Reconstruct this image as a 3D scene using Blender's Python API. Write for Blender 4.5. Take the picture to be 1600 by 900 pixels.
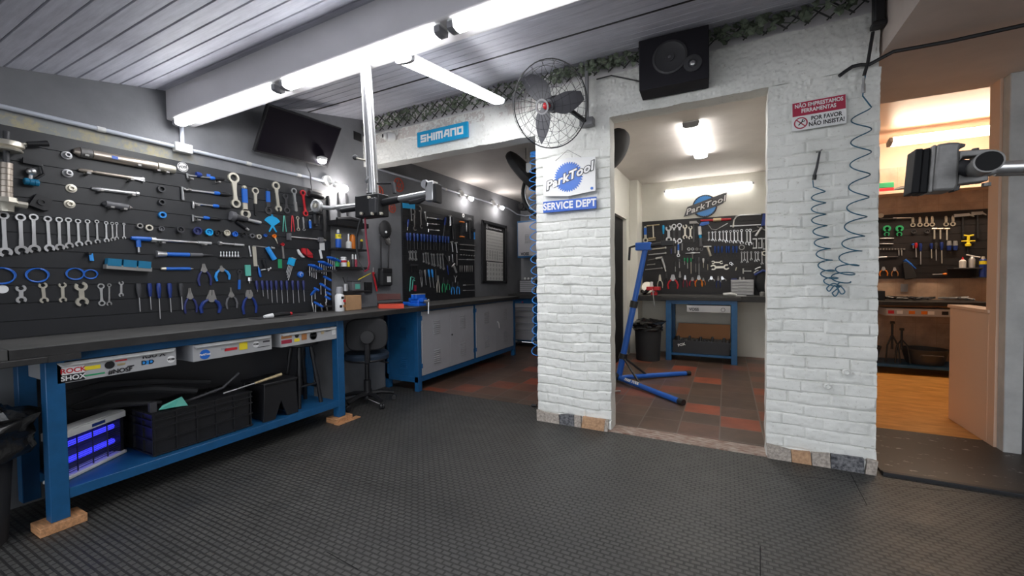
import bpy, bmesh, math, random
from mathutils import Vector, Matrix, noise
random.seed(7)
PI = math.pi
SC = bpy.context.scene
for o in list(bpy.data.objects): bpy.data.objects.remove(o)

# ------------------------------------------------------------------ camera
CH = 1.25
FPX = 647.32
RM = Matrix(((0.8881, 0.0020, -0.4596), (0.4595, -0.0290, 0.8877), (-0.0115, -0.9996, -0.0267)))
_x = Vector((RM[0][0], RM[1][0], RM[2][0])).normalized()
_z = Vector((RM[0][2], RM[1][2], RM[2][2])).normalized()
_y = _z.cross(_x).normalized(); _x = _y.cross(_z).normalized()
cam_d = bpy.data.cameras.new('camera'); cam = bpy.data.objects.new('camera', cam_d)
SC.collection.objects.link(cam); SC.camera = cam
cam_d.sensor_width = 36.0; cam_d.lens = FPX / 1600 * 36.0; cam_d.clip_start = 0.05
cam.matrix_world = Matrix(((_x[0], -_y[0], -_z[0], 0), (_x[1], -_y[1], -_z[1], 0), (_x[2], -_y[2], -_z[2], CH), (0, 0, 0, 1)))

# ------------------------------------------------------------------ world, exposure
TUBE = 18.0          # strength of the ceiling battens
w = bpy.data.worlds.new('world'); SC.world = w; w.use_nodes = True
w.node_tree.nodes['Background'].inputs[0].default_value = (0.90, 0.94, 1.0, 1)
w.node_tree.nodes['Background'].inputs[1].default_value = 1.55
SC.view_settings.view_transform = 'Standard'; SC.view_settings.look = 'None'
SC.view_settings.exposure = 0.86; SC.view_settings.gamma = 1.0; SC.view_settings.use_curve_mapping = False

# ------------------------------------------------------------------ materials
MATS = {}
def mat(name, col, rough=0.6, metal=0.0, var=0.0, scale=8.0, bump=0.0, bscale=40.0, emit=None, es=0.0, spec=0.5, stretch=None, col2=None, alpha=1.0, trans=0.0):
    m = bpy.data.materials.new(name); m.use_nodes = True; nt = m.node_tree; b = nt.nodes['Principled BSDF']
    b.inputs['Base Color'].default_value = (*col, 1); b.inputs['Roughness'].default_value = rough
    b.inputs['Metallic'].default_value = metal; b.inputs['Specular IOR Level'].default_value = spec
    if trans: b.inputs['Transmission Weight'].default_value = trans
    if emit: b.inputs['Emission Color'].default_value = (*emit, 1); b.inputs['Emission Strength'].default_value = es
    tc = None
    if var or bump or col2:
        tc = nt.nodes.new('ShaderNodeTexCoord'); mp = nt.nodes.new('ShaderNodeMapping'); nt.links.new(tc.outputs['Object'], mp.inputs[0])
        if stretch: mp.inputs['Scale'].default_value = stretch
    if var or col2:
        n = nt.nodes.new('ShaderNodeTexNoise'); n.inputs['Scale'].default_value = scale; n.inputs['Detail'].default_value = 6; n.inputs['Roughness'].default_value = 0.65
        nt.links.new(mp.outputs[0], n.inputs[0]); r = nt.nodes.new('ShaderNodeValToRGB')
        r.color_ramp.elements[0].position = 0.36; r.color_ramp.elements[1].position = 0.66
        c2 = col2 or tuple(min(1, c * (1 + var)) for c in col); c1 = col if col2 else tuple(c * (1 - var) for c in col)
        r.color_ramp.elements[0].color = (*c1, 1); r.color_ramp.elements[1].color = (*c2, 1)
        nt.links.new(n.outputs[0], r.inputs[0]); nt.links.new(r.outputs[0], b.inputs['Base Color'])
    if bump:
        n = nt.nodes.new('ShaderNodeTexNoise'); n.inputs['Scale'].default_value = bscale; n.inputs['Detail'].default_value = 5
        nt.links.new(mp.outputs[0], n.inputs[0]); bp = nt.nodes.new('ShaderNodeBump'); bp.inputs['Strength'].default_value = bump; bp.inputs['Distance'].default_value = 0.01
        nt.links.new(n.outputs[0], bp.inputs['Height']); nt.links.new(bp.outputs[0], b.inputs['Normal'])
    MATS[name] = m; return m
def M(n): return MATS[n]
mat('chrome', (0.72, 0.72, 0.73), 0.28, 0.9); mat('steel', (0.55, 0.55, 0.56), 0.42, 0.7); mat('dullsteel', (0.32, 0.31, 0.30), 0.5, 0.6)
mat('nickel', (0.66, 0.62, 0.53), 0.35, 0.65); mat('bronze', (0.48, 0.42, 0.36), 0.35, 0.75); mat('gold', (0.62, 0.50, 0.30), 0.4, 0.6)
mat('black', (0.012, 0.012, 0.014), 0.45); mat('blackmat', (0.018, 0.018, 0.02), 0.75); mat('darkgrey', (0.045, 0.045, 0.05), 0.5)
mat('grey', (0.22, 0.22, 0.23), 0.55); mat('midgrey', (0.12, 0.12, 0.13), 0.5); mat('cast', (0.20, 0.195, 0.19), 0.5, 0.35, 0.15, 30)
mat('blue', (0.015, 0.13, 0.55), 0.4); mat('ltblue', (0.03, 0.28, 0.75), 0.35); mat('cyan', (0.01, 0.36, 0.72), 0.4); mat('navy', (0.012, 0.035, 0.20), 0.4)
mat('purple', (0.028, 0.036, 0.15), 0.4); mat('red', (0.55, 0.02, 0.03), 0.4); mat('green', (0.02, 0.30, 0.12), 0.5); mat('orange', (0.80, 0.22, 0.02), 0.4)
mat('yellow', (0.85, 0.68, 0.03), 0.45); mat('white', (0.78, 0.78, 0.78), 0.45); mat('paper', (0.70, 0.70, 0.68), 0.7); mat('tealgreen', (0.10, 0.42, 0.34), 0.5)
mat('benchblue', (0.010, 0.085, 0.215), 0.4, var=0.10, scale=12); mat('benchtop', (0.075, 0.073, 0.07), 0.55, var=0.25, scale=5, bump=0.15, bscale=60)
mat('benchedge', (0.022, 0.021, 0.021), 0.6, var=0.3, scale=9); mat('cabgrey', (0.33, 0.33, 0.35), 0.45, var=0.04, scale=3)
mat('drawer', (0.42, 0.42, 0.43), 0.4); mat('signblue', (0.012, 0.10, 0.50), 0.35); mat('shimano', (0.005, 0.30, 0.58), 0.35); mat('wood', (0.48, 0.24, 0.11), 0.7, var=0.3, scale=14, stretch=(1, 6, 6))
mat('cardboard', (0.46, 0.27, 0.14), 0.75, var=0.08); mat('plasticwhite', (0.70, 0.70, 0.69), 0.4); mat('pvc', (0.52, 0.55, 0.62), 0.4); mat('bag', (0.012, 0.012, 0.013), 0.22, bump=0.6, bscale=18)
mat('ledglow', (1, 1, 1), 0.5, emit=(0.97, 0.98, 1.0), es=TUBE); mat('warmglow', (1, 1, 1), 0.5, emit=(1.0, 0.80, 0.60), es=34.0)
mat('whiteglow', (1, 1, 1), 0.5, emit=(1.0, 0.97, 0.93), es=19.0); mat('bulbglow', (1, 1, 1), 0.5, emit=(1.0, 0.95, 0.92), es=105.0)
mat('uvglow', (0.02, 0.02, 0.6), 0.4, emit=(0.04, 0.04, 1.0), es=1.0)
mat('petrol', (.01, .16, .30), .35); mat('handleblue', (.010, .055, .26), .4); mat('pitch', (.004, .004, .005), .65, spec=.25)
mat('leaf', (0.13, 0.16, 0.11), 0.6, var=0.5, scale=20); mat('twig', (0.045, 0.045, 0.042), 0.7); mat('rubber', (0.016, 0.016, 0.017), 0.6)
mat('tanwood', (0.40, 0.17, 0.06), 0.6); mat('peach', (0.70, 0.48, 0.35), 0.45); mat('rose', (0.32, 0.02, 0.05), 0.4)

# ------------------------------------------------------------------ mesh builder
class MB:
    def __init__(s): s.v = []; s.f = []; s.mi = []; s.M = Matrix(); s.k = 0
    def add(s, vs, fs):
        n = len(s.v); s.v += [tuple(s.M @ Vector(v)) for v in vs]
        for f in fs: s.f.append(tuple(i + n for i in f)); s.mi.append(s.k)
        return s
    def box(s, x0, x1, y0, y1, z0, z1):
        x0, x1 = sorted((x0, x1)); y0, y1 = sorted((y0, y1)); z0, z1 = sorted((z0, z1))
        return s.add([(x0, y0, z0), (x1, y0, z0), (x1, y1, z0), (x0, y1, z0), (x0, y0, z1), (x1, y0, z1), (x1, y1, z1), (x0, y1, z1)],
                     [(3, 2, 1, 0), (4, 5, 6, 7), (0, 1, 5, 4), (1, 2, 6, 5), (2, 3, 7, 6), (3, 0, 4, 7)])
    def prism(s, pts, z0, z1):
        n = len(pts); a = sum(pts[i][0] * pts[(i + 1) % n][1] - pts[(i + 1) % n][0] * pts[i][1] for i in range(n))
        if a < 0: pts = pts[::-1]
        return s.add([(x, y, z0) for x, y in pts] + [(x, y, z1) for x, y in pts],
                     [tuple(range(n - 1, -1, -1)), tuple(range(n, 2 * n))] + [(i, (i + 1) % n, n + (i + 1) % n, n + i) for i in range(n)])
    def arc(s, cx, cy, r0, r1, a0, a1, z0, z1, n=20):       # annular sector in xy, thick in z
        full = abs(a1 - a0) > 6.28; vs = []; fs = []; m = n if full else n + 1
        for i in range(m):
            a = a0 + (a1 - a0) * i / n; c, q = math.cos(a), math.sin(a)
            vs += [(cx + r0 * c, cy + r0 * q, z0), (cx + r1 * c, cy + r1 * q, z0), (cx + r1 * c, cy + r1 * q, z1), (cx + r0 * c, cy + r0 * q, z1)]
        for i in range(n):
            p = 4 * i; q = 4 * ((i + 1) % m)
            fs += [(p, q, q + 1, p + 1), (p + 1, q + 1, q + 2, p + 2), (p + 2, q + 2, q + 3, p + 3), (p + 3, q + 3, q, p)]
        if not full: fs += [(0, 1, 2, 3), (4 * n + 3, 4 * n + 2, 4 * n + 1, 4 * n)]
        return s.add(vs, fs)
    def tube(s, pts, r, n=8, closed=False, caps=True):
        pts = [Vector(p) for p in pts]; m = len(pts); rs = r if isinstance(r, (list, tuple)) else [r] * m
        vs = []; fs = []; up = None
        for i, p in enumerate(pts):
            if closed: t = pts[(i + 1) % m] - pts[i - 1]
            else: t = pts[min(i + 1, m - 1)] - pts[max(i - 1, 0)]
            if t.length < 1e-9: t = Vector((0, 0, 1))
            t.normalize()
            if up is None:
                up = t.orthogonal().normalized()
            up = (up - t * up.dot(t))
            if up.length < 1e-6: up = t.orthogonal()
            up.normalize(); sd = t.cross(up)
            for k in range(n):
                a = 2 * PI * k / n; vs.append(tuple(p + (up * math.cos(a) + sd * math.sin(a)) * rs[i]))
        for i in range(m if closed else m - 1):
            a = i * n; b = ((i + 1) % m) * n
            for k in range(n): fs.append((a + k, a + (k + 1) % n, b + (k + 1) % n, b + k))
        if caps and not closed: fs += [tuple(range(n - 1, -1, -1)), tuple(range((m - 1) * n, m * n))]
        return s.add(vs, fs)
    def lathe(s, prof, p0=(0, 0, 0), d=(0, 0, 1), n=20):    # prof = [(distance along d, radius)]
        d = Vector(d).normalized(); u = d.orthogonal().normalized(); v = d.cross(u); p0 = Vector(p0); vs = []; fs = []
        for h, r in prof:
            for k in range(n):
                a = 2 * PI * k / n; vs.append(tuple(p0 + d * h + (u * math.cos(a) + v * math.sin(a)) * max(r, 1e-5)))
        for i in range(len(prof) - 1):
            for k in range(n): fs.append((i * n + k, i * n + (k + 1) % n, (i + 1) * n + (k + 1) % n, (i + 1) * n + k))
        fs += [tuple(range(n - 1, -1, -1)), tuple(range((len(prof) - 1) * n, len(prof) * n))]
        return s.add(vs, fs)
    def ball(s, c, r, n=12, sz=(1, 1, 1)):
        vs = []; fs = []; m = n // 2
        for i in range(m + 1):
            t = PI * i / m
            for k in range(n):
                a = 2 * PI * k / n; vs.append((c[0] + r * sz[0] * math.sin(t) * math.cos(a), c[1] + r * sz[1] * math.sin(t) * math.sin(a), c[2] - r * sz[2] * math.cos(t)))
        for i in range(m):
            for k in range(n): fs.append((i * n + k, i * n + (k + 1) % n, (i + 1) * n + (k + 1) % n, (i + 1) * n + k))
        return s.add(vs, fs)
    def build(s, name, m, parent=None, bevel=0.0, smooth=True, loc=None):
        me = bpy.data.meshes.new(name); me.from_pydata(s.v, [], s.f); me.update()
        bm = bmesh.new(); bm.from_mesh(me); bmesh.ops.remove_doubles(bm, verts=bm.verts, dist=1e-5); bmesh.ops.dissolve_degenerate(bm, edges=bm.edges, dist=1e-6) if False else None
        bmesh.ops.recalc_face_normals(bm, faces=bm.faces); bm.to_mesh(me); bm.free()
        ms = m if isinstance(m, (list, tuple)) else [m]
        for q in ms: me.materials.append(M(q) if isinstance(q, str) else q)
        if len(ms) > 1 and len(me.polygons) == len(s.mi): me.polygons.foreach_set('material_index', s.mi)
        if smooth:
            me.polygons.foreach_set('use_smooth', [True] * len(me.polygons)); me.set_sharp_from_angle(angle=math.radians(38))
        o = bpy.data.objects.new(name, me); SC.collection.objects.link(o)
        if parent: o.parent = parent
        if loc: o.location = loc
        if bevel:
            b = o.modifiers.new('bevel', 'BEVEL'); b.width = bevel; b.segments = 2; b.limit_method = 'ANGLE'
        return o
def tag(o, label=None, cat=None, group=None, kind=None):
    if label: o['label'] = label
    if cat: o['category'] = cat
    if group: o['group'] = group
    if kind: o['kind'] = kind
    return o
def empty(name, loc=(0, 0, 0), rot=None, label=None, cat=None, group=None, M4=None):
    o = bpy.data.objects.new(name, None); SC.collection.objects.link(o); o.empty_display_size = 0.05
    if M4 is not None: o.matrix_world = M4
    else:
        o.location = loc
        if rot: o.rotation_euler = rot
    return tag(o, label, cat, group)
def struct(name, mb, m, **k): return tag(mb.build(name, m, **k), kind='structure')
def ray(px, py):
    return RM @ Vector((px - 800.0, py - 450.0, FPX))
def on(px, py, ax, val):           # where the sight line of a picture point meets a plane of the room
    d = ray(px, py); c = Vector((0, 0, CH)); return c + d * ((val - c[ax]) / d[ax])
def text(name, body, size, parent, m, loc, rot, ext=0.001, bold=0.0, shear=0.0, align='CENTER', sx=1.0, spacing=1.0):
    c = bpy.data.curves.new(name, 'FONT'); c.body = body; c.size = size; c.extrude = ext; c.offset = bold; c.shear = shear
    c.align_x = align; c.align_y = 'CENTER'; c.space_character = spacing; c.resolution_u = 4
    c.materials.append(M(m)); o = bpy.data.objects.new(name, c); SC.collection.objects.link(o); o.parent = parent
    me = bpy.data.meshes.new_from_object(o); bpy.data.objects.remove(o); o = bpy.data.objects.new(name, me); SC.collection.objects.link(o); o.parent = parent
    o.location = loc; o.rotation_euler = rot; o.scale = (sx, 1, 1); return o

# ------------------------------------------------------------------ structure materials
def nodes_mat(name):
    m = bpy.data.materials.new(name); m.use_nodes = True; MATS[name] = m; nt = m.node_tree
    return m, nt, nt.nodes['Principled BSDF']
def N(nt, t, **k):
    n = nt.nodes.new(t)
    for a, b in k.items():
        if a in n.inputs.keys() if hasattr(n.inputs, 'keys') else False: n.inputs[a].default_value = b
        else: setattr(n, a, b)
    return n
def ramp(nt, src, stops):
    r = nt.nodes.new('ShaderNodeValToRGB'); e = r.color_ramp.elements
    while len(e) < len(stops): e.new(0.5)
    for q, (p, c) in zip(e, stops): q.position = p; q.color = (*c, 1) if len(c) == 3 else c
    nt.links.new(src, r.inputs[0]); return r.outputs[0]
def mixc(nt, f, a, b, mode='MIX'):
    n = nt.nodes.new('ShaderNodeMix'); n.data_type = 'RGBA'; n.blend_type = mode
    for i, q in ((0, f), (6, a), (7, b)):
        if hasattr(q, 'is_linked') or hasattr(q, 'links'): nt.links.new(q, n.inputs[i])
        else: n.inputs[i].default_value = q if i == 0 else (*q, 1)
    return n.outputs[2]
def noise_n(nt, vec, scale, detail=5, rough=0.6):
    n = nt.nodes.new('ShaderNodeTexNoise'); n.inputs['Scale'].default_value = scale; n.inputs['Detail'].default_value = detail; n.inputs['Roughness'].default_value = rough
    nt.links.new(vec, n.inputs[0]); return n.outputs[0]
def coords(nt, scale=(1, 1, 1), rot=(0, 0, 0)):
    tc = nt.nodes.new('ShaderNodeTexCoord'); mp = nt.nodes.new('ShaderNodeMapping'); mp.inputs['Scale'].default_value = scale; mp.inputs['Rotation'].default_value = rot
    nt.links.new(tc.outputs['Object'], mp.inputs[0]); return mp.outputs[0]
def bumpn(nt, b, h, strength, dist):
    bp = nt.nodes.new('ShaderNodeBump'); bp.inputs['Strength'].default_value = strength; bp.inputs['Distance'].default_value = dist
    nt.links.new(h, bp.inputs['Height']); nt.links.new(bp.outputs[0], b.inputs['Normal'])

# rubber mat: staggered raised bars, worn and dusty in patches
m, nt, b = nodes_mat('rubbermat'); v = coords(nt)
br = nt.nodes.new('ShaderNodeTexBrick'); nt.links.new(v, br.inputs[0])
for k, q in (('Scale', 1.0), ('Brick Width', 0.046), ('Row Height', 0.027), ('Mortar Size', 0.0055), ('Mortar Smooth', 0.3), ('Bias', 0.0)): br.inputs[k].default_value = q
big = noise_n(nt, v, 0.9, 4); fine = noise_n(nt, v, 7.0, 6, 0.7)
base = ramp(nt, big, [(0.30, (0.046, 0.047, 0.047)), (0.55, (0.072, 0.070, 0.065)), (0.75, (0.085, 0.073, 0.060))])
base = mixc(nt, 0.35, base, ramp(nt, fine, [(0.3, (0.034, 0.034, 0.034)), (0.7, (0.11, 0.107, 0.098))]))
worn = mixc(nt, br.outputs['Fac'], base, (0.022, 0.021, 0.020))  # gaps between bars coloured darker, so the contrast with lit tops is painted
nt.links.new(worn, b.inputs['Base Color'])
nt.links.new(ramp(nt, fine, [(0.3, (0.42, 0.42, 0.42)), (0.7, (0.62, 0.62, 0.62))]), b.inputs['Roughness'])
inv = nt.nodes.new('ShaderNodeMath'); inv.operation = 'SUBTRACT'; inv.inputs[0].default_value = 1.0; nt.links.new(br.outputs['Fac'], inv.inputs[1])
bumpn(nt, b, inv.outputs[0], 0.8, 0.0025)

# terracotta tiles
def tile_mat(name, w, h, mort, cols, grout, rough=0.35, off=0.0, bump=0.3):
    m, nt, b = nodes_mat(name); v = coords(nt); v.node.inputs['Location'].default_value = (0.045, 0, 0)
    br = nt.nodes.new('ShaderNodeTexBrick'); nt.links.new(v, br.inputs[0]); br.offset = off
    for k, q in (('Scale', 1.0), ('Brick Width', w), ('Row Height', h), ('Mortar Size', mort), ('Mortar Smooth', 0.1), ('Bias', 0.0)): br.inputs[k].default_value = q
    br.inputs['Color1'].default_value = (0, 0, 0, 1); br.inputs['Color2'].default_value = (1, 1, 1, 1); br.inputs['Mortar'].default_value = (0, 0, 0, 1)
    c = ramp(nt, br.outputs['Color'], cols); d = noise_n(nt, v, 5.0, 6, 0.65)
    c = mixc(nt, 0.6, c, ramp(nt, d, [(0.3, (0.35, 0.35, 0.36)), (0.65, (1, 1, 1))]), 'MULTIPLY')
    nt.links.new(mixc(nt, br.outputs['Fac'], c, grout), b.inputs['Base Color']); b.inputs['Roughness'].default_value = rough
    inv = nt.nodes.new('ShaderNodeMath'); inv.operation = 'SUBTRACT'; inv.inputs[0].default_value = 1.0; nt.links.new(br.outputs['Fac'], inv.inputs[1])
    bumpn(nt, b, inv.outputs[0], bump, 0.003); return br
tile_mat('terracotta', 0.30, 0.29, 0.005, [(0.0, (0.105, 0.066, 0.046)), (0.4, (0.135, 0.080, 0.055)), (0.62, (0.17, 0.078, 0.050)), (0.86, (0.25, 0.080, 0.045)), (1.0, (0.42, 0.085, 0.035))], (0.16, 0.13, 0.11))
tile_mat('walltile', 0.20, 0.30, 0.0022, [(0.0, (0.56, 0.40, 0.29)), (1.0, (0.60, 0.43, 0.32))], (0.42, 0.28, 0.19), 0.3)

# painted masonry: white brick front, rough plaster lintels
m, nt, b = nodes_mat('whitepaint'); v = coords(nt)
a1 = noise_n(nt, v, 3.0, 5); a2 = noise_n(nt, v, 45.0, 6, 0.7)
c = ramp(nt, a1, [(0.3, (0.70, 0.705, 0.67)), (0.7, (0.82, 0.82, 0.785))])
c = mixc(nt, 1.0, c, ramp(nt, a2, [(0.27, (0.62, 0.59, 0.55)), (0.42, (1, 1, 1))]), 'MULTIPLY')
nt.links.new(c, b.inputs['Base Color']); b.inputs['Roughness'].default_value = 0.6; bumpn(nt, b, a2, 0.35, 0.006)
m, nt, b = nodes_mat('roomwhite'); v = coords(nt)
a1 = noise_n(nt, v, 1.6, 6); c = ramp(nt, a1, [(0.3, (0.66, 0.64, 0.57)), (0.7, (0.78, 0.76, 0.69))]); nt.links.new(c, b.inputs['Base Color']); b.inputs['Roughness'].default_value = 0.6
bumpn(nt, b, noise_n(nt, v, 12, 5), 0.2, 0.01)
# grey cement wall with worn ochre patches below the conduit
m, nt, b = nodes_mat('greywall'); v = coords(nt)
a1 = noise_n(nt, v, 2.2, 6, 0.6); c = ramp(nt, a1, [(0.3, (0.150, 0.154, 0.166)), (0.7, (0.225, 0.228, 0.242))])
sx = nt.nodes.new('ShaderNodeSeparateXYZ'); nt.links.new(v, sx.inputs[0])
mr = nt.nodes.new('ShaderNodeMapRange'); nt.links.new(sx.outputs[2], mr.inputs[0]); mr.inputs[1].default_value = 2.19; mr.inputs[2].default_value = 2.17; mr.inputs[3].default_value = 0; mr.inputs[4].default_value = 1
mr2 = nt.nodes.new('ShaderNodeMapRange'); nt.links.new(sx.outputs[1], mr2.inputs[0]); mr2.inputs[1].default_value = 1.75; mr2.inputs[2].default_value = 1.45; mr2.inputs[3].default_value = 0; mr2.inputs[4].default_value = 1
mr3 = nt.nodes.new('ShaderNodeMapRange'); nt.links.new(sx.outputs[2], mr3.inputs[0]); mr3.inputs[1].default_value = 1.9; mr3.inputs[2].default_value = 2.0; mr3.inputs[3].default_value = 0; mr3.inputs[4].default_value = 1
m3 = nt.nodes.new('ShaderNodeMath'); m3.operation = 'MULTIPLY'; nt.links.new(mr.outputs[0], m3.inputs[0]); nt.links.new(mr3.outputs[0], m3.inputs[1])
mm = nt.nodes.new('ShaderNodeMath'); mm.operation = 'MULTIPLY'; nt.links.new(m3.outputs[0], mm.inputs[0]); nt.links.new(mr2.outputs[0], mm.inputs[1])
pat = ramp(nt, noise_n(nt, v, 9.0, 7, 0.75), [(0.46, (0.27, 0.28, 0.27)), (0.57, (0.40, 0.35, 0.22)), (0.64, (0.33, 0.33, 0.31))])
c = mixc(nt, mm.outputs[0], c, pat); nt.links.new(c, b.inputs['Base Color']); b.inputs['Roughness'].default_value = 0.7; bumpn(nt, b, noise_n(nt, v, 18, 6), 0.25, 0.008)
# ceiling boards: pale blue-grey paint rubbed along the grain
m, nt, b = nodes_mat('boards'); v = coords(nt, (1.2, 14, 14)); v0 = coords(nt)
c = ramp(nt, noise_n(nt, v, 3.0, 7, 0.75), [(0.3, (0.44, 0.445, 0.52)), (0.7, (0.66, 0.665, 0.74))])
c = mixc(nt, 0.5, c, ramp(nt, noise_n(nt, v0, 1.4, 4), [(0.35, (0.62, 0.60, 0.62)), (0.6, (1, 1, 1))]), 'MULTIPLY')
nt.links.new(c, b.inputs['Base Color']); b.inputs['Roughness'].default_value = 0.5
mat('beampaint', (0.74, 0.72, 0.73), 0.5, var=0.04, scale=2); mat('plasterceil', (0.60, 0.56, 0.53), 0.7, var=0.08, scale=1.5, bump=0.3, bscale=6)
mat('slabpaint', (0.66, 0.56, 0.50), 0.7, var=0.1, scale=1.2, bump=0.4, bscale=5); mat('orangefloor', (0.55, 0.24, 0.05), 0.35, col2=(0.80, 0.42, 0.12), scale=4, stretch=(1, 3, 1))
m, nt, b = nodes_mat('scratched'); v = coords(nt, (1.0, 2.2, 1), (0, 0, 0.5)); v0 = coords(nt)
wv = ramp(nt, noise_n(nt, v, 9.0, 3, 0.8), [(0.625, (0.060, 0.048, 0.038)), (0.66, (0.30, 0.29, 0.27))]); nt.links.new(wv, b.inputs['Base Color']); b.inputs['Roughness'].default_value = 0.45
mat('granitelight', (0.50, 0.44, 0.38), 0.5, col2=(0.22, 0.19, 0.17), scale=60); mat('granitedark', (0.02, 0.022, 0.03), 0.4, col2=(0.22, 0.22, 0.23), scale=50)
mat('graniteochre', (0.55, 0.34, 0.19), 0.5, col2=(0.33, 0.18, 0.10), scale=50); mat('slat', (0.017, 0.018, 0.021), 0.42, var=0.08, scale=3); mat('slatdark', (0.014, 0.012, 0.013), 0.5, var=0.1, scale=3)
mat('concrete', (0.26, 0.26, 0.255), 0.75, var=0.12, scale=3); mat('ground', (0.20, 0.20, 0.19), 0.8)

def strokes(mb, lines, w_, h_, t, y0, y1):     # squared lettering from straight strokes, standing in the xz plane
    for ln in lines:
        for (a, b_), (c, d) in zip(ln, ln[1:]):
            x0, x1 = sorted((a * w_, c * w_)); z0, z1 = sorted((b_ * h_, d * h_))
            if abs(a - c) < 1e-6 or abs(b_ - d) < 1e-6: mb.box(mb.ox + x0 - t / 2, mb.ox + x1 + t / 2, y0, y1, z0 - t / 2, z1 + t / 2)
            else:
                X0, Z0, X1, Z1 = a * w_, b_ * h_, c * w_, d * h_; n = Vector((Z1 - Z0, 0, X0 - X1)).normalized() * t * .55
                q = [(mb.ox + X0 - n[0], Z0 - n[2]), (mb.ox + X0 + n[0], Z0 + n[2]), (mb.ox + X1 + n[0], Z1 + n[2]), (mb.ox + X1 - n[0], Z1 - n[2])]
                mb.add([(x, y, z) for y in (y0, y1) for x, z in q], [(0, 1, 2, 3), (7, 6, 5, 4), (0, 4, 5, 1), (1, 5, 6, 2), (2, 6, 7, 3), (3, 7, 4, 0)])
# ------------------------------------------------------------------ room shell
XW = -3.50; YF = 3.29; YI = 3.44; YB = 7.15
def cz(y): return 2.262 + 0.214 * y
struct('floor', MB().box(XW - 0.1, 3.6, -2.5, 3.62, -0.1, 0.0).box(XW - 0.1, -1.46, 3.62, 3.63, -0.1, -0.002), 'rubbermat')
struct('floor', MB().box(XW - 0.1, -1.37, 3.62, YB, -0.1, -0.003).box(-1.37, 0.83, YI, YB, -0.1, 0.003), 'terracotta').name = 'floor_tiles'
mat('sill', (0.17, 0.075, 0.05), 0.6, col2=(0.42, 0.36, 0.31), scale=14, stretch=(1, 4, 1))
struct('trim_1', MB().box(-0.86, 0.27, 3.275, YI, -0.02, 0.008), 'sill')
struct('floor_boards', MB().box(0.83, 3.6, 4.25, YB, -0.1, 0.012), 'orangefloor')
struct('floor_step', MB().box(0.86, 3.6, 3.32, 4.25, -0.05, 0.014), 'scratched')
struct('trim_2', MB().box(0.86, 3.6, 3.285, 3.322, -0.05, 0.022), 'black', bevel=0.004)
struct('floor_outside', MB().box(-9, 9, -9, -2.5, -0.15, -0.02), 'ground')
# walls
struct('wall_left', MB().box(XW - 0.12, XW, -2.5, YB, -0.05, 3.4), 'greywall')
g = MB().box(XW - 0.1, -1.42, YB, YB + 0.1, 0, 3.1); struct('wall_back', g, 'greywall')
struct('wall_back', MB().box(-1.42, 0.8, YB, YB + 0.1, 0, 3.1), 'roomwhite').name = 'wall_back_white'
struct('wall_back', MB().box(0.8, 3.6, YB, YB + 0.1, 0, 3.4), 'peach').name = 'wall_back_peach'
# partition between the alcove and the middle room, with the dark doorway in it
p = MB(); p.box(-1.46, -1.37, YI, 5.6, 0, 2.76).box(-1.46, -1.37, 6.40, YB, 0, 2.76).box(-1.46, -1.37, 5.6, 6.40, 2.10, 2.76)
struct('wall_partition', p, 'roomwhite')
d = MB().box(-1.43, -1.40, 5.61, 6.39, 0.0, 2.095); door = struct('doorway_shade', d, 'pitch')  # black sheet across the open doorway, standing in for the unlit space beyond
t = MB(); t.box(-1.372, -1.345, 5.555, 5.60, 0, 2.14).box(-1.372, -1.345, 6.40, 6.445, 0, 2.14).box(-1.372, -1.345, 5.555, 6.445, 2.10, 2.145)
struct('door_frame', t, 'roomwhite', bevel=0.003)
struct('wall_partition', MB().box(-1.37, -1.25, 6.75, YB, 0, 2.76), 'roomwhite').name = 'column_back'
struct('wall_right_partition', MB().box(0.73, 0.82, YI, YB, 0, 2.9), 'roomwhite')
# ceilings
def boards(x0, x1, y0, y1):
    mb = MB(); w_ = 0.098; y = y0
    while y < y1:
        a, b_ = y, min(y + w_, y1); g = 0.006
        pr = [(a, cz(a) + 0.02), (a, cz(a) + g), (a + g, cz(a + g)), (b_ - g, cz(b_ - g)), (b_, cz(b_) + g), (b_, cz(b_) + 0.02)]
        mb.add([(x0, q, z) for q, z in pr] + [(x1, q, z) for q, z in pr], [(i, i + 1, i + 7, i + 6) for i in range(5)] + [(0, 6, 11, 5), (0, 1, 2, 3, 4, 5), (6, 7, 8, 9, 10, 11)])
        y += w_
    return mb
struct('ceiling', boards(XW, 0.86, -0.9, 3.44), 'boards', smooth=False)
struct('ceiling_alcove', MB().box(XW, -1.46, YI - 0.15, YB, 2.68, 2.78), 'plasterceil')
struct('ceiling_middle', MB().box(-1.37, 0.82, YI, YB, 2.76, 2.86), 'plasterceil')
struct('ceiling_slab', MB().box(0.835, 3.6, -0.9, 4.26, 2.575, 3.3), 'slabpaint')
struct('ceiling_workroom', MB().box(0.82, 3.6, 4.26, YB, 2.95, 3.1), 'peach')
struct('ceiling_roof', MB().box(XW - 0.2, 3.7, 3.44, YB + 0.2, 3.30, 3.36), 'slabpaint')
# deep white beam across the boards
bm_ = MB(); y0, y1 = 1.50, 1.68
bm_.add([(XW, y0, 2.38), (XW, y1, 2.38), (XW, y1, cz(y1) + .01), (XW, y0, cz(y0) + .01), (0.83, y0, 2.38), (0.83, y1, 2.38), (0.83, y1, cz(y1) + .01), (0.83, y0, cz(y0) + .01)],
        [(0, 1, 2, 3), (7, 6, 5, 4), (0, 4, 5, 1), (1, 5, 6, 2), (2, 6, 7, 3), (3, 7, 4, 0)])
struct('beam', bm_, 'beampaint', bevel=0.012)
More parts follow.
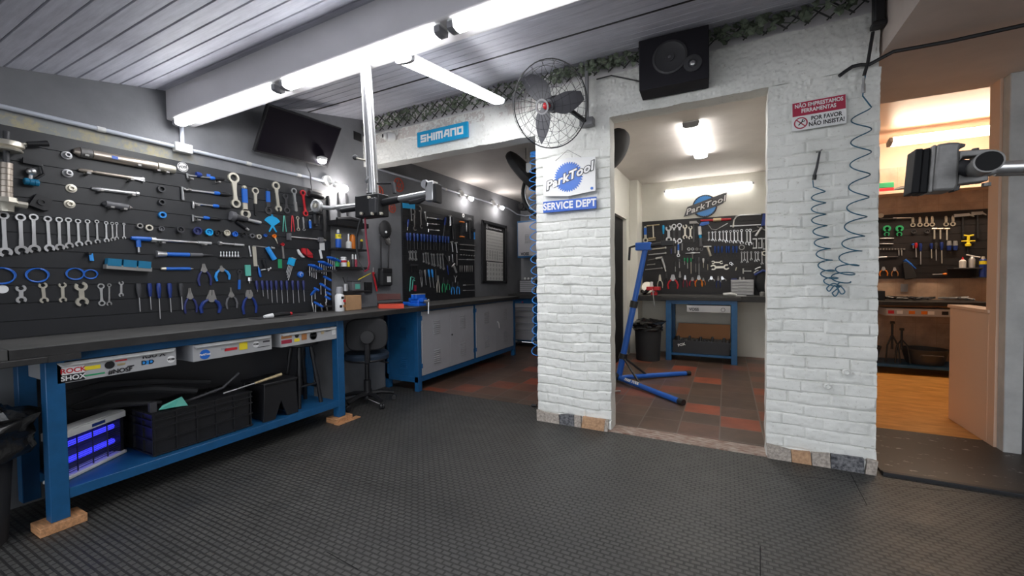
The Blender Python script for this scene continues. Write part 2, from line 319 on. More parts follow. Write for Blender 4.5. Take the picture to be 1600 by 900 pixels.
# the displaced front: painted brick piers and rough plaster lintels
def hsh(a, b=0):
    return noise.noise(Vector((a * 7.13 + 0.37, b * 3.77 + 0.11, 5.5)))
def front_d(x, z, brick=True):
    pl = 0.005 * noise.noise(Vector((x * 22, z * 22, 1.0))) + 0.0075 * noise.noise(Vector((x * 62, z * 62, 2.0))) + 0.006 * noise.noise(Vector((x * 4, z * 4, 8.0)))
    if not brick: return pl
    k = max(0.0, min(1.0, (2.38 - z) / 0.14))
    zz = z + 0.020 * noise.noise(Vector((x * 3.1, z * 2.0, 3.0))); row = math.floor(zz / 0.078); fz = zz / 0.078 - row
    xx = x + (0.11 if row % 2 else 0) + 0.05 * hsh(row, 1); fx = xx / 0.23 - math.floor(xx / 0.23)
    e = min(fz, 1 - fz) * 0.078; ex = min(fx, 1 - fx) * 0.23
    mw = 0.008 + 0.005 * noise.noise(Vector((x * 9, z * 9, 4.0)))
    a = max(0.0, 1 - e / mw); bx = max(0.0, 1 - ex / mw) * 0.65
    fade = 0.75 + 0.6 * noise.noise(Vector((x * 2.3, z * 2.9, 6.0)))
    d_ = -0.019 * max(a, bx) * fade + 0.010 * hsh(row, math.floor(xx / 0.23)) + 0.003 * noise.noise(Vector((x * 30, z * 30, 7.0)))
    return d_ * k + pl * (1 - k) * 1.1 + 0.25 * pl * k
def front_patch(name, x0, x1, z0, z1, brick=True, step=0.0085, back=0.15, m='whitepaint'):
    nx = max(2, int((x1 - x0) / step)); nz = max(2, int((z1 - z0) / step)); vs = []; fs = []
    for j in range(nz + 1):
        for i in range(nx + 1):
            x = x0 + (x1 - x0) * i / nx; z = z0 + (z1 - z0) * j / nz; dx = 0; dz = 0
            if i == 0 or i == nx: dx = 0.006 * noise.noise(Vector((x0, z * 9, 11)))
            if j == 0 or j == nz: dz = 0.007 * noise.noise(Vector((x * 9, z0, 12)))
            vs.append((x + dx, YF - front_d(x, z, brick), z + dz))
    W = nx + 1
    for j in range(nz):
        for i in range(nx): fs.append((j * W + i, j * W + i + 1, (j + 1) * W + i + 1, (j + 1) * W + i))
    rim = [i for i in range(W)] + [j * W + nx for j in range(1, nz + 1)] + [nz * W + i for i in range(nx - 1, -1, -1)] + [j * W for j in range(nz - 1, 0, -1)]
    n = len(vs); vs += [(vs[i][0], YF + back, vs[i][2]) for i in rim]; L_ = len(rim)
    for k in range(L_): fs.append((rim[(k + 1) % L_], rim[k], n + k, n + (k + 1) % L_))
    fs.append(tuple(n + k for k in range(L_)))
    mb = MB(); mb.add(vs, fs); return struct(name, mb, m)
front_patch('wall_front_pier_left', -1.46, -0.82, 0.0, 2.46)
front_patch('wall_front_pier_right', 0.245, 0.828, 0.0, 2.50)
front_patch('wall_front_lintel_left', XW, -1.46, 2.462, 2.79, False)
front_patch('wall_front_lintel_middle', -1.46, 0.82, 2.50, 2.83, False)
front_patch('wall_front_pier_cap', -1.46, -0.82, 2.455, 2.505, False)
struct('wall_front_top', MB().box(XW, 0.835, YF + 0.05, YI, 2.75, 3.05), 'beampaint')
# stone pieces along the foot of the piers
def stones(x0, x1, seq):
    mb = MB(); x = x0; k = 0
    for wd, mi in seq:
        mb.k = mi; x2 = min(x + wd, x1); h0 = 0.085 + 0.02 * hsh(k, 5); h1 = 0.085 + 0.02 * hsh(k + 1, 5); sk = 0.02 * hsh(k, 9)
        mb.add([(x, YF - 0.028, 0), (x2 - .004, YF - 0.028, 0), (x2 - .004 + sk, YF - 0.024, h1), (x + sk, YF - 0.024, h0), (x, YF + .02, 0), (x2 - .004, YF + .02, 0), (x2 - .004 + sk, YF + .02, h1), (x + sk, YF + .02, h0)],
               [(0, 1, 2, 3), (7, 6, 5, 4), (0, 4, 5, 1), (1, 5, 6, 2), (2, 6, 7, 3), (3, 7, 4, 0)]); x = x2; k += 1
        if x >= x1: break
    return mb
struct('baseboard_left', stones(-1.46, -0.84, [(.08, 0), (.13, 0), (.13, 1), (.06, 0), (.19, 2), (.1, 0)]), ['granitelight', 'granitedark', 'graniteochre'])
struct('baseboard_right', stones(0.25, 0.826, [(.14, 0), (.11, 2), (.10, 0), (.17, 1), (.2, 0)]), ['granitelight', 'granitedark', 'graniteochre'])
# right side: low peach wall, tall jamb, painted post, dark gate beyond it
r = MB().box(1.67, 1.80, 4.20, 4.78, 0.012, 0.95).box(1.66, 1.80, 4.19, 4.80, 0.95, 0.975); struct('wall_low', r, 'peach', bevel=0.004)
struct('wall_jamb', MB().box(1.672, 1.80, 4.115, 4.24, 0.0, 2.575), 'peach')
mat('jambwhite', (0.50, 0.50, 0.49), 0.6, var=0.12, scale=5)
struct('column', MB().box(1.685, 1.775, 4.03, 4.115, 0.0, 2.575), 'jambwhite', bevel=0.006)
struct('door_2', MB().box(1.78, 3.6, 4.06, 4.12, 0.0, 2.06), 'darkgrey')
struct('wall_gate_side', MB().box(1.775, 3.6, 4.07, 4.14, 2.06, 2.575), 'slabpaint')
struct('wall_right', MB().box(3.6, 3.7, -2.5, YB, 0, 3.3), 'concrete')
# tiled back wall of the right room, shelf ledge
tw = MB().box(-0.4, 2.2, 0, 0.012, 0, 2.34); o = struct('wall_tiles', MB().add([(0.93, YB - .012, 0), (3.6, YB - .012, 0), (3.6, YB - .012, 2.62), (0.93, YB - .012, 2.62)], [(0, 1, 2, 3)]), 'peach')
bpy.data.objects.remove(o)
def tile_panel(name, x0, x1, z0, z1, y):      # lies in its own xy plane so the tile pattern runs along it
    mb = MB().box(0, x1 - x0, 0, z1 - z0, 0, 0.012); ob = struct(name, mb, 'walltile'); ob.rotation_euler = (PI / 2, 0, 0); ob.location = (x0, y, z0); return ob
tile_panel('wall_tiles_back', 0.82, 3.6, 0.0, 2.62, YB)
struct('trim_3', MB().box(0.82, 3.3, YB - 0.26, YB - 0.012, 2.245, 2.285), 'peach', bevel=0.004)
# ------------------------------------------------------------------ lamps
def frame_from(p0, p1, up):
    p0 = Vector(p0); p1 = Vector(p1); x = (p1 - p0).normalized(); z = Vector(up); z = (z - x * z.dot(x)).normalized(); y = z.cross(x)
    return Matrix(((x[0], y[0], z[0], p0[0]), (x[1], y[1], z[1], p0[1]), (x[2], y[2], z[2], p0[2]), (0, 0, 0, 1))), (p1 - p0).length
def batten(p0, p1, label, up=(0, 0, 1), w_=0.066, h=0.043, glow='ledglow', group=None, name='batten_light'):
    F, L = frame_from(p0, p1, up); r = empty(name, M4=F, label=label, cat='light', group=group)
    MB().box(0.0, L, -w_ / 2 + .004, w_ / 2 - .004, -0.014, 0).build('housing', 'plasticwhite', r)
    n = 8; pr = [(-w_ / 2, -0.010)] + [(-w_ / 2 * math.cos(PI * i / n), -0.014 - (h - 0.014) * math.sin(PI * i / n) ** 0.35) for i in range(n + 1)] + [(w_ / 2, -0.010)]
    m_ = len(pr); a, b_ = 0.03, L - 0.03
    MB().add([(a, y, z) for y, z in pr] + [(b_, y, z) for y, z in pr], [(i, (i + 1) % m_, m_ + (i + 1) % m_, m_ + i) for i in range(m_)] + [tuple(range(m_)), tuple(range(2 * m_ - 1, m_ - 1, -1))]).build('diffuser', glow, r)
    for s_, e_ in ((0, 0.032), (L - 0.032, L)):
        MB().add([(s_, y * 1.04, z * 1.04) for y, z in pr] + [(e_, y * 1.04, z * 1.04) for y, z in pr], [(i, (i + 1) % m_, m_ + (i + 1) % m_, m_ + i) for i in range(m_)] + [tuple(range(m_)), tuple(range(2 * m_ - 1, m_ - 1, -1))]).build('end_cap', 'cabgrey', r)
    return r
batten((-3.44, 1.545, 2.38), (-2.30, 1.545, 2.38), 'lit white tube under the beam, nearest the grey tool wall')
batten((-2.26, 1.545, 2.38), (-1.13, 1.545, 2.38), 'lit white tube under the beam, between two others in line')
batten((-1.09, 1.545, 2.38), (0.08, 1.545, 2.38), 'lit white tube under the beam, farthest from the grey tool wall')
batten((-1.475, 1.66, 2.40), (-1.68, 3.06, 2.73), 'lit white tube running crosswise from the beam to the leafy trellis', w_=0.10)
batten((-0.315, 4.45, 2.76), (-0.285, 5.75, 2.76), 'short wide lit ceiling lamp above the middle room', w_=0.15, h=0.06, glow='whiteglow', name='ceiling_lamp')
batten((-0.90, 7.12, 2.615), (0.36, 7.12, 2.615), 'thin lit tube on the white wall above the blue emblem', up=(0, 0.3, 1), w_=0.034, h=0.032, glow='whiteglow')
batten((1.72, 6.55, 2.84), (3.0, 6.55, 2.84), 'lit warm tube high on the peach wall of the right room', up=(0, 0.3, 1), w_=0.13, h=0.07, glow='warmglow')
# the small bulbs clipped along the conduit
def spot(px, py, x, label, r_=0.033, mount=None):
    p = on(px, py, 0, x); e = empty('bulb_light', tuple(p), label=label, cat='light')
    MB().ball((0, 0, 0), r_, 16).build('bulb', 'bulbglow', e)
    mt = Vector((XW + 0.02 - p[0], -0.10, 0.075)) if mount is None else Vector(mount)
    d_ = mt.normalized(); MB().lathe([(r_ * .8, .018), (r_ * 1.1, .022), (r_ * 2.6, .03), (r_ * 2.9, .028)], (0, 0, 0), d_, 14).build('socket', 'plasticwhite', e)
    MB().tube([d_ * r_ * 2.6, mt], 0.008, 8).build('arm', 'plasticwhite', e)
    q = Vector((XW - p[0], mt[1], mt[2])); MB().lathe([(0, .05), (.03, .05), (.04, .03)], q, (1, 0, 0), 18).build('mount', 'plasticwhite', e)
    return e
spot(538, 295, -3.36, 'glowing bulb beside the hanging steel pole, below the television', 0.036)
spot(737, 311, -3.36, 'glowing bulb above the alcove tool panel', 0.030)
spot(785, 325, -3.36, 'glowing bulb above the framed chart', 0.030)
e = empty('bulb_light', tuple(on(503, 252, 0, -3.36)), label='small dome lamp under the corner of the television', cat='light')
MB().ball((0, 0, 0), 0.032, 14, (1, 1.3, .7)).build('dome', 'ledglow', e); MB().lathe([(0, .045), (.02, .05), (.035, .02)], (0, 0, .01), (0, 0, 1), 14).build('cap', 'plasticwhite', e); MB().tube([(0, 0, .03), (-.14, 0, .03)], .008).build('arm', 'plasticwhite', e)
# ------------------------------------------------------------------ furniture
def sub(mb, name, m, r, **k):          # a part whose mesh is given in room coordinates
    o = mb.build(name, m, r, **k); o.location = -r.location; return o
def B(*a): return MB().box(*a)
def wtext(name, body, size, r, m, loc, face, **k):      # lettering on a vertical face looking along +x ('x'), -y ('y')
    rot = (PI / 2, 0, PI / 2) if face == 'x' else (PI / 2, 0, 0)
    return text(name, body, size, r, m, Vector(loc) - r.location, rot, **k)
def slots(mb, x, y0, y1, zs, face='x', d=0.011):
    for z in zs:
        if face == 'x': mb.add([(x, y0, z), (x, y1, z), (x + d, y1, z - .010), (x + d, y0, z - .010), (x, y0, z - .012), (x, y1, z - .012)], [(0, 1, 2, 3), (3, 2, 5, 4), (0, 3, 4), (1, 5, 2)])
        else: mb.add([(y0, x, z), (y1, x, z), (y1, x - d, z - .010), (y0, x - d, z - .010), (y0, x, z - .012), (y1, x, z - .012)], [(0, 1, 2, 3), (3, 2, 5, 4), (0, 3, 4), (1, 5, 2)])
    return mb

# long worktops
r = empty('worktop', (XW, 0.1, 0.9), label='long black-edged grey worktop running under the big tool wall', cat='worktop')
sub(B(XW, -2.935, 0.62, 3.50, 0.897, 0.94), 'board', 'benchtop', r, bevel=0.003); sub(B(-2.934, -2.925, 0.62, 3.50, 0.893, 0.936), 'edge_strip', 'benchedge', r)
r = empty('side_table', (-3.2, 0.3, 0), label='dark bench end jutting out at the far left beside the blue workbench', cat='table')
sub(B(XW + .01, -2.90, -0.3, 0.735, 0.862, 0.892), 'table_top', 'benchedge', r, bevel=0.003); sub(B(-2.985, -2.90, 0.735, 0.85, 0.862, 0.892), 'table_top_end', 'benchedge', r)
for x in (-2.99, -3.4):
    for y in (-0.25,): sub(B(x, x + .05, y, y + .05, 0, 0.862), 'leg', 'black', r)
sub(B(XW + .01, -2.93, -0.3, 0.615, 0.893, 0.94), 'board', 'benchtop', r)
# blue workbench one
WB = empty('workbench', (-3.03, 0.8, 0.045), label='long blue steel workbench with lower shelf and three sticker-covered drawers', cat='workbench')
for x in (-3.06, -3.47):
    for y in (0.745, 2.475): sub(B(x, x + .07, y, y + .07, 0.045, 0.897), 'leg', 'benchblue', WB, bevel=0.003)
sub(B(-3.055, -2.995, 0.815, 2.475, 0.845, 0.897), 'apron', 'benchblue', WB); sub(B(-3.47, -3.44, 0.8, 2.5, 0.80, 0.897), 'rear_rail', 'benchblue', WB)
sub(B(-3.45, -2.992, 0.81, 2.478, 0.140, 0.192).box(-3.45, -2.992, 0.81, 2.478, 0.19, 0.194), 'shelf', 'benchblue', WB, bevel=0.002)
sub(B(-3.47, -3.465, 0.8, 2.5, 0.19, 0.85), 'back_panel', 'darkgrey', WB)
def wb_drawer(y0, y1, stk):
    d = sub(B(-3.40, -2.99, y0, y1, 0.735, 0.84), 'drawer', 'drawer', WB, bevel=0.002)
    lip = MB().add([(-2.99, y0, .84), (-2.99, y1, .84), (-2.972, y1 - .02, .825), (-2.972, y0 + .02, .825), (-2.988, y1 - .02, .815), (-2.988, y0 + .02, .815)], [(0, 1, 2, 3), (3, 2, 4, 5), (0, 3, 5), (1, 4, 2)])
    lo = lip.build('handle', 'plasticwhite', d)
    for (a, z, w_, h_, m, t, tm, ts) in stk:
        s_ = MB(); yc = y0 + a * (y1 - y0)
        if h_ < 0: s_.lathe([(0, w_ / 2), (.0012, w_ / 2)], (-2.989, yc, z), (1, 0, 0), 24)
        else: s_.box(-2.989, -2.9878, yc - w_ / 2, yc + w_ / 2, z - h_ / 2, z + h_ / 2)
        if m: s_.build('sticker', m, d)
        if t: text('sticker_text', t, ts, d, tm, (-2.9868, yc, z), (PI / 2, 0, PI / 2), ext=0.0003, bold=0.0008)
wb_drawer(0.785, 1.295, [(.115, .795, .085, .040, 'white', 'ROCK', 'red', .034), (.115, .758, .085, .038, 'black', 'SHOX', 'white', .034), (.26, .795, .062, .020, 'yellow', '', 'black', .02),
   (.395, .795, .042, -1, 'black', '', 'white', .02), (.49, .79, .034, .012, 'gold', '', 'black', .02), (.49, .815, .05, .014, 'red', '', 'black', .02), (.48, .755, .01, .01, None, '#NOSF', 'black', .033),
   (.27, .757, .085, .008, 'green', '', 'green', .018), (.78, .815, .01, .01, None, 'RSU X', 'black', .040), (.72, .778, .05, .022, 'ltblue', 'D D', 'black', .034), (.945, .775, .042, -1, 'white', 'VOSS', 'black', .015), (.57, .772, .03, .006, 'black', '', 'black', .01)])
wb_drawer(1.385, 1.895, [(.13, .773, .062, -1, 'blue', 'ParkTool', 'white', .017), (.27, .822, .09, .014, 'navy', 'OAKLEY', 'cyan', .016), (.35, .79, .03, .014, 'cabgrey', '', 'red', .02), (.44, .782, .08, .018, 'red', '', 'white', .02),
   (.60, .79, .055, .05, 'yellow', '', 'black', .02), (.77, .79, .046, -1, 'white', 'VOSS', 'black', .017), (.88, .765, .09, .004, 'black', '', 'black', .02), (.92, .80, .05, .012, 'darkgrey', '', 'black', .02)])
wb_drawer(1.965, 2.47, [(.09, .81, .085, .022, 'tanwood', '', 'black', .02), (.09, .775, .085, .028, 'rose', '', 'white', .02), (.26, .81, .034, -1, 'black', '', 'white', .02), (.26, .775, .045, .024, 'yellow', '', 'black', .02),
   (.385, .795, .046, .055, 'tanwood', '', 'red', .02), (.55, .79, .066, -1, 'black', '', 'white', .02), (.55, .79, .058, -1, 'white', 'VOSS', 'black', .024), (.72, .805, .03, -1, 'gold', '', 'black', .02), (.83, .812, .05, .004, 'black', '', 'black', .02), (.94, .795, .034, .04, 'white', ': :', 'black', .03)])
for i, (y, lb, l2) in enumerate(((0.70, 'brick-coloured wooden block under the near front leg of the blue workbench', 0.17), (2.43, 'pale wooden block under the far front leg of the blue workbench', 0.17))):
    tag(B(-3.10, -2.965, y, y + l2, 0.0, 0.044).build('wood_block', 'wood', bevel=0.003), lb, 'block')
tag(B(-2.99, -2.93, 2.42, 2.66, 0.0, 0.006).build('wood_strip', 'wood'), 'thin wooden strip on the rubber mat beside the workbench foot', 'strip')
# bug zapper
r = empty('insect_lamp', (-3.10, 0.812, 0.1945), rot=(0, 0, math.radians(31)), label='white-topped insect killer lamp glowing violet blue on the workbench shelf', cat='insect lamp')
def lp(mb, n, m, **k): return mb.build(n, m, r, **k)
LL = .385; lp(MB().box(-.085, .012, -.005, LL + .005, .225, .262).box(-.085, .004, -.005, LL + .005, .262, .268), 'top_cover', 'plasticwhite', bevel=.004); lp(MB().box(-.085, .012, -.005, LL + .005, .0, .018), 'tray', 'plasticwhite', bevel=.004)
lp(MB().box(-.080, -.002, 0, .022, .018, .225), 'end_panel', 'black'); lp(MB().box(-.080, -.002, LL - .022, LL, .018, .225), 'end_panel', 'black'); lp(MB().box(-.078, -.072, .02, LL - .02, .02, .225), 'back_plate', 'darkgrey')
for z in (.085, .175): lp(MB().tube([(-.045, .026, z), (-.045, LL - .026, z)], .0155, 12), 'lamp_tube', 'uvglow')
g = MB()
for i in range(17): z = .030 + i * .0115; g.box(-.008, -.006, .02, LL - .02, z, z + .003)
for y in (.10, .19, .28): g.box(-.010, -.004, y, y + .003, .02, .225)
lp(g, 'grille', 'darkgrey'); lp(MB().box(.012, .013, .17, .25, .235, .252), 'badge', 'navy')
# ribbed crate
r = empty('crate', (-3.2, 1.46, 0.194), label='black ribbed plastic crate full of cables and hose on the workbench shelf', cat='crate')
x0, x1, y0, y1, z0, z1 = -3.42, -3.05, 1.195, 1.76, 0.196, 0.452; c = MB()
c.box(x0, x1, y0, y1, z0, z0 + .01).box(x1 - .008, x1, y0, y1, z0, z1).box(x0, x0 + .008, y0, y1, z0, z1).box(x0, x1, y0, y0 + .008, z0, z1).box(x0, x1, y1 - .008, y1, z0, z1)
for z in (0.20, 0.285, 0.36, 0.405, 0.44): c.box(x0 - .008, x1 + .012, y0 - .012, y1 + .012, z, z + .009)
for k in range(6): y = y0 + (y1 - y0) * k / 5; c.box(x1, x1 + .010, y - .004, y + .004, z0, z1)
for k in range(4): x = x0 + (x1 - x0) * k / 3; c.box(x - .004, x + .004, y0 - .010, y0, z0, z1)
sub(c, 'crate_body', 'black', r)
mass = MB()
for k in range(10):
    a = [(x1 - .30 + random.uniform(0, .28), y0 + .05 + random.uniform(0, .45), z1 - .10 + random.uniform(0, .10)) for _ in range(5)]; mass.tube(a, .012, 6)
tag(mass.build('tangled_hose', 'blackmat'), 'tangled black hoses lying inside the ribbed crate', 'hoses', kind='stuff')
t = MB(); pts = [(-3.20, 1.30, .475), (-3.30, 1.12, .50), (-3.34, .95, .50), (-3.36, .92, .53), (-3.34, 1.1, .575), (-3.28, 1.3, .555), (-3.2, 1.5, .50)]
tag(MB().tube(pts, [.010, .020, .012, .006, .020, .026, .02], 8).build('inner_tube', 'blackmat'), 'flat black inner tube drooping over the near end of the crate', 'inner tube')
tag(MB().tube([(-3.30, .86, .625), (-3.31, 1.05, .635), (-3.30, 1.3, .60), (-3.24, 1.6, .535)], [.01, .022, .02, .015], 8).build('rubber_strap', 'blackmat'), 'thick black rubber strip lying across the top of the crate', 'strap')
tag(MB().add([(-3.10, 1.24, .455), (-3.06, 1.38, .452), (-3.09, 1.36, .51), (-3.12, 1.27, .475), (-3.05, 1.30, .465)], [(0, 4, 3), (4, 1, 2), (4, 2, 3), (0, 3, 2, 1), (0, 1, 4)]).build('packet', 'tealgreen'), 'crumpled pale green wrapper in the ribbed crate', 'wrapper')
tag(B(-3.13, -3.10, 1.20, 1.235, .44, .51).build('small_box', 'darkgrey', bevel=.002), 'small dark box with label stuck upright in the crate', 'box')
tag(MB().tube([(-3.2, 1.40, .44), (-3.12, 1.62, .50), (-3.10, 1.72, .585)], .009, 8).build('metal_rod', 'darkgrey'), 'thin dark rod poking up from the far end of the crate', 'rod')
p = empty('hand_tool', (-3.06, 1.62, .475), label='long handled tool with pale wooden grip sticking out of the crate', cat='tool'); sub(MB().tube([(-3.08, 1.60, .47), (-3.05, 1.82, .50)], .005, 8), 'shaft', 'steel', p); sub(MB().tube([(-3.052, 1.80, .497), (-3.03, 1.99, .525)], [.009, .013], 8), 'handle', 'gold', p)
# step box and round stool on the shelf
r = empty('step_stool', (-3.15, 1.95, .194), label='worn black wooden box stool with notched foot on the workbench shelf', cat='stool')
s_ = MB(); nb = [(0, 0), (.09, 0), (.14, .13), (.19, 0), (.28, 0), (.265, .27), (.015, .27)]
for x in (-3.045, -3.30):
    s_.M = Matrix(((0, 0, 1, x), (1, 0, 0, 1.84), (0, 1, 0, .195), (0, 0, 0, 1))); s_.prism(nb, 0, .018)
s_.M = Matrix(); s_.box(-3.29, -3.035, 1.86, 1.872, .20, .46).box(-3.29, -3.035, 2.085, 2.097, .20, .46); sub(s_, 'side', 'black', r, bevel=.002)
sub(B(-3.315, -3.015, 1.845, 2.115, .463, .482), 'seat', 'black', r, bevel=.004)
r = empty('round_stool', (-3.2, 2.28, .194), label='black turned-leg round stool behind the workbench front leg', cat='stool')
sub(MB().lathe([(0, .12), (.01, .135), (.03, .135), (.04, .12)], (-3.2, 2.28, .69), (0, 0, 1), 28), 'seat', 'black', r)
for k in range(4):
    a = PI / 4 + k * PI / 2; c, q = math.cos(a), math.sin(a); f = lambda t, rr: (-3.2 + c * rr, 2.28 + q * rr, .194 + t)
    sub(MB().tube([f(.50, .075), f(.40, .09), f(.36, .094), f(.20, .118), f(.12, .13), f(0, .145)], [.014, .020, .013, .020, .015, .017], 10), 'leg', 'black', r)
for k in range(4):
    a = PI / 4 + k * PI / 2; b_ = a + PI / 2; z = .194 + .14 + .03 * (k % 2)
    sub(MB().tube([(-3.2 + math.cos(a) * .125, 2.28 + math.sin(a) * .125, z), (-3.2 + math.cos(b_) * .125, 2.28 + math.sin(b_) * .125, z)], .010, 8), 'stretcher', 'black', r)
# bin bag at far left
def crumple(cx, cy, z0, z1, r0, seed, n=26, m_=12, amp=.28):
    vs = []; fs = []
    for j in range(m_ + 1):
        t = j / m_; z = z0 + (z1 - z0) * t
        for i in range(n):
            a = 2 * PI * i / n; q = 1 + amp * noise.noise(Vector((math.cos(a) * 2.2 + seed, math.sin(a) * 2.2, t * 5))) * (0.4 + t * 1.6); rr = r0 * q * (1 if t < .85 else 1 - (t - .85) * 4)
            vs.append((cx + rr * math.cos(a), cy + rr * math.sin(a), z + .03 * t * noise.noise(Vector((i * .9, seed, j * .7)))))
    for j in range(m_):
        for i in range(n): fs.append((j * n + i, j * n + (i + 1) % n, (j + 1) * n + (i + 1) % n, (j + 1) * n + i))
    fs.append(tuple(range(n - 1, -1, -1))); fs.append(tuple(m_ * n + i for i in range(n))); return MB().add(vs, fs)
r = empty('waste_bin', (-3.2, 0.48, 0), label='dark bin with glossy black bag rim at the far left under the bench', cat='bin')
sub(MB().lathe([(0, .14), (.48, .17), (.48, .165)], (-3.16, .50, 0.001), (0, 0, 1), 28), 'bin_body', 'blackmat', r); sub(crumple(-3.16, .50, .42, .66, .23, 3.3), 'bin_bag', 'bag', r)

# cabinet bench in the alcove
r = empty('cabinet_bench', (-3.2, 4.7, 0), label='low blue bench cabinet with grey louvred doors in the alcove', cat='cabinet')
Y0, Y1, XF = 3.53, 5.88, -3.0
sub(B(-3.48, XF, Y0, Y1, .88, .91).box(-3.48, XF, Y0, Y1, .10, .16), 'frame', 'benchblue', r)
for y in (Y0, Y1 - .055):
    for x in (-3.48, XF - .05): sub(B(x, x + .055, y, y + .06, 0, .90), 'leg', 'benchblue', r, bevel=.003)
sub(B(XF - .04, XF + .002, 4.66, 4.71, .12, .90), 'post', 'benchblue', r); sub(B(-3.48, -3.45, Y0, Y1, .12, .9), 'back_panel', 'benchblue', r)
s_ = B(-3.43, XF - .05, Y0 + .01, Y0 + .025, .14, .89)
for z in (.70, .36): slots(s_, Y0 + .010, -3.25, -3.17, [z - i * .022 for i in range(6)], 'y')
sub(s_, 'side_panel', 'benchblue', r, bevel=.001)
for k, (a, b_) in enumerate(((3.60, 4.13), (4.132, 4.655), (4.72, 5.26), (5.262, 5.81))):
    d = sub(slots(slots(B(XF - .01, XF + .008, a, b_, .165, .875), XF + .008, (a + b_) / 2 - .06, (a + b_) / 2 + .06, [.76 - i * .024 for i in range(7)]), XF + .008, (a + b_) / 2 - .06, (a + b_) / 2 + .06, [.42 - i * .024 for i in range(7)]), 'door', 'cabgrey', r, bevel=.002)
    hy = a if k % 2 == 0 else b_
    for z in (.25, .78): B(XF - .006, XF + .012, hy - .012, hy + .004, z, z + .05).build('hinge', 'benchblue', d)
    if k == 1: MB().lathe([(0, .012), (.006, .010)], (XF + .008, a + .03, .55), (1, 0, 0)).build('lock', 'black', d)
    if k == 3: MB().tube([(XF + .012, a + .03, .60), (XF + .03, a + .045, .57), (XF + .03, a + .06, .50)], [.012, .012, .009]).build('handle', 'chrome', d)
r = empty('worktop', (-3.2, 4.7, .91), label='dark worktop of the low cabinet bench in the alcove', cat='worktop')
sub(B(-3.49, -2.95, 3.505, 5.93, .91, .94), 'board', 'benchtop', r, bevel=.003); sub(B(-2.95, -2.94, 3.505, 5.93, .895, .938), 'edge_strip', 'benchedge', r)
# drawer trolley, black worktop behind
r = empty('tool_trolley', (-3.3, 6.75, 0), label='blue wheeled tool trolley with grey drawers in the alcove corner', cat='trolley')
sub(B(-3.46, -2.60, 6.67, 7.1, .10, .86), 'body', 'benchblue', r, bevel=.004)
for i, (a, b_) in enumerate(((.70, .775), (.635, .695), (.51, .63), (.37, .505), (.235, .365))):
    pass
zs = [.775, .70, .645, .535, .42, .30, .085 + .03]
for i in range(6):
    d = sub(B(-3.44, -3.02, 6.648, 6.672, zs[i + 1] + .006, zs[i]), 'drawer', 'cabgrey', r, bevel=.002)
    B(-3.42, -3.04, 6.638, 6.65, zs[i] - .018, zs[i] - .006).build('handle', 'steel', d)
MB().lathe([(0, .012), (.02, .012)], (-3.23, 6.65, .80), (0, -1, 0)).build('lock', 'red', r).location = -r.location
for x in (-3.42, -3.02): sub(MB().lathe([(0, .042), (.004, .048), (.022, .048), (.026, .042)], (x, 6.68, .049), (1, 0, 0), 18), 'wheel', 'rubber', r)
for x in (-3.42, -3.02): sub(B(x - .012, x + .038, 6.66, 6.72, .06, .11), 'fork', 'steel', r)
r = empty('worktop', (-2.9, 6.9, .86), label='thick black worktop over the wheeled tool trolley', cat='worktop'); sub(B(-3.47, -1.5, 6.55, YB - .01, .865, .945), 'board', 'benchedge', r, bevel=.004)
sub(B(-1.60, -1.53, 6.65, 6.72, 0, .865), 'leg', 'benchblue', r)
r = empty('parts_drawer_box', (-3.5, 7.0, .945), label='small grey multi-drawer box on the black corner worktop', cat='drawer box')
sub(B(-3.47, -3.13, 7.0, 7.12, .947, 1.19), 'case', 'darkgrey', r, bevel=.003)
for i in range(6): z = .965 + i * .036; d = sub(B(-3.45, -3.15, 6.988, 7.002, z, z + .031), 'drawer', 'cabgrey', r, bevel=.002)
for i in range(3): tag(MB().ball((-3.36 + i * .07, 7.03, 1.214), .022, 10, (1, 1, 1.1)).build('spray_nozzle', 'plasticwhite'), 'little pale knob standing on the grey drawer box', 'knob', 'knobs on the drawer box')
# wall cabinet
r = empty('wall_cabinet', (-3.1, 6.9, 1.62), label='blue-framed grey wall cabinet hung in the alcove corner', cat='cabinet')
sub(B(-3.42, -2.50, 6.84, YB, 1.60, 2.27), 'case', 'benchblue', r, bevel=.003)
for a, b_ in ((-3.40, -3.0), (-2.995, -2.52)):
    d = sub(slots(B(a, b_, 6.825, 6.842, 1.63, 2.24), 6.825, (a + b_) / 2 - .06, (a + b_) / 2 + .06, [2.03 - i * .022 for i in range(8)], 'y'), 'door', 'cabgrey', r, bevel=.002)
wtext('door_lettering', 'VOSS', .07, r, 'black', (-3.26, 6.823, 1.665), 'y', bold=.003)
tag(MB().tube([(-2.93, 6.81, 1.97), (-2.91, 6.80, 1.90), (-2.95, 6.80, 1.87), (-2.95, 6.80, 1.95)], .012).build('cable_loop', 'orange'), 'orange loop hanging from the wall cabinet door', 'loop')
tag(MB().box(-3.46, -3.33, 6.98, 7.12, 2.50, 2.62).lathe([(0, .05), (.03, .055)], (-3.4, 6.98, 2.56), (0, -1, 0)).build('small_speaker', 'black', bevel=.004), 'small black speaker high in the alcove corner', 'speaker')

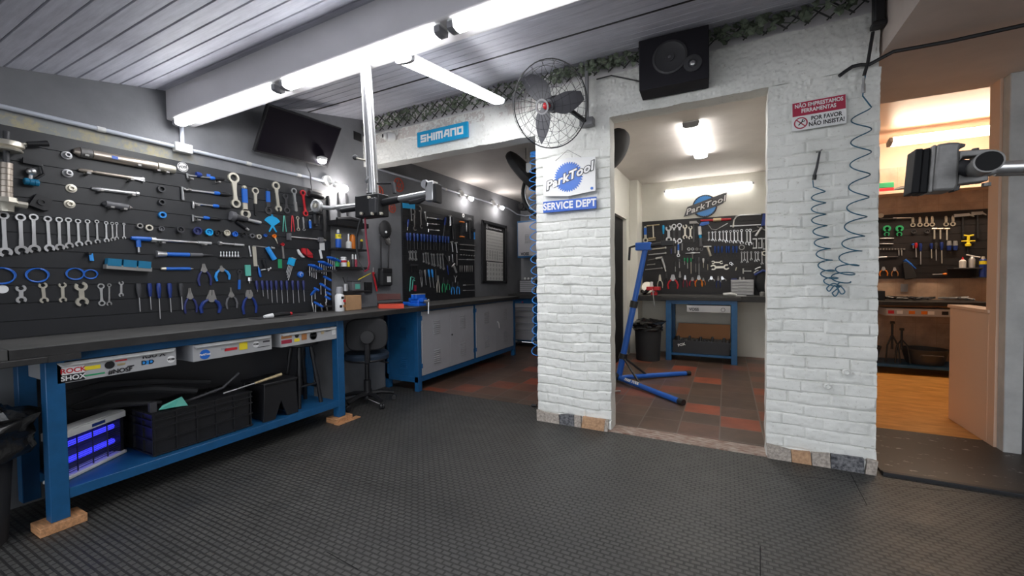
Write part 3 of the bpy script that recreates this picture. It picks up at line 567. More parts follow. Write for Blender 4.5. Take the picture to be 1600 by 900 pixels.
# bench in the middle room
r = empty('worktop', (-.3, 6.8, .88), label='long dark worktop along the back of the middle room', cat='worktop'); sub(B(-1.24, .72, 6.62, YB - .01, .905, .94), 'board', 'benchtop', r, bevel=.003); sub(B(-1.24, .72, 6.61, 6.622, .86, .936), 'edge_strip', 'benchedge', r)
r = empty('workbench', (-.3, 6.5, 0), label='narrow blue steel workbench standing in the middle room', cat='workbench')
sub(B(-.86, .18, 6.40, 6.605, .885, .93), 'table_top', 'benchedge', r, bevel=.003)
for x in (-.79, .06):
    sub(B(x, x + .075, 6.43, 6.50, 0, .885), 'leg', 'benchblue', r, bevel=.003); sub(B(x, x + .075, 6.95, 7.02, 0, .855), 'leg', 'benchblue', r, bevel=.003)
sub(B(-.72, .06, 6.44, 6.48, .83, .885), 'apron', 'benchblue', r); sub(B(-.79, .135, 6.44, 7.0, .085, .115), 'shelf', 'benchblue', r, bevel=.002)
d = sub(B(-.505, .05, 6.425, 6.8, .72, .815), 'drawer', 'drawer', r, bevel=.002); text('drawer_lettering', 'VOSS', .055, d, 'black', (-.41, 6.423, .757), (PI / 2, 0, 0), bold=.002, ext=.0005)
MB().arc(0, 0, .022, .028, 0, 2 * PI, 0, .001).build('sticker', 'black', d).matrix_local = Matrix.Translation((-.04, 6.4235, .76)) @ Matrix.Rotation(PI / 2, 4, 'X')
r = empty('suspension_case', (-.3, 6.6, .115), label='open black case with tan lining full of parts under the narrow workbench', cat='case')
sub(B(-.70, .05, 6.47, 6.90, .118, .13).box(-.70, .05, 6.47, 6.485, .118, .30).box(-.70, -.685, 6.47, 6.9, .118, .30).box(.035, .05, 6.47, 6.9, .118, .30), 'case_body', 'black', r, bevel=.002)
sub(MB().add([(-.70, 6.90, .28), (.05, 6.90, .28), (.05, 6.93, .50), (-.66, 6.93, .50), (-.70, 6.915, .28), (.05, 6.915, .28), (.05, 6.945, .50), (-.66, 6.945, .50)], [(0, 1, 2, 3), (7, 6, 5, 4), (0, 4, 5, 1), (1, 5, 6, 2), (2, 6, 7, 3), (3, 7, 4, 0)]), 'lid', 'tanwood', r)
text('case_lettering', 'FOX', .05, r, 'paper', Vector((-.58, 6.466, .235)) - r.location, (PI / 2, -.3, 0), bold=.002)
for k in range(14): x = -.64 + k * .05; tag(MB().lathe([(0, .018), (.10 + .05 * (k % 3 == 0), .018), (.11 + .05 * (k % 3 == 0), .01)], (x, 6.52 + .05 * (k % 2), .20), (.1, 0, 1), 10).build('metal_part', 'darkgrey' if k % 3 else 'black'), 'small dark metal part standing in the open black case', 'part', 'parts in the open case')
r = empty('waste_bin', (-1.03, 6.35, 0), label='black round bin with crumpled bag beside the narrow workbench', cat='bin')
sub(MB().lathe([(0, .165), (.48, .19), (.48, .185)], (-1.03, 6.35, .004), (0, 0, 1), 30), 'bin_body', 'blackmat', r); sub(crumple(-1.03, 6.35, .44, .60, .205, 7.7), 'bin_bag', 'bag', r)

# bench in the right room
r = empty('workbench', (2.1, 6.8, 0), label='dark workbench against the peach tiles of the right room', cat='workbench')
sub(B(.95, 2.66, 6.58, YB - .015, .85, .90), 'table_top', 'benchedge', r, bevel=.004)
d = sub(B(1.735, 2.33, 6.585, 6.9, .725, .815), 'drawer', 'drawer', r, bevel=.002)
for x, m_ in ((1.78, 'red'), (1.86, 'white'), (1.97, 'orange'), (2.08, 'orange'), (2.14, 'white'), (2.26, 'black')): B(x - .028, x + .028, 6.5835, 6.585, .75, .79).build('sticker', m_, d)
for x in (1.0, 2.50): sub(B(x, x + .07, 6.60, 6.67, .012, .85), 'leg', 'benchblue', r); sub(B(x, x + .07, 7.0, 7.07, .012, .85), 'leg', 'benchblue', r)
sub(B(1.0, 2.57, 6.60, 7.07, .095, .13), 'shelf', 'benchblue', r, bevel=.002)
def tub(cx, cy, w_, lb):
    vs = [];
    r = empty('tub', (cx, cy, .131), label=lb, cat='tub'); sub(MB().lathe([(0, w_ * .8), (.17, w_), (.18, w_ * 1.04), (.185, w_ * 1.04), (.185, w_ * .97), (.02, w_ * .78)], (cx, cy, .131), (0, 0, 1), 28), 'tub_body', 'darkgrey', r)
    sub(MB().tube([(cx - w_ * .5, cy - w_, .24), (cx - w_ * .45, cy - w_ * 1.1, .26), (cx + w_ * .45, cy - w_ * 1.1, .26), (cx + w_ * .5, cy - w_, .24)], .008), 'handle', 'darkgrey', r)
tub(1.56, 6.82, .185, 'dark round tub on the bench shelf in the right room, nearer the brick pier'); tub(2.16, 6.82, .21, 'dark round tub on the bench shelf in the right room, beside the low peach wall')
for x, h_ in ((1.83, .50), (1.92, .42)):
    r = empty('hand_pump', (x, 6.72, .131), label='black upright pump with splayed feet between the two tubs, ' + ('taller one' if h_ > .45 else 'shorter one'), cat='pump')
    sub(MB().tube([(x, 6.72, .30), (x, 6.72, .13 + h_)], .012), 'barrel', 'black', r)
    for s_ in (-1, 1): sub(MB().tube([(x, 6.72, .13 + h_ * .7), (x + s_ * .05, 6.70, .35), (x + s_ * .07, 6.68, .135)], .009), 'leg', 'black', r)
    sub(MB().tube([(x - .02, 6.72, .13 + h_), (x + .02, 6.72, .13 + h_)], .016), 'handle', 'black', r)
# ------------------------------------------------------------------ slatted tool panels
def panel(name, axis, face, u0, u1, z0, z1, zg, m, label, t=0.018):
    r = MB(); zs = [z1]; z = zg
    while z > z0: zs.append(z); z -= 0.098
    zs.append(z0); g = 0.0022
    def bx(a, b_, d0, d1):
        if axis == 0: r.box(face - d0, face - d1, u0, u1, a, b_)
        else: r.box(u0, u1, face + d0, face + d1, a, b_)
    bx(z0, z1, 0.008, t)
    for a, b_ in zip(zs, zs[1:]): bx(b_ + g, a - g, 0, 0.0085)
    return tag(r.build(name, m, smooth=False), label, 'tool panel')
panel('slat_panel', 0, -3.48, 0.05, 2.83, .944, 2.108, 2.018, 'slat', 'large dark slatted tool panel above the long worktop')
panel('slat_panel', 0, -3.48, 3.86, 5.46, .944, 2.205, 2.11, 'slat', 'dark slatted tool panel in the alcove beside the framed chart')
panel('slat_panel', 1, 7.13, -1.24, .68, .944, 2.14, 2.05, 'slatdark', 'dark slatted tool panel on the white wall below the blue emblem')
panel('slat_panel', 1, 7.118, .86, 2.95, 1.17, 2.01, 1.92, 'slatdark', 'dark slatted tool panel on the peach tiles of the right room')
BD = {1: (0, -3.4795), 2: (0, -3.4795), 3: (1, 7.1295), 4: (1, 7.1175)}
ORD = 'first second third fourth fifth sixth seventh eighth ninth tenth eleventh twelfth thirteenth fourteenth fifteenth'.split()
def bframe(b, p0, p1, off=0.0):
    ax, val = BD[b]; w_ = Vector((1, 0, 0)) if ax == 0 else Vector((0, -1, 0)); val = val + off * (1 if ax == 0 else -1)
    a = on(p0[0], p0[1], ax, val); c = on(p1[0], p1[1], ax, val); x = c - a; L = x.length
    x.normalize(); y = w_.cross(x)
    return Matrix(((x[0], y[0], w_[0], a[0]), (x[1], y[1], w_[1], a[1]), (x[2], y[2], w_[2], a[2]), (0, 0, 0, 1))), L
def put(parts, F, name, label, cat, group=None):
    if len(parts) == 1 and parts[0][0] is None:
        o = parts[0][1].build(name, parts[0][2]); o.matrix_world = F; return tag(o, label, cat, group)
    r = empty(name, M4=F, label=label, cat=cat, group=group)
    for pn, mb, m in parts: mb.build(pn, m, r)
    return r
def jaw(mb, cx, r, d, t, skew=0.26, op=0.62): a = (0 if d > 0 else PI) + skew; mb.arc(cx, 0, r * .50, r, a + op, a + 2 * PI - op, 0, t, 14)
def k_cw(L, h, m='steel', **k):
    t = h * .28; b_ = MB().arc(h * .38, 0, h * .22, h * .38, 0, 2 * PI, 0, t * 1.15, 16).prism([(h * .7, -h * .15), (L * .5, -h * .135), (L - h * .85, -h * .17), (L - h * .85, h * .17), (L * .5, h * .135), (h * .7, h * .15)], t * .15, t * .85); jaw(b_, L - h * .5, h * .5, 1, t); return [(None, b_, m)]
def k_oo(L, h, m='steel', **k):
    t = h * .25; b_ = MB().prism([(h * .8, -h * .2), (L - h * .8, -h * .2), (L - h * .8, h * .2), (h * .8, h * .2)], t * .1, t * .9); jaw(b_, L - h * .5, h * .5, 1, t); jaw(b_, h * .5, h * .5, -1, t); return [(None, b_, m)]
def k_rr(L, h, m='steel', h2=None, **k):
    h2 = h2 or h; t = h * .22; b_ = MB().arc(h * .5, 0, h * .32, h * .5, 0, 2 * PI, 0, t, 20).arc(L - h2 * .5, 0, h2 * .30, h2 * .5, 0, 2 * PI, 0, t, 18).prism([(h * .93, -h * .24), (h * 1.5, -h * .17), (L - h2 * 1.5, -h2 * .17), (L - h2 * .93, -h2 * .22), (L - h2 * .93, h2 * .22), (L - h2 * 1.5, h2 * .17), (h * 1.5, h * .17), (h * .93, h * .24)], .1 * t, .9 * t); return [(None, b_, m)]
def k_ro(L, h, m='steel', **k):
    t = h * .2; b_ = MB().arc(h * .5, 0, h * .30, h * .5, 0, 2 * PI, 0, t, 20).prism([(h * .93, -h * .24), (h * 1.5, -h * .16), (L - h * .55, -h * .18), (L - h * .55, h * .18), (h * 1.5, h * .16), (h * .93, h * .24)], .1 * t, .9 * t); jaw(b_, L - h * .4, h * .42, 1, t * .95, 0, .5); return [(None, b_, m)]
def k_rh(L, h, m='nickel', hm='blue', **k):     # ring at the far end, coloured grip at the near one
    t = h * .18; q = h * .22
    b_ = MB().arc(L - h * .5, 0, h * .27, h * .5, 0, 2 * PI, 0, t, 22).prism([(q * .6, -q * .8), (L * .45, -q), (L - h, -q), (L - h * .85, -h * .34), (L - h * .85, h * .34), (L - h, q), (L * .45, q), (q * .6, q * .8)], 0, t).arc(q, 0, q * .4, q, 0, 2 * PI, 0, t, 12)
    g = MB().prism([(q * 1.6, -q * 1.05), (L * .52, -q * 1.05), (L * .52, q * 1.05), (q * 1.6, q * 1.05)], -.0005 + .001, t * 1.4); return [('wrench_head', b_, m), ('grip', g, hm)]
def k_hr(L, h, m='nickel', hm='black', **k):    # ring at the near end, grip at the far end
    t = h * .2; b_ = MB().arc(h * .5, 0, h * .32, h * .5, 0, 2 * PI, 0, t, 20).prism([(h * .92, -h * .26), (h * 1.3, -h * .2), (L * .6, -h * .18), (L * .6, h * .18), (h * 1.3, h * .2), (h * .92, h * .26)], 0, t)
    g = MB().prism([(L * .58, -h * .22), (L - h * .1, -h * .2), (L, 0), (L - h * .1, h * .2), (L * .58, h * .22)], .0005, t * 1.4); return [('wrench_head', b_, m), ('grip', g, hm)]
def k_drv(L, h, m='steel', hm='black', hf=.45, br=.10, **k):
    H = L * hf; z = h * .5; g = MB().lathe([(0, h * .28), (H * .04, h * .42), (H * .3, h * .5), (H * .62, h * .42), (H * .82, h * .30), (H * .93, h * .34), (H, h * .22)], (0, 0, z), (1, 0, 0), 12)
    s_ = MB().lathe([(H * .98, h * br), (L * .95, h * br), (L, h * br * .7)], (0, 0, z), (1, 0, 0), 8); return [('handle', g, hm), ('blade', s_, m)]
def k_pl(L, h, m='dullsteel', hm='blue', jl=.33, nose=.18, **k):       # pliers, jaws up, h = spread of the grips
    t = .012; p = L * jl; j = MB()
    for s_ in (-1, 1):
        j.prism([(0, s_ * h * .02), (0, s_ * h * nose * .6), (p * .45, s_ * h * nose), (p, s_ * h * .26), (p * 1.12, s_ * h * .10), (p, -s_ * h * .04), (p * .5, s_ * h * .02)], .002, t)
    j.lathe([(0, h * .17), (t + .003, h * .17)], (p, 0, 0), (0, 0, 1), 14); out = [('jaws', j, m)]
    for s_ in (-1, 1):
        out.append(('handle', MB().tube([(p * 1.05, s_ * h * .14, t * .6), (p + (L - p) * .25, s_ * h * .36, t * .6), (p + (L - p) * .6, s_ * h * .48, t * .6), (L, s_ * h * .42, t * .6)], [h * .06, h * .09, h * .095, h * .075], 8), hm))
    return out
def k_bar(L, h, m='chrome', prof=None, **k):
    prof = prof or [(0, .5), (.08, .5), (.1, .35), (.9, .35), (.92, .5), (1, .4)]; return [(None, MB().lathe([(a * L, q * h) for a, q in prof], (0, 0, h * .5), (1, 0, 0), 14), m)]
def k_bars(L, h, segs=None, **k):               # segs = (name, material, a, b, r0, r1)
    return [(n, MB().lathe([(a * L, r0 * h * .8), (a * L + .002, r0 * h), ((a + b_) / 2 * L, (r0 + r1) / 2 * h), (b_ * L - .002, r1 * h), (b_ * L, r1 * h * .8)], (0, 0, h * .5 + .001), (1, 0, 0), 12), m) for n, m, a, b_, r0, r1 in segs]
def k_ring(L, h, m='steel', d=.014, hole=.6, **k): return [(None, MB().arc(0, 0, L * hole, L, 0, 2 * PI, 0, d, 22), m)]
def k_cup(L, h, m='steel', d=.02, **k): return [(None, MB().lathe([(0, L * .75), (d * .6, L * .9), (d, L), (d, L * .72), (d * .5, L * .62), (d * .45, L * .2), (d * .9, L * .18), (d * .9, 0.0001)], (0, 0, 0), (0, 0, 1), 22), m)]
def k_cone(L, h, m='steel', d=.03, **k): return [(None, MB().lathe([(0, L), (d * .25, L), (d * .3, L * .7), (d, L * .55), (d, L * .35), (d * .3, L * .3)], (0, 0, 0), (0, 0, 1), 22), m)]
def k_lhex(L, h, m='chrome', hm='blue', hm2='black', hf=.45, leg=.04, r=.006, side=1, **k):    # grip at far end, bent tip at near end
    s_ = MB().tube([(0, side * leg, h * .5), (0, side * r * 2, h * .5), (r * 1.2, side * r * .6, h * .5), (r * 3, 0, h * .5), (L * (1 - hf) + .004, 0, h * .5)], r, 8); a = L * (1 - hf)
    g = MB().lathe([(a, h * .35), (a + L * hf * .1, h * .5), (a + L * hf * .3, h * .45), (a + L * hf * .34, h * .3)], (0, 0, h * .5), (1, 0, 0), 12)
    g2 = MB().lathe([(a + L * hf * .34, h * .4), (a + L * hf * .6, h * .52), (a + L * hf * .9, h * .36), (L, h * .12)], (0, 0, h * .5), (1, 0, 0), 12); return [('hex_rod', s_, m), ('collar', g, hm), ('grip', g2, hm2)]
def k_ham(L, h, m='steel', hm='black', w_=None, **k):
    hd = MB().box(0, L * .12, -h * .5, h * .35, .004, .03).prism([(L * .02, h * .33), (L * .10, h * .33), (L * .16, h * .62), (L * .12, h * .6)], .008, .026); g = MB().tube([(L * .1, 0, .016), (L * .4, 0, .016), (L, 0, .016)], [.008, .010, .013], 8); return [('head', hd, m), ('handle', g, hm)]
def k_T(L, h, m='chrome', hm=None, r=.005, **k):
    a = MB().tube([(0, -h * .5, r * 1.5), (0, h * .5, r * 1.5)], r * 1.25, 8); b_ = MB().tube([(0, 0, r * 1.5), (L, 0, r * 1.5)], r, 8); return [('crossbar', a, hm or m), ('shaft', b_, m)]
def k_hook(L, h, m='steel', **k):               # hook spanner, claws at both ends
    b_ = MB().arc(h * .5, -h * .2, h * .34, h * .52, -.4, PI * 1.05, 0, .006, 14).arc(L - h * .4, h * .15, h * .26, h * .40, PI * .95, PI * 2.3, 0, .006, 14).prism([(h * .7, 0), (L * .5, -h * .10), (L - h * .6, -h * .05), (L - h * .6, h * .17), (L * .5, h * .12), (h * .7, h * .3)], 0, .006); return [(None, b_, m)]
def k_box(L, h, m='black', d=.03, **k): return [(None, MB().box(0, L, -h / 2, h / 2, 0, d), m)]
def k_cc(L, h, m='steel', **k):                 # small C clamp
    b_ = MB().prism([(0, -h * .3), (h * .25, -h * .3), (h * .25, h * .3), (L - h * .25, h * .3), (L - h * .25, -h * .3), (L, -h * .3), (L, h * .5), (0, h * .5)], .002, .014).tube([(L - h * .1, -h * .15, .008), (L * .4, -h * .15, .008)], .003, 6); return [(None, b_, m)]
KINDS_ = {k[2:]: v for k, v in globals().items() if k.startswith('k_')}
def T(b, kind, p0, p1, h, name, label, cat, group=None, off=0.0, **k):
    F, L = bframe(b, p0, p1, off)
    if kind in ('ring', 'cup', 'cone'): L = h
    return put(KINDS_[kind](L, h, **k), F, name, label, cat, group)

# ---- big panel: combination wrenches, graded
G = 'graded combination wrenches on the big tool panel'
tops = [(4, 336), (30.4, 339), (51, 339), (73, 342), (91, 343.5), (105.6, 344), (120.6, 346), (135.6, 346.5), (150.4, 347), (165, 349), (174.4, 350), (181.6, 350), (193, 351)]
bots = [(7.6, 402), (33, 399), (53, 396), (77, 394), (93, 392), (107.6, 389), (123, 386), (137.4, 384), (152, 381), (166, 379), (176, 377), (182, 375), (193.6, 374)]
for i, (a, c) in enumerate(zip(tops, bots)):
    T(1, 'cw', (a[0], a[1] - 5 + i * .2), c, (.054, .054, .050, .045, .042, .039, .036, .034, .029, .028, .025, .022, .020)[i], 'combination_wrench', ('largest' if i == 0 else 'smallest' if i == 12 else ORD[i] + ' largest') + ' silver combination wrench in the graded row on the big tool panel', 'wrench', G, m='chrome' if i % 3 else 'steel')
# lower row of odd spanners
for x0, y0, x1, y1, h, kd, m, lb in ((32, 445, 33, 474, .040, 'oo', 'steel', 'steel cone spanner with cross-shaped ends under the coiled blue cables'), (66, 441, 69, 474, .036, 'oo', 'nickel', 'pale golden double spanner hanging below the single blue coil'),
      (97, 441, 98, 473, .034, 'oo', 'nickel', 'dull nickel double spanner left of the widest flat spanner'), (125, 440, 128, 479, .058, 'oo', 'nickel', 'widest flat golden spanner, shaped like a letter I, below the paired blue coils'),
      (157, 443, 159, 478, .034, 'rr', 'steel', 'flat steel ring spanner just right of the widest golden spanner'), (170, 443, 170, 478, .028, 'cw', 'chrome', 'slim chrome combination wrench low on the panel, left of the tiny flat spanner'), (189, 439, 189, 464, .026, 'oo', 'steel', 'tiny notched flat spanner low on the panel, left of the screwdrivers')):
    T(1, kd, (x0, y0), (x1, y1), h, 'spanner', lb, 'spanner', m=m)
T(1, 'ring', (4, 452), (20, 452), .022, 'oval_sticker', 'white oval sticker on the far left end of the big tool panel', 'sticker', m='white', d=.0008, hole=.01)
# coiled cables
for px, py, r_, lb in ((2, 431, .046, 'blue cable coil cut by the left picture edge, with a loose grey end'), (58, 430, .041, 'single blue cable coil second from the left edge'), (117, 428, .036, 'larger coil of the overlapping blue pair'), (141, 428.5, .029, 'smaller coil of the overlapping blue pair')):
    F, _ = bframe(1, (px, py), (px + 10, py)); b_ = MB(); pts = [(r_ * (1 + .07 * math.sin(i * .41)) * math.cos(i * 2 * PI / 24) * 1.05, r_ * .92 * (1 + .06 * math.cos(i * .37)) * math.sin(i * 2 * PI / 24), .004 + .0022 * (i // 24)) for i in range(78)]
    b_.tube(pts, .0027, 6); put([(None, b_, 'blue')], F, 'cable_coil', lb, 'cable')
# screwdrivers, long row and small row
for i, (x, y1, h, hm) in enumerate(((215.6, 487, .030, 'darkgrey'), (233, 484, .026, 'navy'), (247, 498, .028, 'navy'), (264, 488, .028, 'navy'), (281.6, 484, .030, 'darkgrey'))):
    T(1, 'drv', (x - 1, 442.5), (x + 2, y1), h, 'screwdriver', ('black screwdriver at the left end of the five long ones', 'dark blue screwdriver with the thinnest shaft of the five long ones', 'dark blue screwdriver with the longest shaft, middle of the five', 'dark blue screwdriver between the longest one and the blue collared one', 'black screwdriver with bright blue collar, rightmost of the five long ones')[i], 'screwdriver', 'long screwdrivers on the big tool panel', hm=hm, hf=.50 if i != 2 else .42)
sx_ = [399.6, 408.6, 416, 422.6, 430.4, 438.6, 447, 456, 464.4, 473]; sy_ = [456, 463, 467, 473, 473, 474, 473, 474, 473, 471]
for i in range(10): T(1, 'drv', (sx_[i] - .5, 438.5), (sx_[i] + 1.6, sy_[i]), .024, 'screwdriver', ORD[i] + ' of ten slim dark blue screwdrivers, counted from the bench-pliers side', 'screwdriver', 'slim screwdrivers on the big tool panel', hm='purple', hf=min(.8, 14.5 / (sy_[i] - 438)))
# pliers
for p0, p1, sp, hm, jl, ns, lb in (((317, 412), (320, 446), .088, 'purple', .32, .14, 'cable cutter with violet blue grips above the lower pliers row'), ((344.5, 415), (348, 438), .105, 'ltblue', .28, .08, 'small pliers with spread pale blue grips beside the violet cable cutter'),
      ((295, 450), (298, 489), .082, 'purple', .38, .12, 'straight nosed pliers with blue grips, leftmost of the lower row'), ((330, 453), (328, 489), .14, 'navy', .40, .16, 'water pump pliers with wide grey-blue grips in the lower row'),
      ((359.5, 449), (362, 482), .085, 'midgrey', .40, .06, 'needle nosed pliers with grey grips in the lower row'), ((388, 453), (390, 490), .112, 'navy', .28, .24, 'heavy black-headed pliers with blue tips at the right of the lower row')):
    T(1, 'pl', p0, p1, sp, 'pliers', lb, 'pliers', hm=hm, jl=jl, nose=ns)
# big ring tools hanging at upper right
T(1, 'rr', (363, 270), (368, 325), .082, 'ring_wrench', 'largest pale golden double-ring wrench on the big tool panel', 'wrench', h2=.070, m='nickel')
T(1, 'rh', (380.5, 290), (383, 342), .078, 'cassette_wrench', 'blue gripped wrench with a broad nickel ring at its foot', 'wrench')
T(1, 'hr', (398, 293), (399, 337), .056, 'ring_wrench', 'nickel ring wrench with black lower grip', 'wrench')
T(1, 'rh', (417.5, 295), (419, 335), .062, 'cassette_wrench', 'blue gripped wrench with a black notched ring at its foot', 'wrench', m='darkgrey')
T(1, 'ro', (429.5, 284), (435, 331), .068, 'ring_wrench', 'nickel wrench with large ring above and open jaw below', 'wrench', m='nickel')
T(1, 'ro', (448, 334), (445, 303), .058, 'black_wrench', 'all black ring wrench between the nickel one and the silver one', 'wrench', m='darkgrey')
T(1, 'hr', (458, 294), (462, 331), .054, 'ring_wrench', 'bright silver ring wrench beside the red one', 'wrench', m='chrome', hm='chrome')
T(1, 'rr', (472, 297), (477.5, 338), .052, 'ring_wrench', 'red double-ring wrench near the right end of the big panel', 'wrench', m='red')
F, L = bframe(1, (479, 302), (499, 308), .02); put([('body', MB().lathe([(0, .024), (.01, .030), (.12, .030), (.15, .022)], (0, 0, .03), (1, 0, 0), 18), 'black'), ('cap', MB().lathe([(.15, .02), (.165, .02), (.17, .012)], (0, 0, .03), (1, 0, 0), 14), 'plasticwhite')], F, 'torch', 'short black cylinder lamp lying above the red ring wrench', 'torch')
# sockets, bearing cups, rings
for px, py, r_, k, m, lb, d in ((103.5, 243, .024, 'cone', 'steel', 'uppermost of the four steel bearing cups', .035), (105, 271, .024, 'cone', 'steel', 'second from the top of the four steel bearing cups', .035), (111, 294.5, .025, 'cone', 'nickel', 'nickel flanged bearing cup beside the slim punch', .018), (108.5, 319, .025, 'cone', 'nickel', 'lowest nickel flanged bearing cup beside the black punch', .018),
      (251, 295.5, .023, 'ring', 'darkgrey', 'upper black lockring between the bronze tube and the hex wrenches', .02), (251.5, 316, .020, 'ring', 'darkgrey', 'lower black lockring above the blue one', .02), (252.5, 336, .022, 'ring', 'ltblue', 'bright blue lockring above the row of sockets', .02),
      (217, 353, .017, 'ring', 'dullsteel', 'small dull steel ring at the left end of the socket row', .02), (231.5, 356, .021, 'ring', 'nickel', 'pale nickel ring, second in the socket row', .02), (250.5, 357.5, .017, 'cup', 'midgrey', 'small notched dark socket under the blue lockring', .02), (279.5, 359, .023, 'cup', 'darkgrey', 'large notched black socket left of the blue cups', .03),
      (306, 361, .029, 'cup', 'purple', 'largest shiny blue cup in the socket row', .03), (324, 363, .026, 'cup', 'cyan', 'sky blue cup beside the largest blue cup', .03), (339, 364, .023, 'cup', 'black', 'black cup between the sky blue cup and the white one', .02), (353, 364, .024, 'cup', 'nickel', 'cream white cup in the socket row', .02), (365, 366, .021, 'cup', 'blue', 'deep blue small cup right of the cream white cup', .025), (379, 366.5, .019, 'cup', 'black', 'black socket right of the deep blue cup', .02), (392.5, 368.5, .019, 'ring', 'midgrey', 'dark grey ring near the right end of the socket row', .02), (403, 370, .020, 'ring', 'nickel', 'pale silver ring near the right end of the socket row', .02), (413, 368, .014, 'cup', 'blue', 'tiny blue cap between the silver ring and the orange clip', .02)):
    T(1, k, (px, py), (px + 10, py), r_, {'cone': 'bearing_cup', 'ring': 'lockring', 'cup': 'socket'}[k], lb, {'cone': 'bearing cup', 'ring': 'ring', 'cup': 'socket'}[k], m=m, d=d)
# long horizontal tools
T(1, 'bars', (113, 236.5), (271, 266), .030, 'race_press_tube', 'thick bronze seating tube, the largest tool lying on the panel', 'tool', segs=[('nose', 'bronze', 0, .05, .5, .95), ('collar', 'cast', .05, .16, 1.0, 1.0), ('barrel', 'bronze', .16, .795, .95, .95), ('end_collar', 'nickel', .80, 1.0, 1.0, .95)])
F, L = bframe(1, (113, 236.5), (271, 266)); put([(None, MB().box(.165, .195, -.010, .010, .0455, .0462).box(.70, .725, -.010, .010, .0455, .0462), 'signblue')], F @ Matrix.Translation((0, 0, 0)), 'tube_sticker', 'small blue stickers on the thick bronze seating tube', 'sticker')
F, L = bframe(1, (121, 265.5), (222, 281)); b_ = MB().lathe([(0, .006), (.01, .011), (.06, .012), (.065, .007), (.08, .010), (.26, .010)], (0, 0, .013), (1, 0, 0), 14)
put([('barrel', b_, 'bronze')] + [('prong', MB().tube([(.24, 0, .013), (.32, .01 * s_, .013), (L, .022 * s_, .013)], [.006, .005, .004], 6), 'steel') for s_ in (-1, 0.2, 1)], F, 'split_remover', 'slim bronze remover whose end splits into three prongs', 'tool')
T(1, 'bars', (142, 294.5), (216, 303.5), .018, 'punch', 'slim shiny steel punch below the split remover', 'tool', segs=[('tip', 'chrome', 0, .18, .5, .8), ('barrel', 'steel', .18, .92, .62, .62), ('end', 'chrome', .92, 1, .8, .8)])
T(1, 'bars', (158, 318), (206, 325.5), .024, 'setting_tool', 'short blackened setting tool above the combination wrenches', 'tool', segs=[('tip', 'darkgrey', 0, .1, .3, .7), ('barrel', 'midgrey', .1, .85, .85, .85), ('end', 'dullsteel', .85, 1, .7, .2)])
T(1, 'lhex', (291, 274), (350, 281), .026, 'hook_tool', 'silver hook with a round blue collar beside the round sticker', 'tool', hf=.42, leg=-.02)
F, L = bframe(1, (305, 273), (315, 274)); put([(None, MB().lathe([(0, .018), (.02, .02), (.035, .012)], (0, 0, .0), (1, 0, 0), 16), 'navy')], F @ Matrix.Translation((0, 0, .014)), 'collar_nut', 'round dark blue nut threaded on the silver hook tool', 'nut')
T(1, 'lhex', (283, 296), (360, 305), .030, 'hex_wrench', 'largest of three bent hex wrenches with blue and black grips', 'hex wrench', hf=.38, leg=-.075, r=.0085)
T(1, 'lhex', (300, 318), (359, 325), .028, 'hex_wrench', 'middle sized of three bent hex wrenches with blue and black grips', 'hex wrench', hf=.5, leg=-.035, r=.007)
T(1, 'lhex', (300, 338.5), (345, 343.5), .026, 'hex_wrench', 'smallest of three bent hex wrenches with blue and black grips', 'hex wrench', hf=.66, leg=-.035, r=.006)
T(1, 'bars', (357, 337), (405, 348.5), .040, 'seat_cutter', 'black bodied cutter with chrome rod below the double-ring wrench', 'tool', segs=[('knob', 'midgrey', 0, .16, .9, .9), ('body', 'darkgrey', .14, .55, .62, .5), ('rod', 'chrome', .5, 1, .32, .38)])
T(1, 'bars', (368, 346), (387, 360), .024, 'cutter_arm', 'short black angled handle with chrome tip under the seat cutter', 'handle', segs=[('grip', 'black', 0, .75, .5, .5), ('tip', 'chrome', .75, 1, .55, .45)])
F, L = bframe(1, (203, 372), (233, 375)); put([('crossbar', MB().tube([(0, 0, .018), (.03, 0, .018), (.10, .004, .018), (L, -.002, .018)], [.010, .015, .015, .010], 10), 'blue'), ('stem', MB().tube([(L * .36, -.0, .018), (L * .40, -.055, .018)], .013, 10), 'blue'), ('socket_tip', MB().tube([(L * .40, -.055, .018), (L * .42, -.09, .018)], .007, 8), 'chrome')], F, 'torque_driver', 'blue T-shaped preset torque driver pointing down', 'driver')
T(1, 'bars', (234, 374.5), (329, 380.5), .020, 'torque_wrench', 'long plain chrome torque wrench at the middle of the panel', 'torque wrench', segs=[('head', 'chrome', 0, .08, .9, .9), ('shaft', 'chrome', .08, .75, .42, .42), ('grip', 'steel', .75, 1, .6, .6)])
T(1, 'bars', (340, 380), (380, 383.5), .020, 'ratchet', 'short chrome ratchet right of the long torque wrench', 'ratchet', segs=[('head', 'chrome', 0, .14, .9, .6), ('shaft', 'chrome', .12, .6, .4, .4), ('grip', 'steel', .6, 1, .55, .5)])
T(1, 'bars', (242, 397), (331, 399), .030, 'torque_wrench', 'torque wrench with oval head and bright blue barrel', 'torque wrench', segs=[('head', 'chrome', 0, .17, .8, .55), ('barrel', 'blue', .17, .56, .45, .5), ('sleeve', 'midgrey', .56, .80, .48, .45), ('tail', 'darkgrey', .80, 1, .30, .12)])
T(1, 'bars', (250, 420), (301, 420), .022, 'chain_checker', 'flat blue and silver tool lying below the blue torque wrench', 'tool', segs=[('tip', 'nickel', 0, .15, .4, .5), ('grip', 'blue', .15, .9, .5, .5), ('tail', 'chrome', .9, 1, .3, .1)])
F, L = bframe(1, (343, 401.5), (373, 402)); tag(put([(None, MB().box(-.01, L + .01, -.004, .004, 0, .022), 'darkgrey')], F, 'bit_rail', 'thin dark rail holding seven small bits', 'rail'))
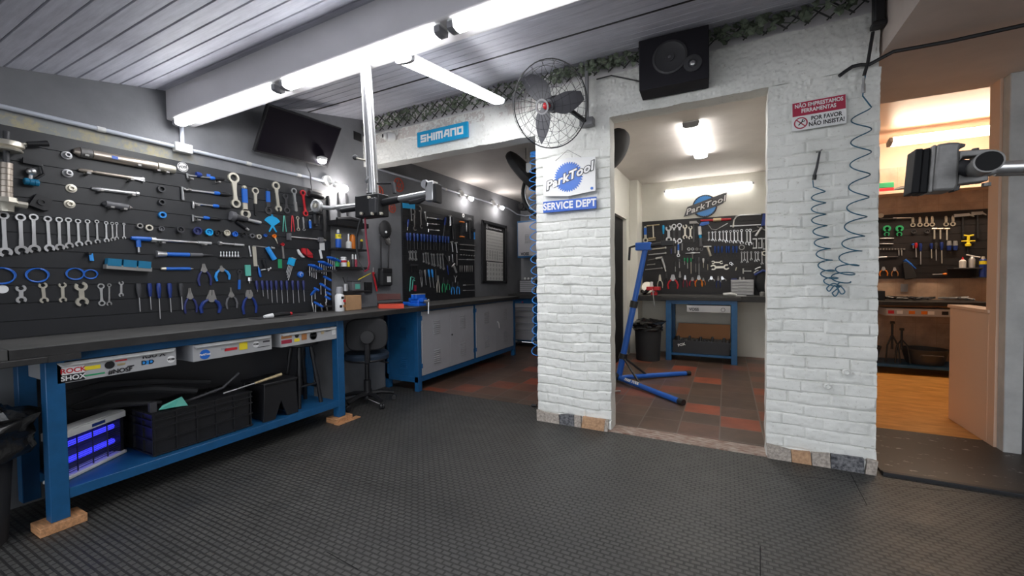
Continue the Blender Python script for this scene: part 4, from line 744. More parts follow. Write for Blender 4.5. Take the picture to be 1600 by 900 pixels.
for i in range(7): T(1, 'bar', (344.5 + i * 4.5, 401.5), (344.3 + i * 4.5, 393), .014, 'driver_bit', ORD[i] + ' small silver bit on the thin rail, counted from the blue torque wrench', 'bit', 'seven small bits on the thin rail', off=.004, m='chrome', prof=[(0, .5), (.35, .5), (.4, .25), (.75, .25), (.8, .42), (1, .2)])
T(1, 'bars', (388, 384), (391, 401), .016, 'small_rod', 'short steel rod hanging from a hook right of the bits', 'rod', segs=[('rod', 'steel', 0, .9, .35, .4), ('tip', 'chrome', .9, 1, .5, .5)])
T(1, 'box', (396.5, 385), (399, 416), .030, 'flat_gauge', 'flat pale metal bar hanging below the thin cross rod', 'gauge', m='nickel', d=.006)
T(1, 'bars', (394, 384), (428, 388), .012, 'cross_rod', 'thin horizontal rod with chrome tip over the thick blue grip', 'rod', segs=[('rod', 'dullsteel', 0, .85, .3, .3), ('tip', 'chrome', .85, 1, .9, .9)])
T(1, 'bars', (415, 387), (426.5, 405.5), .042, 'thick_lever', 'thick bright blue slanted grip', 'tool', segs=[('grip', 'ltblue', 0, 1, .45, .5)])
F, L = bframe(1, (449, 370), (504, 375)); put([('beam_rod', MB().tube([(0, 0, .02), (L, 0, .02)], .007, 8), 'chrome'), ('fixed_jaw', MB().box(-.012, .012, -.03, .03, .005, .04), 'midgrey'), ('sliding_jaw', MB().box(L * .83, L * .95, -.02, .02, .005, .04), 'midgrey'), ('tail', MB().tube([(L * .9, 0, .02), (L * 1.05, -.005, .02)], .011, 8), 'dullsteel')], F, 'alignment_gauge', 'long chrome alignment gauge at the right end of the panel', 'gauge')
T(1, 'box', (504, 316), (506.5, 372), .028, 'flat_bar', 'upright black flat bar above the chrome alignment gauge', 'bar', m='blackmat', d=.02)
# blue fan-shaped gauge
F, L = bframe(1, (425.5, 352), (435.5, 353)); fan = [(.078 * math.cos(a), .078 * math.sin(a) + .0) for a in [math.radians(28 + 124 * i / 16) for i in range(17)]] + [(-.012, -.005), (-.035, -.055), (-.026, -.060), (0, -.018), (.030, -.060), (.038, -.052), (.012, -.005)]
put([(None, MB().prism(fan, 0, .004).arc(0, .085, .003, .009, 0, 2 * PI, 0, .004, 12), 'cyan')], F, 'fan_gauge', 'bright sky blue fan-shaped gauge', 'gauge')
for i, (px, m, lb) in enumerate(((443, 'tealgreen', 'pair of thin green tyre levers'), (456, 'red', 'pair of thin red tyre levers'))):
    for s_ in (-1, 1): T(1, 'bars', (px + s_ * .6, 337), (px + s_ * 2.6 + 1, 362), .012, 'tyre_lever', ('thin green' if i == 0 else 'thin red') + ' lever, ' + ('inner' if s_ < 0 else 'outer') + ' leg of its pair beside the fan gauge', 'lever', segs=[('lever', m, 0, 1, .35, .3)])
T(1, 'rr', (464.5, 338), (466, 361), .030, 'small_spanner', 'small silver double-ring spanner beside the red levers', 'spanner', m='nickel'); T(1, 'hr', (475, 361), (473, 339), .026, 'small_spanner', 'small slim silver spanner right of the double-ring one', 'spanner', m='steel', hm='steel')
T(1, 'bars', (482.5, 343), (483.5, 357), .026, 'stub_driver', 'short blue rounded grip below the black cylinder lamp', 'tool', segs=[('neck', 'steel', 0, .2, .2, .3), ('grip', 'blue', .15, 1, .45, .45)]); T(1, 'bars', (491.5, 335), (493, 354), .036, 'stub_driver', 'short black rounded grip right of the blue one', 'tool', segs=[('grip', 'black', 0, 1, .5, .45)])
# orange clip, tag, lower middle bits
T(1, 'cup', (427, 369), (437, 369), .017, 'clip', 'small orange clip at the end of the socket row', 'clip', m='orange'); T(1, 'bars', (429, 372), (433, 381), .016, 'small_tip', 'tiny pale tip hanging below the orange clip', 'tip', segs=[('tip', 'nickel', 0, 1, .4, .25)])
F, L = bframe(1, (161, 416), (232, 421)); o = put([('holder', MB().box(0, L, -.016, .012, 0, .05), 'dullsteel')] + [('block', MB().box(L * (.02 + i * .33), L * (.31 + i * .33), .004, .050, .006, .052), 'petrol') for i in range(3)], F, 'block_holder', 'grey rail holding three sky blue blocks in the middle of the panel', 'holder')
T(1, 'bars', (140.5, 396), (142.5, 408), .022, 'blue_capsule', 'small pale blue capsule above the paired blue coils', 'capsule', segs=[('cap', 'ltblue', 0, 1, .45, .45)]); T(1, 'box', (133, 396), (138, 397), .012, 'peg', 'short black peg beside the pale blue capsule', 'peg', d=.05)
T(1, 'rh', (373, 454.5), (374, 421.5), .036, 'crank_wrench', 'blue crank wrench with dark hooked foot between the pliers', 'wrench', m='darkgrey'); bpy.data.objects[-1] if False else None
T(1, 'box', (386, 414), (387, 431), .040, 'teal_tool', 'folded white and teal tool above the round chrome head', 'tool', m='tealgreen', d=.014); T(1, 'bars', (388, 431), (388, 443), .034, 'ball_tip', 'chrome ball-ended tool below the teal one', 'tool', segs=[('ball', 'chrome', .2, .7, .45, .45), ('neck', 'dullsteel', .6, 1, .2, .15)])
T(1, 'drv', (406, 433), (402, 414), .020, 'blue_lever', 'slim blue lever left of the chrome cross tool', 'lever', hm='blue', hf=.8)
F, L = bframe(1, (410, 406), (413, 421)); put([('grip', MB().tube([(0, 0, .016), (L, .006, .016)], [.013, .010], 8), 'black'), ('jaw', MB().tube([(L, -.04, .016), (L, .05, .016)], .006, 8), 'chrome'), ('screw', MB().tube([(L * .9, .05, .016), (L * 1.2, .02, .016)], .004, 6), 'chrome')], F, 'chain_tool', 'black gripped chain tool with chrome cross jaw', 'chain tool')
T(1, 'box', (437, 405), (437.5, 419), .036, 'green_card', 'small dark green card hanging near the hex key fan', 'card', m='green', d=.003)
F, L = bframe(1, (455, 404), (446, 437)); put([('holder', MB().box(0, L * .32, -.026, .026, .002, .028), 'cyan')] + [('hex_key', MB().tube([(-.01, .04 - i * .012, .015), (0, .022 - i * .013, .015), (L * (1 - .1 * i), .018 - i * .012, .015)], .0035, 6), 'steel') for i in range(4)], F, 'hex_key_set', 'fold-out hex key set in a sky blue holder', 'hex keys')
T(1, 'box', (441, 383), (443, 404), .014, 'thin_file', 'thin grey file beside the red knife', 'file', m='dullsteel', d=.006)
F, L = bframe(1, (464, 390), (473, 403)); put([(None, MB().tube([(0, 0, .01), (L * .4, -.006, .01), (L * .8, -.002, .01), (L, .012, .01)], [.010, .014, .012, .006], 8), 'white')], F, 'white_hook', 'curved white plastic hook beside the red tool', 'hook')
F, L = bframe(1, (470, 388), (487, 402)); put([('body', MB().prism([(0, 0), (L * .3, .03), (L * .8, .02), (L, -.01), (L * .7, -.03), (L * .2, -.03)], .002, .026), 'red'), ('wire', MB().tube([(L * .2, .02, .03), (L * .5, -.03, .034), (L * .9, .02, .03)], .003, 6), 'black')], F, 'wound_reel', 'red reel wound with cord near the right end of the panel', 'reel')
T(1, 'cup', (440, 382), (446, 382), .014, 'red_plug', 'small red cap above the thin grey file', 'cap', m='red')
T(1, 'box', (503, 379), (503.5, 391), .056, 'price_card', 'small white card behind the red tipped tag', 'card', m='paper', d=.002); T(1, 'box', (499.5, 390), (502.5, 404), .024, 'white_tag', 'white slotted tag hanging below the small white card', 'tag', m='white', d=.004)
F, L = bframe(1, (468.5, 429), (478, 430)); put([('disc', MB().lathe([(0, .028), (.018, .028), (.024, .022)], (0, 0, 0), (0, 0, 1), 22), 'blue'), ('mark', MB().arc(0, 0, .012, .016, .5, 4.5, .024, .0248, 12), 'white')], F, 'tape_measure', 'round blue tape measure above the slim screwdrivers', 'tape measure')
# headset press, clamp and block at the far left
F, L = bframe(1, (8, 212), (8, 331), .035)
put([('screw', MB().tube([(-.02, 0, .02), (L, 0, .02)], .013, 12), 'darkgrey'), ('plate', MB().lathe([(.035, .062), (.05, .066), (.06, .066), (.064, .05), (.078, .062), (.085, .058)], (0, 0, .02), (1, 0, 0), 26), 'nickel'),
     ('sleeve', MB().lathe(sum([[(.15 + i * .032, .025), (.178 + i * .032, .025), (.180 + i * .032, .022)] for i in range(7)], []), (0, 0, .02), (1, 0, 0), 16), 'bronze'), ('nut', MB().lathe([(L - .075, .04), (L - .05, .045), (L - .03, .03), (L, .028)], (0, 0, .02), (1, 0, 0), 8), 'nickel'), ('side_lug', MB().tube([(L - .05, 0, .02), (L - .045, .075, .02)], .018, 8), 'nickel')], F, 'headset_press', 'tall bronze headset press with nickel plate at the far left', 'press')
T(1, 'bars', (22, 226), (74, 225), .030, 'press_lever', 'black lever handle on a thin rod beside the headset press', 'handle', off=.04, segs=[('rod', 'nickel', 0, .36, .25, .2), ('grip', 'black', .34, 1, .40, .55)])
F, L = bframe(1, (46, 252), (46, 290)); put([('bracket', MB().box(-.01, .02, -.03, .04, .01, .03).tube([(.01, .04, .02), (L * .45, .05, .02), (L * .8, .01, .02)], .006, 8), 'black'), ('joint', MB().ball((L * .45, 0, .03), .022, 12), 'chrome'), ('arm', MB().tube([(L * .45, 0, .03), (L * .8, -.005, .03)], .009, 8), 'steel'), ('knob', MB().lathe([(-.028, .016), (-.025, .019), (-.010, .019), (-.009, .017), (-.008, .019), (.010, .019), (.011, .017), (.012, .019), (.026, .019), (.029, .016)], (L * .88, 0, .03), (0, 1, 0), 14), 'petrol')], F, 'cable_puller', 'black bracket with chrome ball and ribbed blue knob', 'tool')
F, L = bframe(1, (62, 317), (74, 321)); put([(None, MB().prism([(-.040, -.036), (-.032, .036), (.034, .038), (.040, -.030), (.02, -.040)], .002, .034).arc(0, 0, .010, .018, 0, 2 * PI, .034, .042, 16), 'black')], F, 'rubber_block', 'thick black block with a round recess left of the bearing cups', 'block')
# round sticker
F, L = bframe(1, (285.5, 261), (296, 262)); r = put([('disc', MB().lathe([(0, .034), (.0012, .034)], (0, 0, 0), (0, 0, 1), 28), 'white'), ('ring', MB().arc(0, 0, .027, .031, .35, PI - .35, .0012, .0018).arc(0, 0, .027, .031, PI + .35, 2 * PI - .35, .0012, .0018), 'black')], F, 'round_sticker', 'white round VOSS sticker at the top edge of the big panel', 'sticker')
text('sticker_text', 'VOSS', .024, r, 'black', (0, 0, .0014), (0, 0, 0), ext=.0005, bold=.0008)
# blue P-handled hex keys in two holders
F, L = bframe(1, (482, 424), (528, 422)); put([(None, MB().box(-.01, L * .72, -.012, .006, 0, .09), 'darkgrey')], F, 'key_holder', 'upper black shelf holder for the blue handled hex keys', 'holder')
F, L = bframe(1, (494, 478), (512, 478)); put([(None, MB().box(-.03, .13, -.008, .006, 0, .07), 'darkgrey')], F, 'key_holder', 'lower black shelf holder for the blue handled hex keys', 'holder')
def phandle(px, py, L_, ln, dz=-.02, cls='P-handled'):
    p = on(px, py, 0, -3.44); dr = Vector((1, .15, dz)).normalized(); F = Matrix.Translation(p); r = empty('p_handle_key', M4=F, label=ln, cat='hex key', group='blue handled hex keys')
    MB().tube([(0, 0, 0), dr * L_ * .25, dr * L_ * .7, dr * L_], [.009, .0125, .0125, .009], 10).build('handle', mat('keyblue', (.012, .10, .46), .35).name if 'keyblue' not in MATS else 'keyblue', r)
    MB().tube([dr * L_ * .15 + Vector((0, 0, -.008)), dr * L_ * .15 + Vector((.0, 0, -.10))], .0028, 6).build('hex_rod', 'steel', r)
for g_, (x, y, c) in enumerate(((482, 412, 'lowest'), (497.5, 407, 'middle'), (511, 400, 'highest'))):
    for i in range(4): phandle(x + i * 3.4, y + i * 1.6 + 2, .085, ('front', 'second', 'third', 'rear')[3 - i] + ' blue hex key of the ' + c + ' group of four on the upper holder', -.12)
for i, (x, y, l_, lb) in enumerate(((506, 432, .10, 'top'), (500, 443, .07, 'inner upper'), (491, 450, .06, 'inner middle'), (486, 461, .08, 'lowest inner, steeply slanted'), (507, 448, .08, 'outer second'), (509, 456, .07, 'outer third'), (508, 463, .07, 'outer fourth'), (491, 472, .11, 'bottom, long'))): phandle(x, y, l_, lb + ' blue hex key of the loose arc under the upper holder', -.45 if i != 3 else .9)
for x, y in ((487, 485), (500, 486), (508, 484)): T(1, 'bars', (x, y - 12), (x + 3, y + 3), .014, 'small_rod', 'short steel rod below the blue hex key arc', 'rod', 'short steel rods below the hex keys', segs=[('rod', 'chrome', 0, 1, .4, .5)], off=.02)
# slatwall hooks seen under the tools
hk = None
for x, y in ((34, 234), (131, 249), (213, 264), (243, 272), (257, 275), (134, 276), (202, 286), (155, 303), (204, 310), (171, 329), (191, 332), (295, 285), (338, 290), (292, 302), (305, 326), (306, 349), (251, 384), (316, 387)):
    F, L = bframe(1, (x, y - 6), (x, y)); b_ = None
    if hk is None:
        hk = MB().box(-.012, .012, -.009, -.0065, .0005, .004).box(-.012, .012, .0065, .009, .0005, .004).box(.009, .012, -.009, .009, .0005, .05).box(.0, .012, -.009, .009, .048, .05).build('panel_hook', 'dullsteel'); o = hk
    else: o = hk.copy(); SC.collection.objects.link(o)
    o.matrix_world = F; tag(o, 'small bent steel hook pushed into a groove of the big tool panel', 'hook', 'small bent hooks of the big tool panel')
# ------------------------------------------------------------------ tools of the alcove panel
ZA = lambda x, y: (625 + x / 10, 310 + y / 10)
ZB = lambda x, y: (625 + x / 9.475, 380 + y / 9.475)
GA = 'on the alcove panel'
F, L = bframe(2, (629, 321), (648, 323)); put([(None, MB().box(0, L, -.03, .03, 0, .006), 'cyan')], F, 'blue_plate', 'sky blue plate at the top left corner of the alcove panel', 'plate')
T(2, 'cw', ZA(168, 150), ZA(182, 355), .024, 'small_wrench', 'thin wrench hanging under the sky blue plate', 'wrench')
T(2, 'hook', ZA(215, 165), ZA(225, 505), .075, 'hook_spanner', 'larger steel hook spanner, left of the pair ' + GA, 'spanner', m='dullsteel'); T(2, 'hook', ZA(315, 120), ZA(328, 470), .07, 'hook_spanner', 'steel hook spanner, right of the pair ' + GA, 'spanner', m='dullsteel')
T(2, 'bars', ZA(378, 205), ZA(402, 360), .016, 'pin_tool', 'thin grey pin tool right of the hook spanners', 'tool', segs=[('tip', 'chrome', 0, .15, .8, .8), ('rod', 'dullsteel', .15, 1, .4, .3)])
for i, (a, c, lg) in enumerate((((415, 300), (660, 335), -.01), ((420, 395), (612, 412), -.03), ((436, 490), (615, 505), -.03))): T(2, 'lhex', ZA(*a), ZA(*c), .020, 'hex_wrench', ('uppermost', 'middle', 'lowest')[i] + ' of three level bent hex wrenches ' + GA, 'hex wrench', hf=.4, leg=lg, r=.005, hm='steel' if i else 'navy', hm2='darkgrey' if i < 2 else 'chrome')
T(2, 'drv', ZA(120, 330), ZA(103, 500), .024, 'purple_driver', 'short driver with dark purple grip near the panel edge', 'driver', hm='navy', hf=.7)
T(2, 'bars', ZA(700, 300), ZA(662, 600), .030, 'long_file', 'long dark file with pale blue edge ' + GA, 'file', segs=[('grip', 'navy', 0, .4, .5, .4), ('blade', 'darkgrey', .4, 1, .35, .3)])
F, L = bframe(2, ZA(812, 275), ZA(838, 640)); put([('blade', MB().prism([(0, -.02), (.02, .012), (L * .35, .01), (L * .35, -.012)], .002, .018), 'darkgrey'), ('blade', MB().prism([(.03, -.10), (L * .2, -.055), (L * .36, .0), (L * .34, -.02)], .002, .016), 'darkgrey')] + [('handle', MB().tube([(L * .33, 0, .012), (L * .6, s_ * .018, .012), (L, s_ * .022 + .005, .012)], [.011, .013, .014], 8), 'black') for s_ in (-1, 1)], F, 'bolt_cutter', 'large black bolt cutter ' + GA, 'cutter')
T(2, 'ham', ZA(770, 265), ZA(775, 425), .05, 'small_hammer', 'small chrome hammer left of the bolt cutter', 'hammer', m='dullsteel', hm='chrome')
F, L = bframe(2, ZA(948, 370), ZA(952, 600)); put([('jaw', MB().tube([(0, -.055, .02), (0, .055, .02)], .011, 8), 'orange'), ('jaw', MB().tube([(L, -.055, .02), (L, .055, .02)], .011, 8), 'orange'), ('bar', MB().box(0, L, -.02, -.012, .006, .016).box(0, L, .012, .02, .006, .016), 'darkgrey')], F, 'bar_clamp', 'bar clamp with two bright orange jaws ' + GA, 'clamp')
T(2, 'bars', ZA(1028, 385), ZA(1030, 520), .022, 'chrome_punch', 'chrome punch between the orange clamp and the hammer', 'punch', segs=[('rod', 'chrome', 0, 1, .4, .35)])
T(2, 'ham', ZA(1070, 305), ZA(1085, 630), .10, 'claw_hammer', 'claw hammer with black handle at the right of the alcove panel', 'hammer', m='chrome')
T(2, 'ring', ZA(990, 268), ZA(1010, 268), .030, 'white_badge', 'small white round badge at the top of the alcove panel', 'badge', m='white', d=.001, hole=.4)
T(2, 'box', ZA(1130, 480), ZA(1130, 520), .05, 'black_holder', 'black holder at the right edge of the alcove panel', 'holder', m='black', d=.04); T(2, 'bars', ZA(1148, 530), ZA(1150, 640), .03, 'pale_blue_tube', 'pale blue tube at the right edge of the alcove panel', 'tube', segs=[('tube', 'ltblue', 0, 1, .4, .4)])
xs = [97, 140, 203, 255, 315, 360, 410, 460, 510, 545, 600, 652, 692, 738]
for i, x in enumerate(xs): T(2, 'drv', ZA(x, 538 + i * 4.4), ZA(x + 4, 800 + i * 1), .036, 'screwdriver', ORD[i] + ' of fourteen blue screwdrivers in a row ' + GA + ', from its left', 'screwdriver', 'blue screwdrivers on the alcove panel', m='darkgrey', hm='handleblue' if i % 2 else 'navy', hf=.47)
for i, (x, y0, y1) in enumerate(((800, 680, 838), (865, 695, 850))): T(2, 'T', ZA(x, y0), ZA(x + 18, y1), .06, 'tee_key', ('left' if i == 0 else 'right') + ' one of two chrome T-handled keys ' + GA, 'T key', r=.007, m='chrome')
for i, (y, n) in enumerate(((720, 9), (800, 8), (880, 6))):
    F, L = bframe(2, ZA(915, y), ZA(1160, y + 20)); put([('rail', MB().box(0, L, -.006, .006, .001, .012), 'darkgrey')] + [('socket', MB().lathe([(0, .009), (.02, .009), (.022, .007)], (L * (k + .5) / n, 0, .012), (0, 0, 1), 10), 'dullsteel') for k in range(n)], F, 'socket_rail', ('upper', 'middle', 'lower')[i] + ' rail of small sockets ' + GA, 'socket rail')
T(2, 'bars', ZB(862, 240), ZB(1100, 246), .016, 'chrome_bar', 'long chrome breaker bar below the socket rails', 'bar', segs=[('rod', 'chrome', 0, .5, .35, .35), ('grip', 'steel', .5, .85, .6, .6), ('end', 'chrome', .85, 1, .35, .35)])
for i, (x, x1, y1) in enumerate(((140, 148, 258), (178, 188, 262), (222, 234, 265))): T(2, 'oo', ZB(x, 105), ZB(x1, y1), .040, 'open_spanner', ('left', 'middle', 'right')[i] + ' of three double open spanners ' + GA, 'spanner', m='steel')
for i, (x, x1, y0, y1) in enumerate(((340, 350, 145, 290), (378, 390, 135, 303), (408, 425, 140, 318), (462, 478, 150, 335), (495, 510, 155, 350), (548, 565, 150, 352), (588, 600, 152, 380), (625, 648, 152, 398))): T(2, 'cw', ZB(x, y0), ZB(x1, y1), .028 + .0016 * i, 'combination_wrench', ORD[i] + ' of eight slanting combination wrenches ' + GA + ', smallest first', 'wrench', 'slanting wrenches on the alcove panel', m='chrome' if i % 2 else 'steel')
for i, (a, c) in enumerate((((718, 190), (720, 265)), ((765, 165), (775, 285)), ((832, 160), (834, 330)), ((660, 185), (720, 300)), ((690, 330), (708, 465)))): T(2, 'bars', ZB(*a), ZB(*c), .020, 'socket_bar', ('short pale', 'slanted bright', 'long grey upright', 'dark tilted', 'dark blue upright')[i] + ' bar right of the slanting wrenches ' + GA, 'bar', segs=[('rod', ('steel', 'chrome', 'dullsteel', 'darkgrey', 'navy')[i], 0, 1, .4, .3)])
F, L = bframe(2, ZB(770, 325), ZB(815, 435)); put([('head', MB().tube([(0, -.045, .025), (0, .035, .025)], .013, 10), 'chrome'), ('grip', MB().tube([(0, 0, .025), (L, 0, .025)], [.016, .013], 10), 'steel')], F, 'air_ratchet', 'pistol shaped silver air tool ' + GA, 'air tool')
F, L = bframe(2, ZB(815, 580), ZB(815, 520)); put([(None, MB().tube([(0, 0, .006), (L, 0, .006)], .005, 6).tube([(L, 0, .006), (L + .035, .035, .006)], .005, 6).tube([(L, 0, .006), (L + .035, -.035, .006)], .005, 6), 'steel')], F, 'three_way_wrench', 'small Y-shaped three-way wrench ' + GA, 'wrench')
for i, x in enumerate((882, 910, 948, 976, 1000, 1030, 1060)): T(2, 'bars', ZB(x, 330), ZB(x + 2, 425), .014, 'small_tip', ORD[i] + ' of seven small steel tips low on the right of the alcove panel', 'tip', 'small steel tips on the alcove panel', segs=[('tip', 'dullsteel', 0, 1, .5, .3)])
for i, (a, c, hm) in enumerate((((275, 395), (308, 650), 'darkgrey'), ((352, 395), (375, 620), 'dullsteel'), ((410, 388), (440, 655), 'ltblue'), ((458, 388), (492, 665), 'ltblue'), ((305, 400), (318, 640), 'darkgrey'))): T(2, 'drv', ZB(*a), ZB(*c), .030, 'long_driver', ('leftmost dark', 'grey shafted', 'pale blue, nearer the grey one,', 'pale blue, nearer the locking pliers,', 'second dark')[i] + ' long driver in the lower row ' + GA, 'driver', m='steel', hm=hm, hf=.42)
T(2, 'bars', ZB(515, 385), ZB(522, 570), .022, 'black_file', 'black file left of the locking pliers', 'file', segs=[('file', 'darkgrey', 0, 1, .45, .3)])
T(2, 'pl', ZB(556, 478), ZB(560, 728), .055, 'locking_pliers', 'chrome locking pliers ' + GA, 'pliers', m='chrome', hm='nickel', jl=.28)
for i, (x, y0, y1, hm, lb) in enumerate(((640, 505, 728, 'green', 'green gripped pliers beside the chrome locking pliers'), (705, 540, 692, 'green', 'smaller green gripped pliers ' + GA), (775, 575, 758, 'ltblue', 'left one of two pale blue gripped pliers ' + GA), (852, 570, 755, 'ltblue', 'right one of two pale blue gripped pliers ' + GA))): T(2, 'pl', ZB(x, y0), ZB(x + 3, y1), .075, 'pliers', lb, 'pliers', m='darkgrey', hm=hm, jl=.36)
for i, (x, y0, y1, s_, m_) in enumerate(((150, 495, 712, .07, 'tealgreen'), (175, 535, 690, .03, 'tealgreen'))):
    F, L = bframe(2, ZB(x, y0), ZB(x - 18, y1)); put([(None, MB().tube([(.012, s_, .012 + .01 * i), (.0, s_ * .2, .012 + .01 * i), (.006, 0, .012 + .01 * i), (L, 0, .012 + .01 * i)], .007 - .001 * i, 8), m_)], F, 'large_hex_key', ('larger', 'smaller')[i] + ' pale green bent hex key at the lower left of the alcove panel', 'hex key')
T(2, 'box', ZB(215, 620), ZB(215, 710), .03, 'red_tool', 'small dark red tool above the blue vise', 'tool', m='rose', d=.02)
F, L = bframe(2, ZB(150, 322), ZB(250, 322)); put([('bridge', MB().box(0, L, -.01, .01, .002, .02), 'darkgrey')] + [('leg', MB().box(q * L - .006, q * L + .006, -.09, 0, .002, .016), 'black') for q in (.1, .5, .9)], F, 'gear_puller', 'black three-legged puller at the left of the alcove panel', 'puller')
for i, (y, lb) in enumerate(((622, 'upper of two thin horizontal rods low on the alcove panel'), (700, 'lower of two thin horizontal rods low on the alcove panel'))): T(2, 'bars', ZB(930, y), ZB(1095, y - 5), .018, 'thin_rod', lb, 'rod', segs=[('tip', 'chrome', 0, .2, .5, .5), ('rod', 'dullsteel' if i == 0 else 'chrome', .2, 1, .25, .25)])

# ------------------------------------------------------------------ tools of the middle room panel
A3 = lambda x, y: (980 + x / 9, 300 + y / 9)
B3 = lambda x, y: (1090 + x / 10, 330 + y / 10)
C3 = lambda x, y: (980 + x / 10, 380 + y / 10)
D3 = lambda x, y: (1090 + x / 11.25, 390 + y / 11.25)
GM = 'on the middle room panel'
T(3, 'rh', A3(255, 480), A3(260, 715), .085, 'blue_wrench', 'blue handled wrench with open silver foot at the far left ' + GM, 'wrench')
F, L = bframe(3, A3(365, 470), A3(372, 640)); put([('crossbar', MB().tube([(0, -.10, .02), (0, .10, .02)], .010, 8), 'gold'), ('stem', MB().tube([(0, 0, .02), (L, 0, .02)], .012, 8), 'nickel'), ('foot', MB().box(L, L + .018, -.08, .03, .005, .03).box(L + .035, L + .05, -.08, .03, .005, .03), 'gold')], F, 'tee_puller', 'golden T-shaped puller near the top left ' + GM, 'puller')
T(3, 'drv', A3(510, 470), A3(512, 690), .04, 'screwdriver', 'teal handled screwdriver right of the golden puller', 'screwdriver', m='darkgrey', hm='cyan', hf=.55)
T(3, 'oo', A3(583, 470), A3(588, 712), .095, 'open_spanner', 'largest double open spanner ' + GM, 'spanner', m='steel')
T(3, 'ro', A3(658, 450), A3(662, 725), .075, 'ring_wrench', 'left one of two chrome ring wrenches with dark shanks', 'wrench', m='chrome'); T(3, 'rr', A3(735, 440), A3(738, 720), .072, 'ring_wrench', 'right one of two chrome ring wrenches with dark shanks', 'wrench', m='chrome')
for s_ in ((658, 0), (735, 1)):
    F, L = bframe(3, A3(s_[0], 540), A3(s_[0] + 2, 650)); put([(None, MB().box(0, L, -.018, .018, .010, .021), 'darkgrey')], F, 'shank_grip', ('left' if not s_[1] else 'right') + ' dark sleeve on the chrome ring wrench ' + GM, 'sleeve')
T(3, 'oo', A3(812, 455), A3(815, 665), .070, 'open_spanner', 'middle sized double open spanner ' + GM, 'spanner', m='nickel'); T(3, 'oo', A3(890, 475), A3(888, 668), .060, 'open_spanner', 'smallest double open spanner beside the claw hammer', 'spanner', m='nickel')
T(3, 'ham', A3(935, 410), A3(940, 710), .12, 'claw_hammer', 'old dark claw hammer ' + GM, 'hammer', m='dullsteel', hm='midgrey')
T(3, 'bars', A3(1018, 485), A3(1040, 770), .055, 'scraper', 'long scraper with white top and teal band', 'scraper', segs=[('blade', 'white', 0, .42, .4, .5), ('band', 'cyan', .42, .58, .4, .4), ('grip', 'midgrey', .58, 1, .5, .5)])
T(3, 'bars', B3(45, 150), B3(525, 128), .045, 'spirit_level', 'red bar with golden middle at the top ' + GM, 'level', segs=[('bar', 'red', 0, .42, .35, .4), ('middle', 'gold', .42, .68, .6, .6), ('bar', 'red', .68, 1, .4, .35)])
F, L = bframe(3, B3(30, 205), B3(470, 210)); put([('grip', MB().prism([(0, -.02), (.02, .03), (.13, .045), (.14, .01), (.05, -.025)], .002, .03), 'blue'), ('bow', MB().tube([(.12, 0, .012), (L * .45, -.075, .012), (L * .62, -.08, .012), (L, .02, .012)], .006, 8), 'steel')], F, 'bow_saw', 'thin curved bow with bright blue grip ' + GM, 'saw')
F, L = bframe(3, B3(555, 235), B3(990, 215)); put([('frame', MB().tube([(0, -.02, .015), (.01, .09, .015), (.04, .14, .015), (.09, .155, .015), (L, .155, .015)], .012, 8), 'chrome'), ('blade', MB().box(-.04, L, -.004, .012, .01, .014), 'steel'), ('handle', MB().prism([(L, -.02), (L + .02, .165), (L + .09, .16), (L + .10, .02), (L + .06, -.01)], .002, .03), 'navy')], F, 'hacksaw', 'chrome framed hacksaw at the top right ' + GM, 'hacksaw')
x3 = [175, 232, 277, 343, 400, 450, 513, 572, 625, 686, 770, 820]; t3 = [320, 318, 312, 312, 305, 303, 298, 292, 292, 283, 280, 276]; b3 = [467, 467, 480, 473, 482, 495, 498, 505, 502, 520, 530, 540]
for i in range(12): T(3, 'cw', B3(x3[i], t3[i]), B3(x3[i] + 3, b3[i]), .032 + .0022 * i, 'combination_wrench', ORD[i] + ' of twelve combination wrenches in the upper row ' + GM + ', smallest first', 'wrench', 'upper row of wrenches in the middle room', m='chrome' if i % 2 else 'steel')
xg = [773, 822, 873, 940, 1015, 1060, 1130]; tg = [38, 36, 34, 32, 30, 34, 34]; bg = [238, 208, 238, 192, 218, 215, 268]
for i in range(7): T(3, 'cw', D3(xg[i], tg[i]), D3(xg[i] + 3, bg[i]), (.028, .034, .03, .034, .034, .042, .034)[i], 'thin_wrench', ORD[i] + ' of seven thin wrenches in the right-hand row above the drawer box', 'wrench', 'lower row of thin wrenches in the middle room', m='steel')
for i, (x, y0, y1, h) in enumerate(((885, 425, 585, .07), (970, 420, 582, .07), (1040, 420, 600, .06))): T(3, 'cc', B3(x, y0), B3(x, y1), h, 'c_clamp', ('left', 'middle', 'right')[i] + ' one of three steel C-clamps ' + GM, 'clamp')
F, L = bframe(3, B3(1000, 250), B3(905, 390)); put([('barrel', MB().tube([(0, 0, .02), (L, 0, .02)], [.014, .018], 8), 'steel'), ('lever', MB().tube([(.02, -.06, .02), (.02, .07, .02)], .009, 8), 'dullsteel'), ('lever', MB().tube([(.06, -.02, .02), (L * .8, -.07, .02)], .008, 8), 'dullsteel')], F, 'grease_gun', 'old steel grease gun below the hacksaw handle', 'grease gun')
xc = [272, 325, 380, 452, 490, 555, 608]
for i in range(7): T(3, 'drv', B3(xc[i], 545), B3(xc[i] + 2, 715), .032, 'blue_driver', ORD[i] + ' of seven blue handled drivers ' + GM, 'driver', 'blue handled drivers in the middle room', m='darkgrey', hm='handleblue', hf=.62)
T(3, 'ring', B3(690, 565), B3(700, 565), .040, 'black_ring', 'black oil filter ring right of the blue drivers', 'ring', m='dullsteel', hole=.7)
F, L = bframe(3, B3(90, 555), B3(215, 552)); put([('crossbar', MB().tube([(0, 0, .02), (L, 0, .02)], .011, 8), 'white'), ('grip', MB().tube([(L * .5, 0, .02), (L * .95, -.15, .02)], .019, 8), 'nickel')], F, 'glue_gun', 'cream T-shaped gun left of the blue drivers', 'tool')
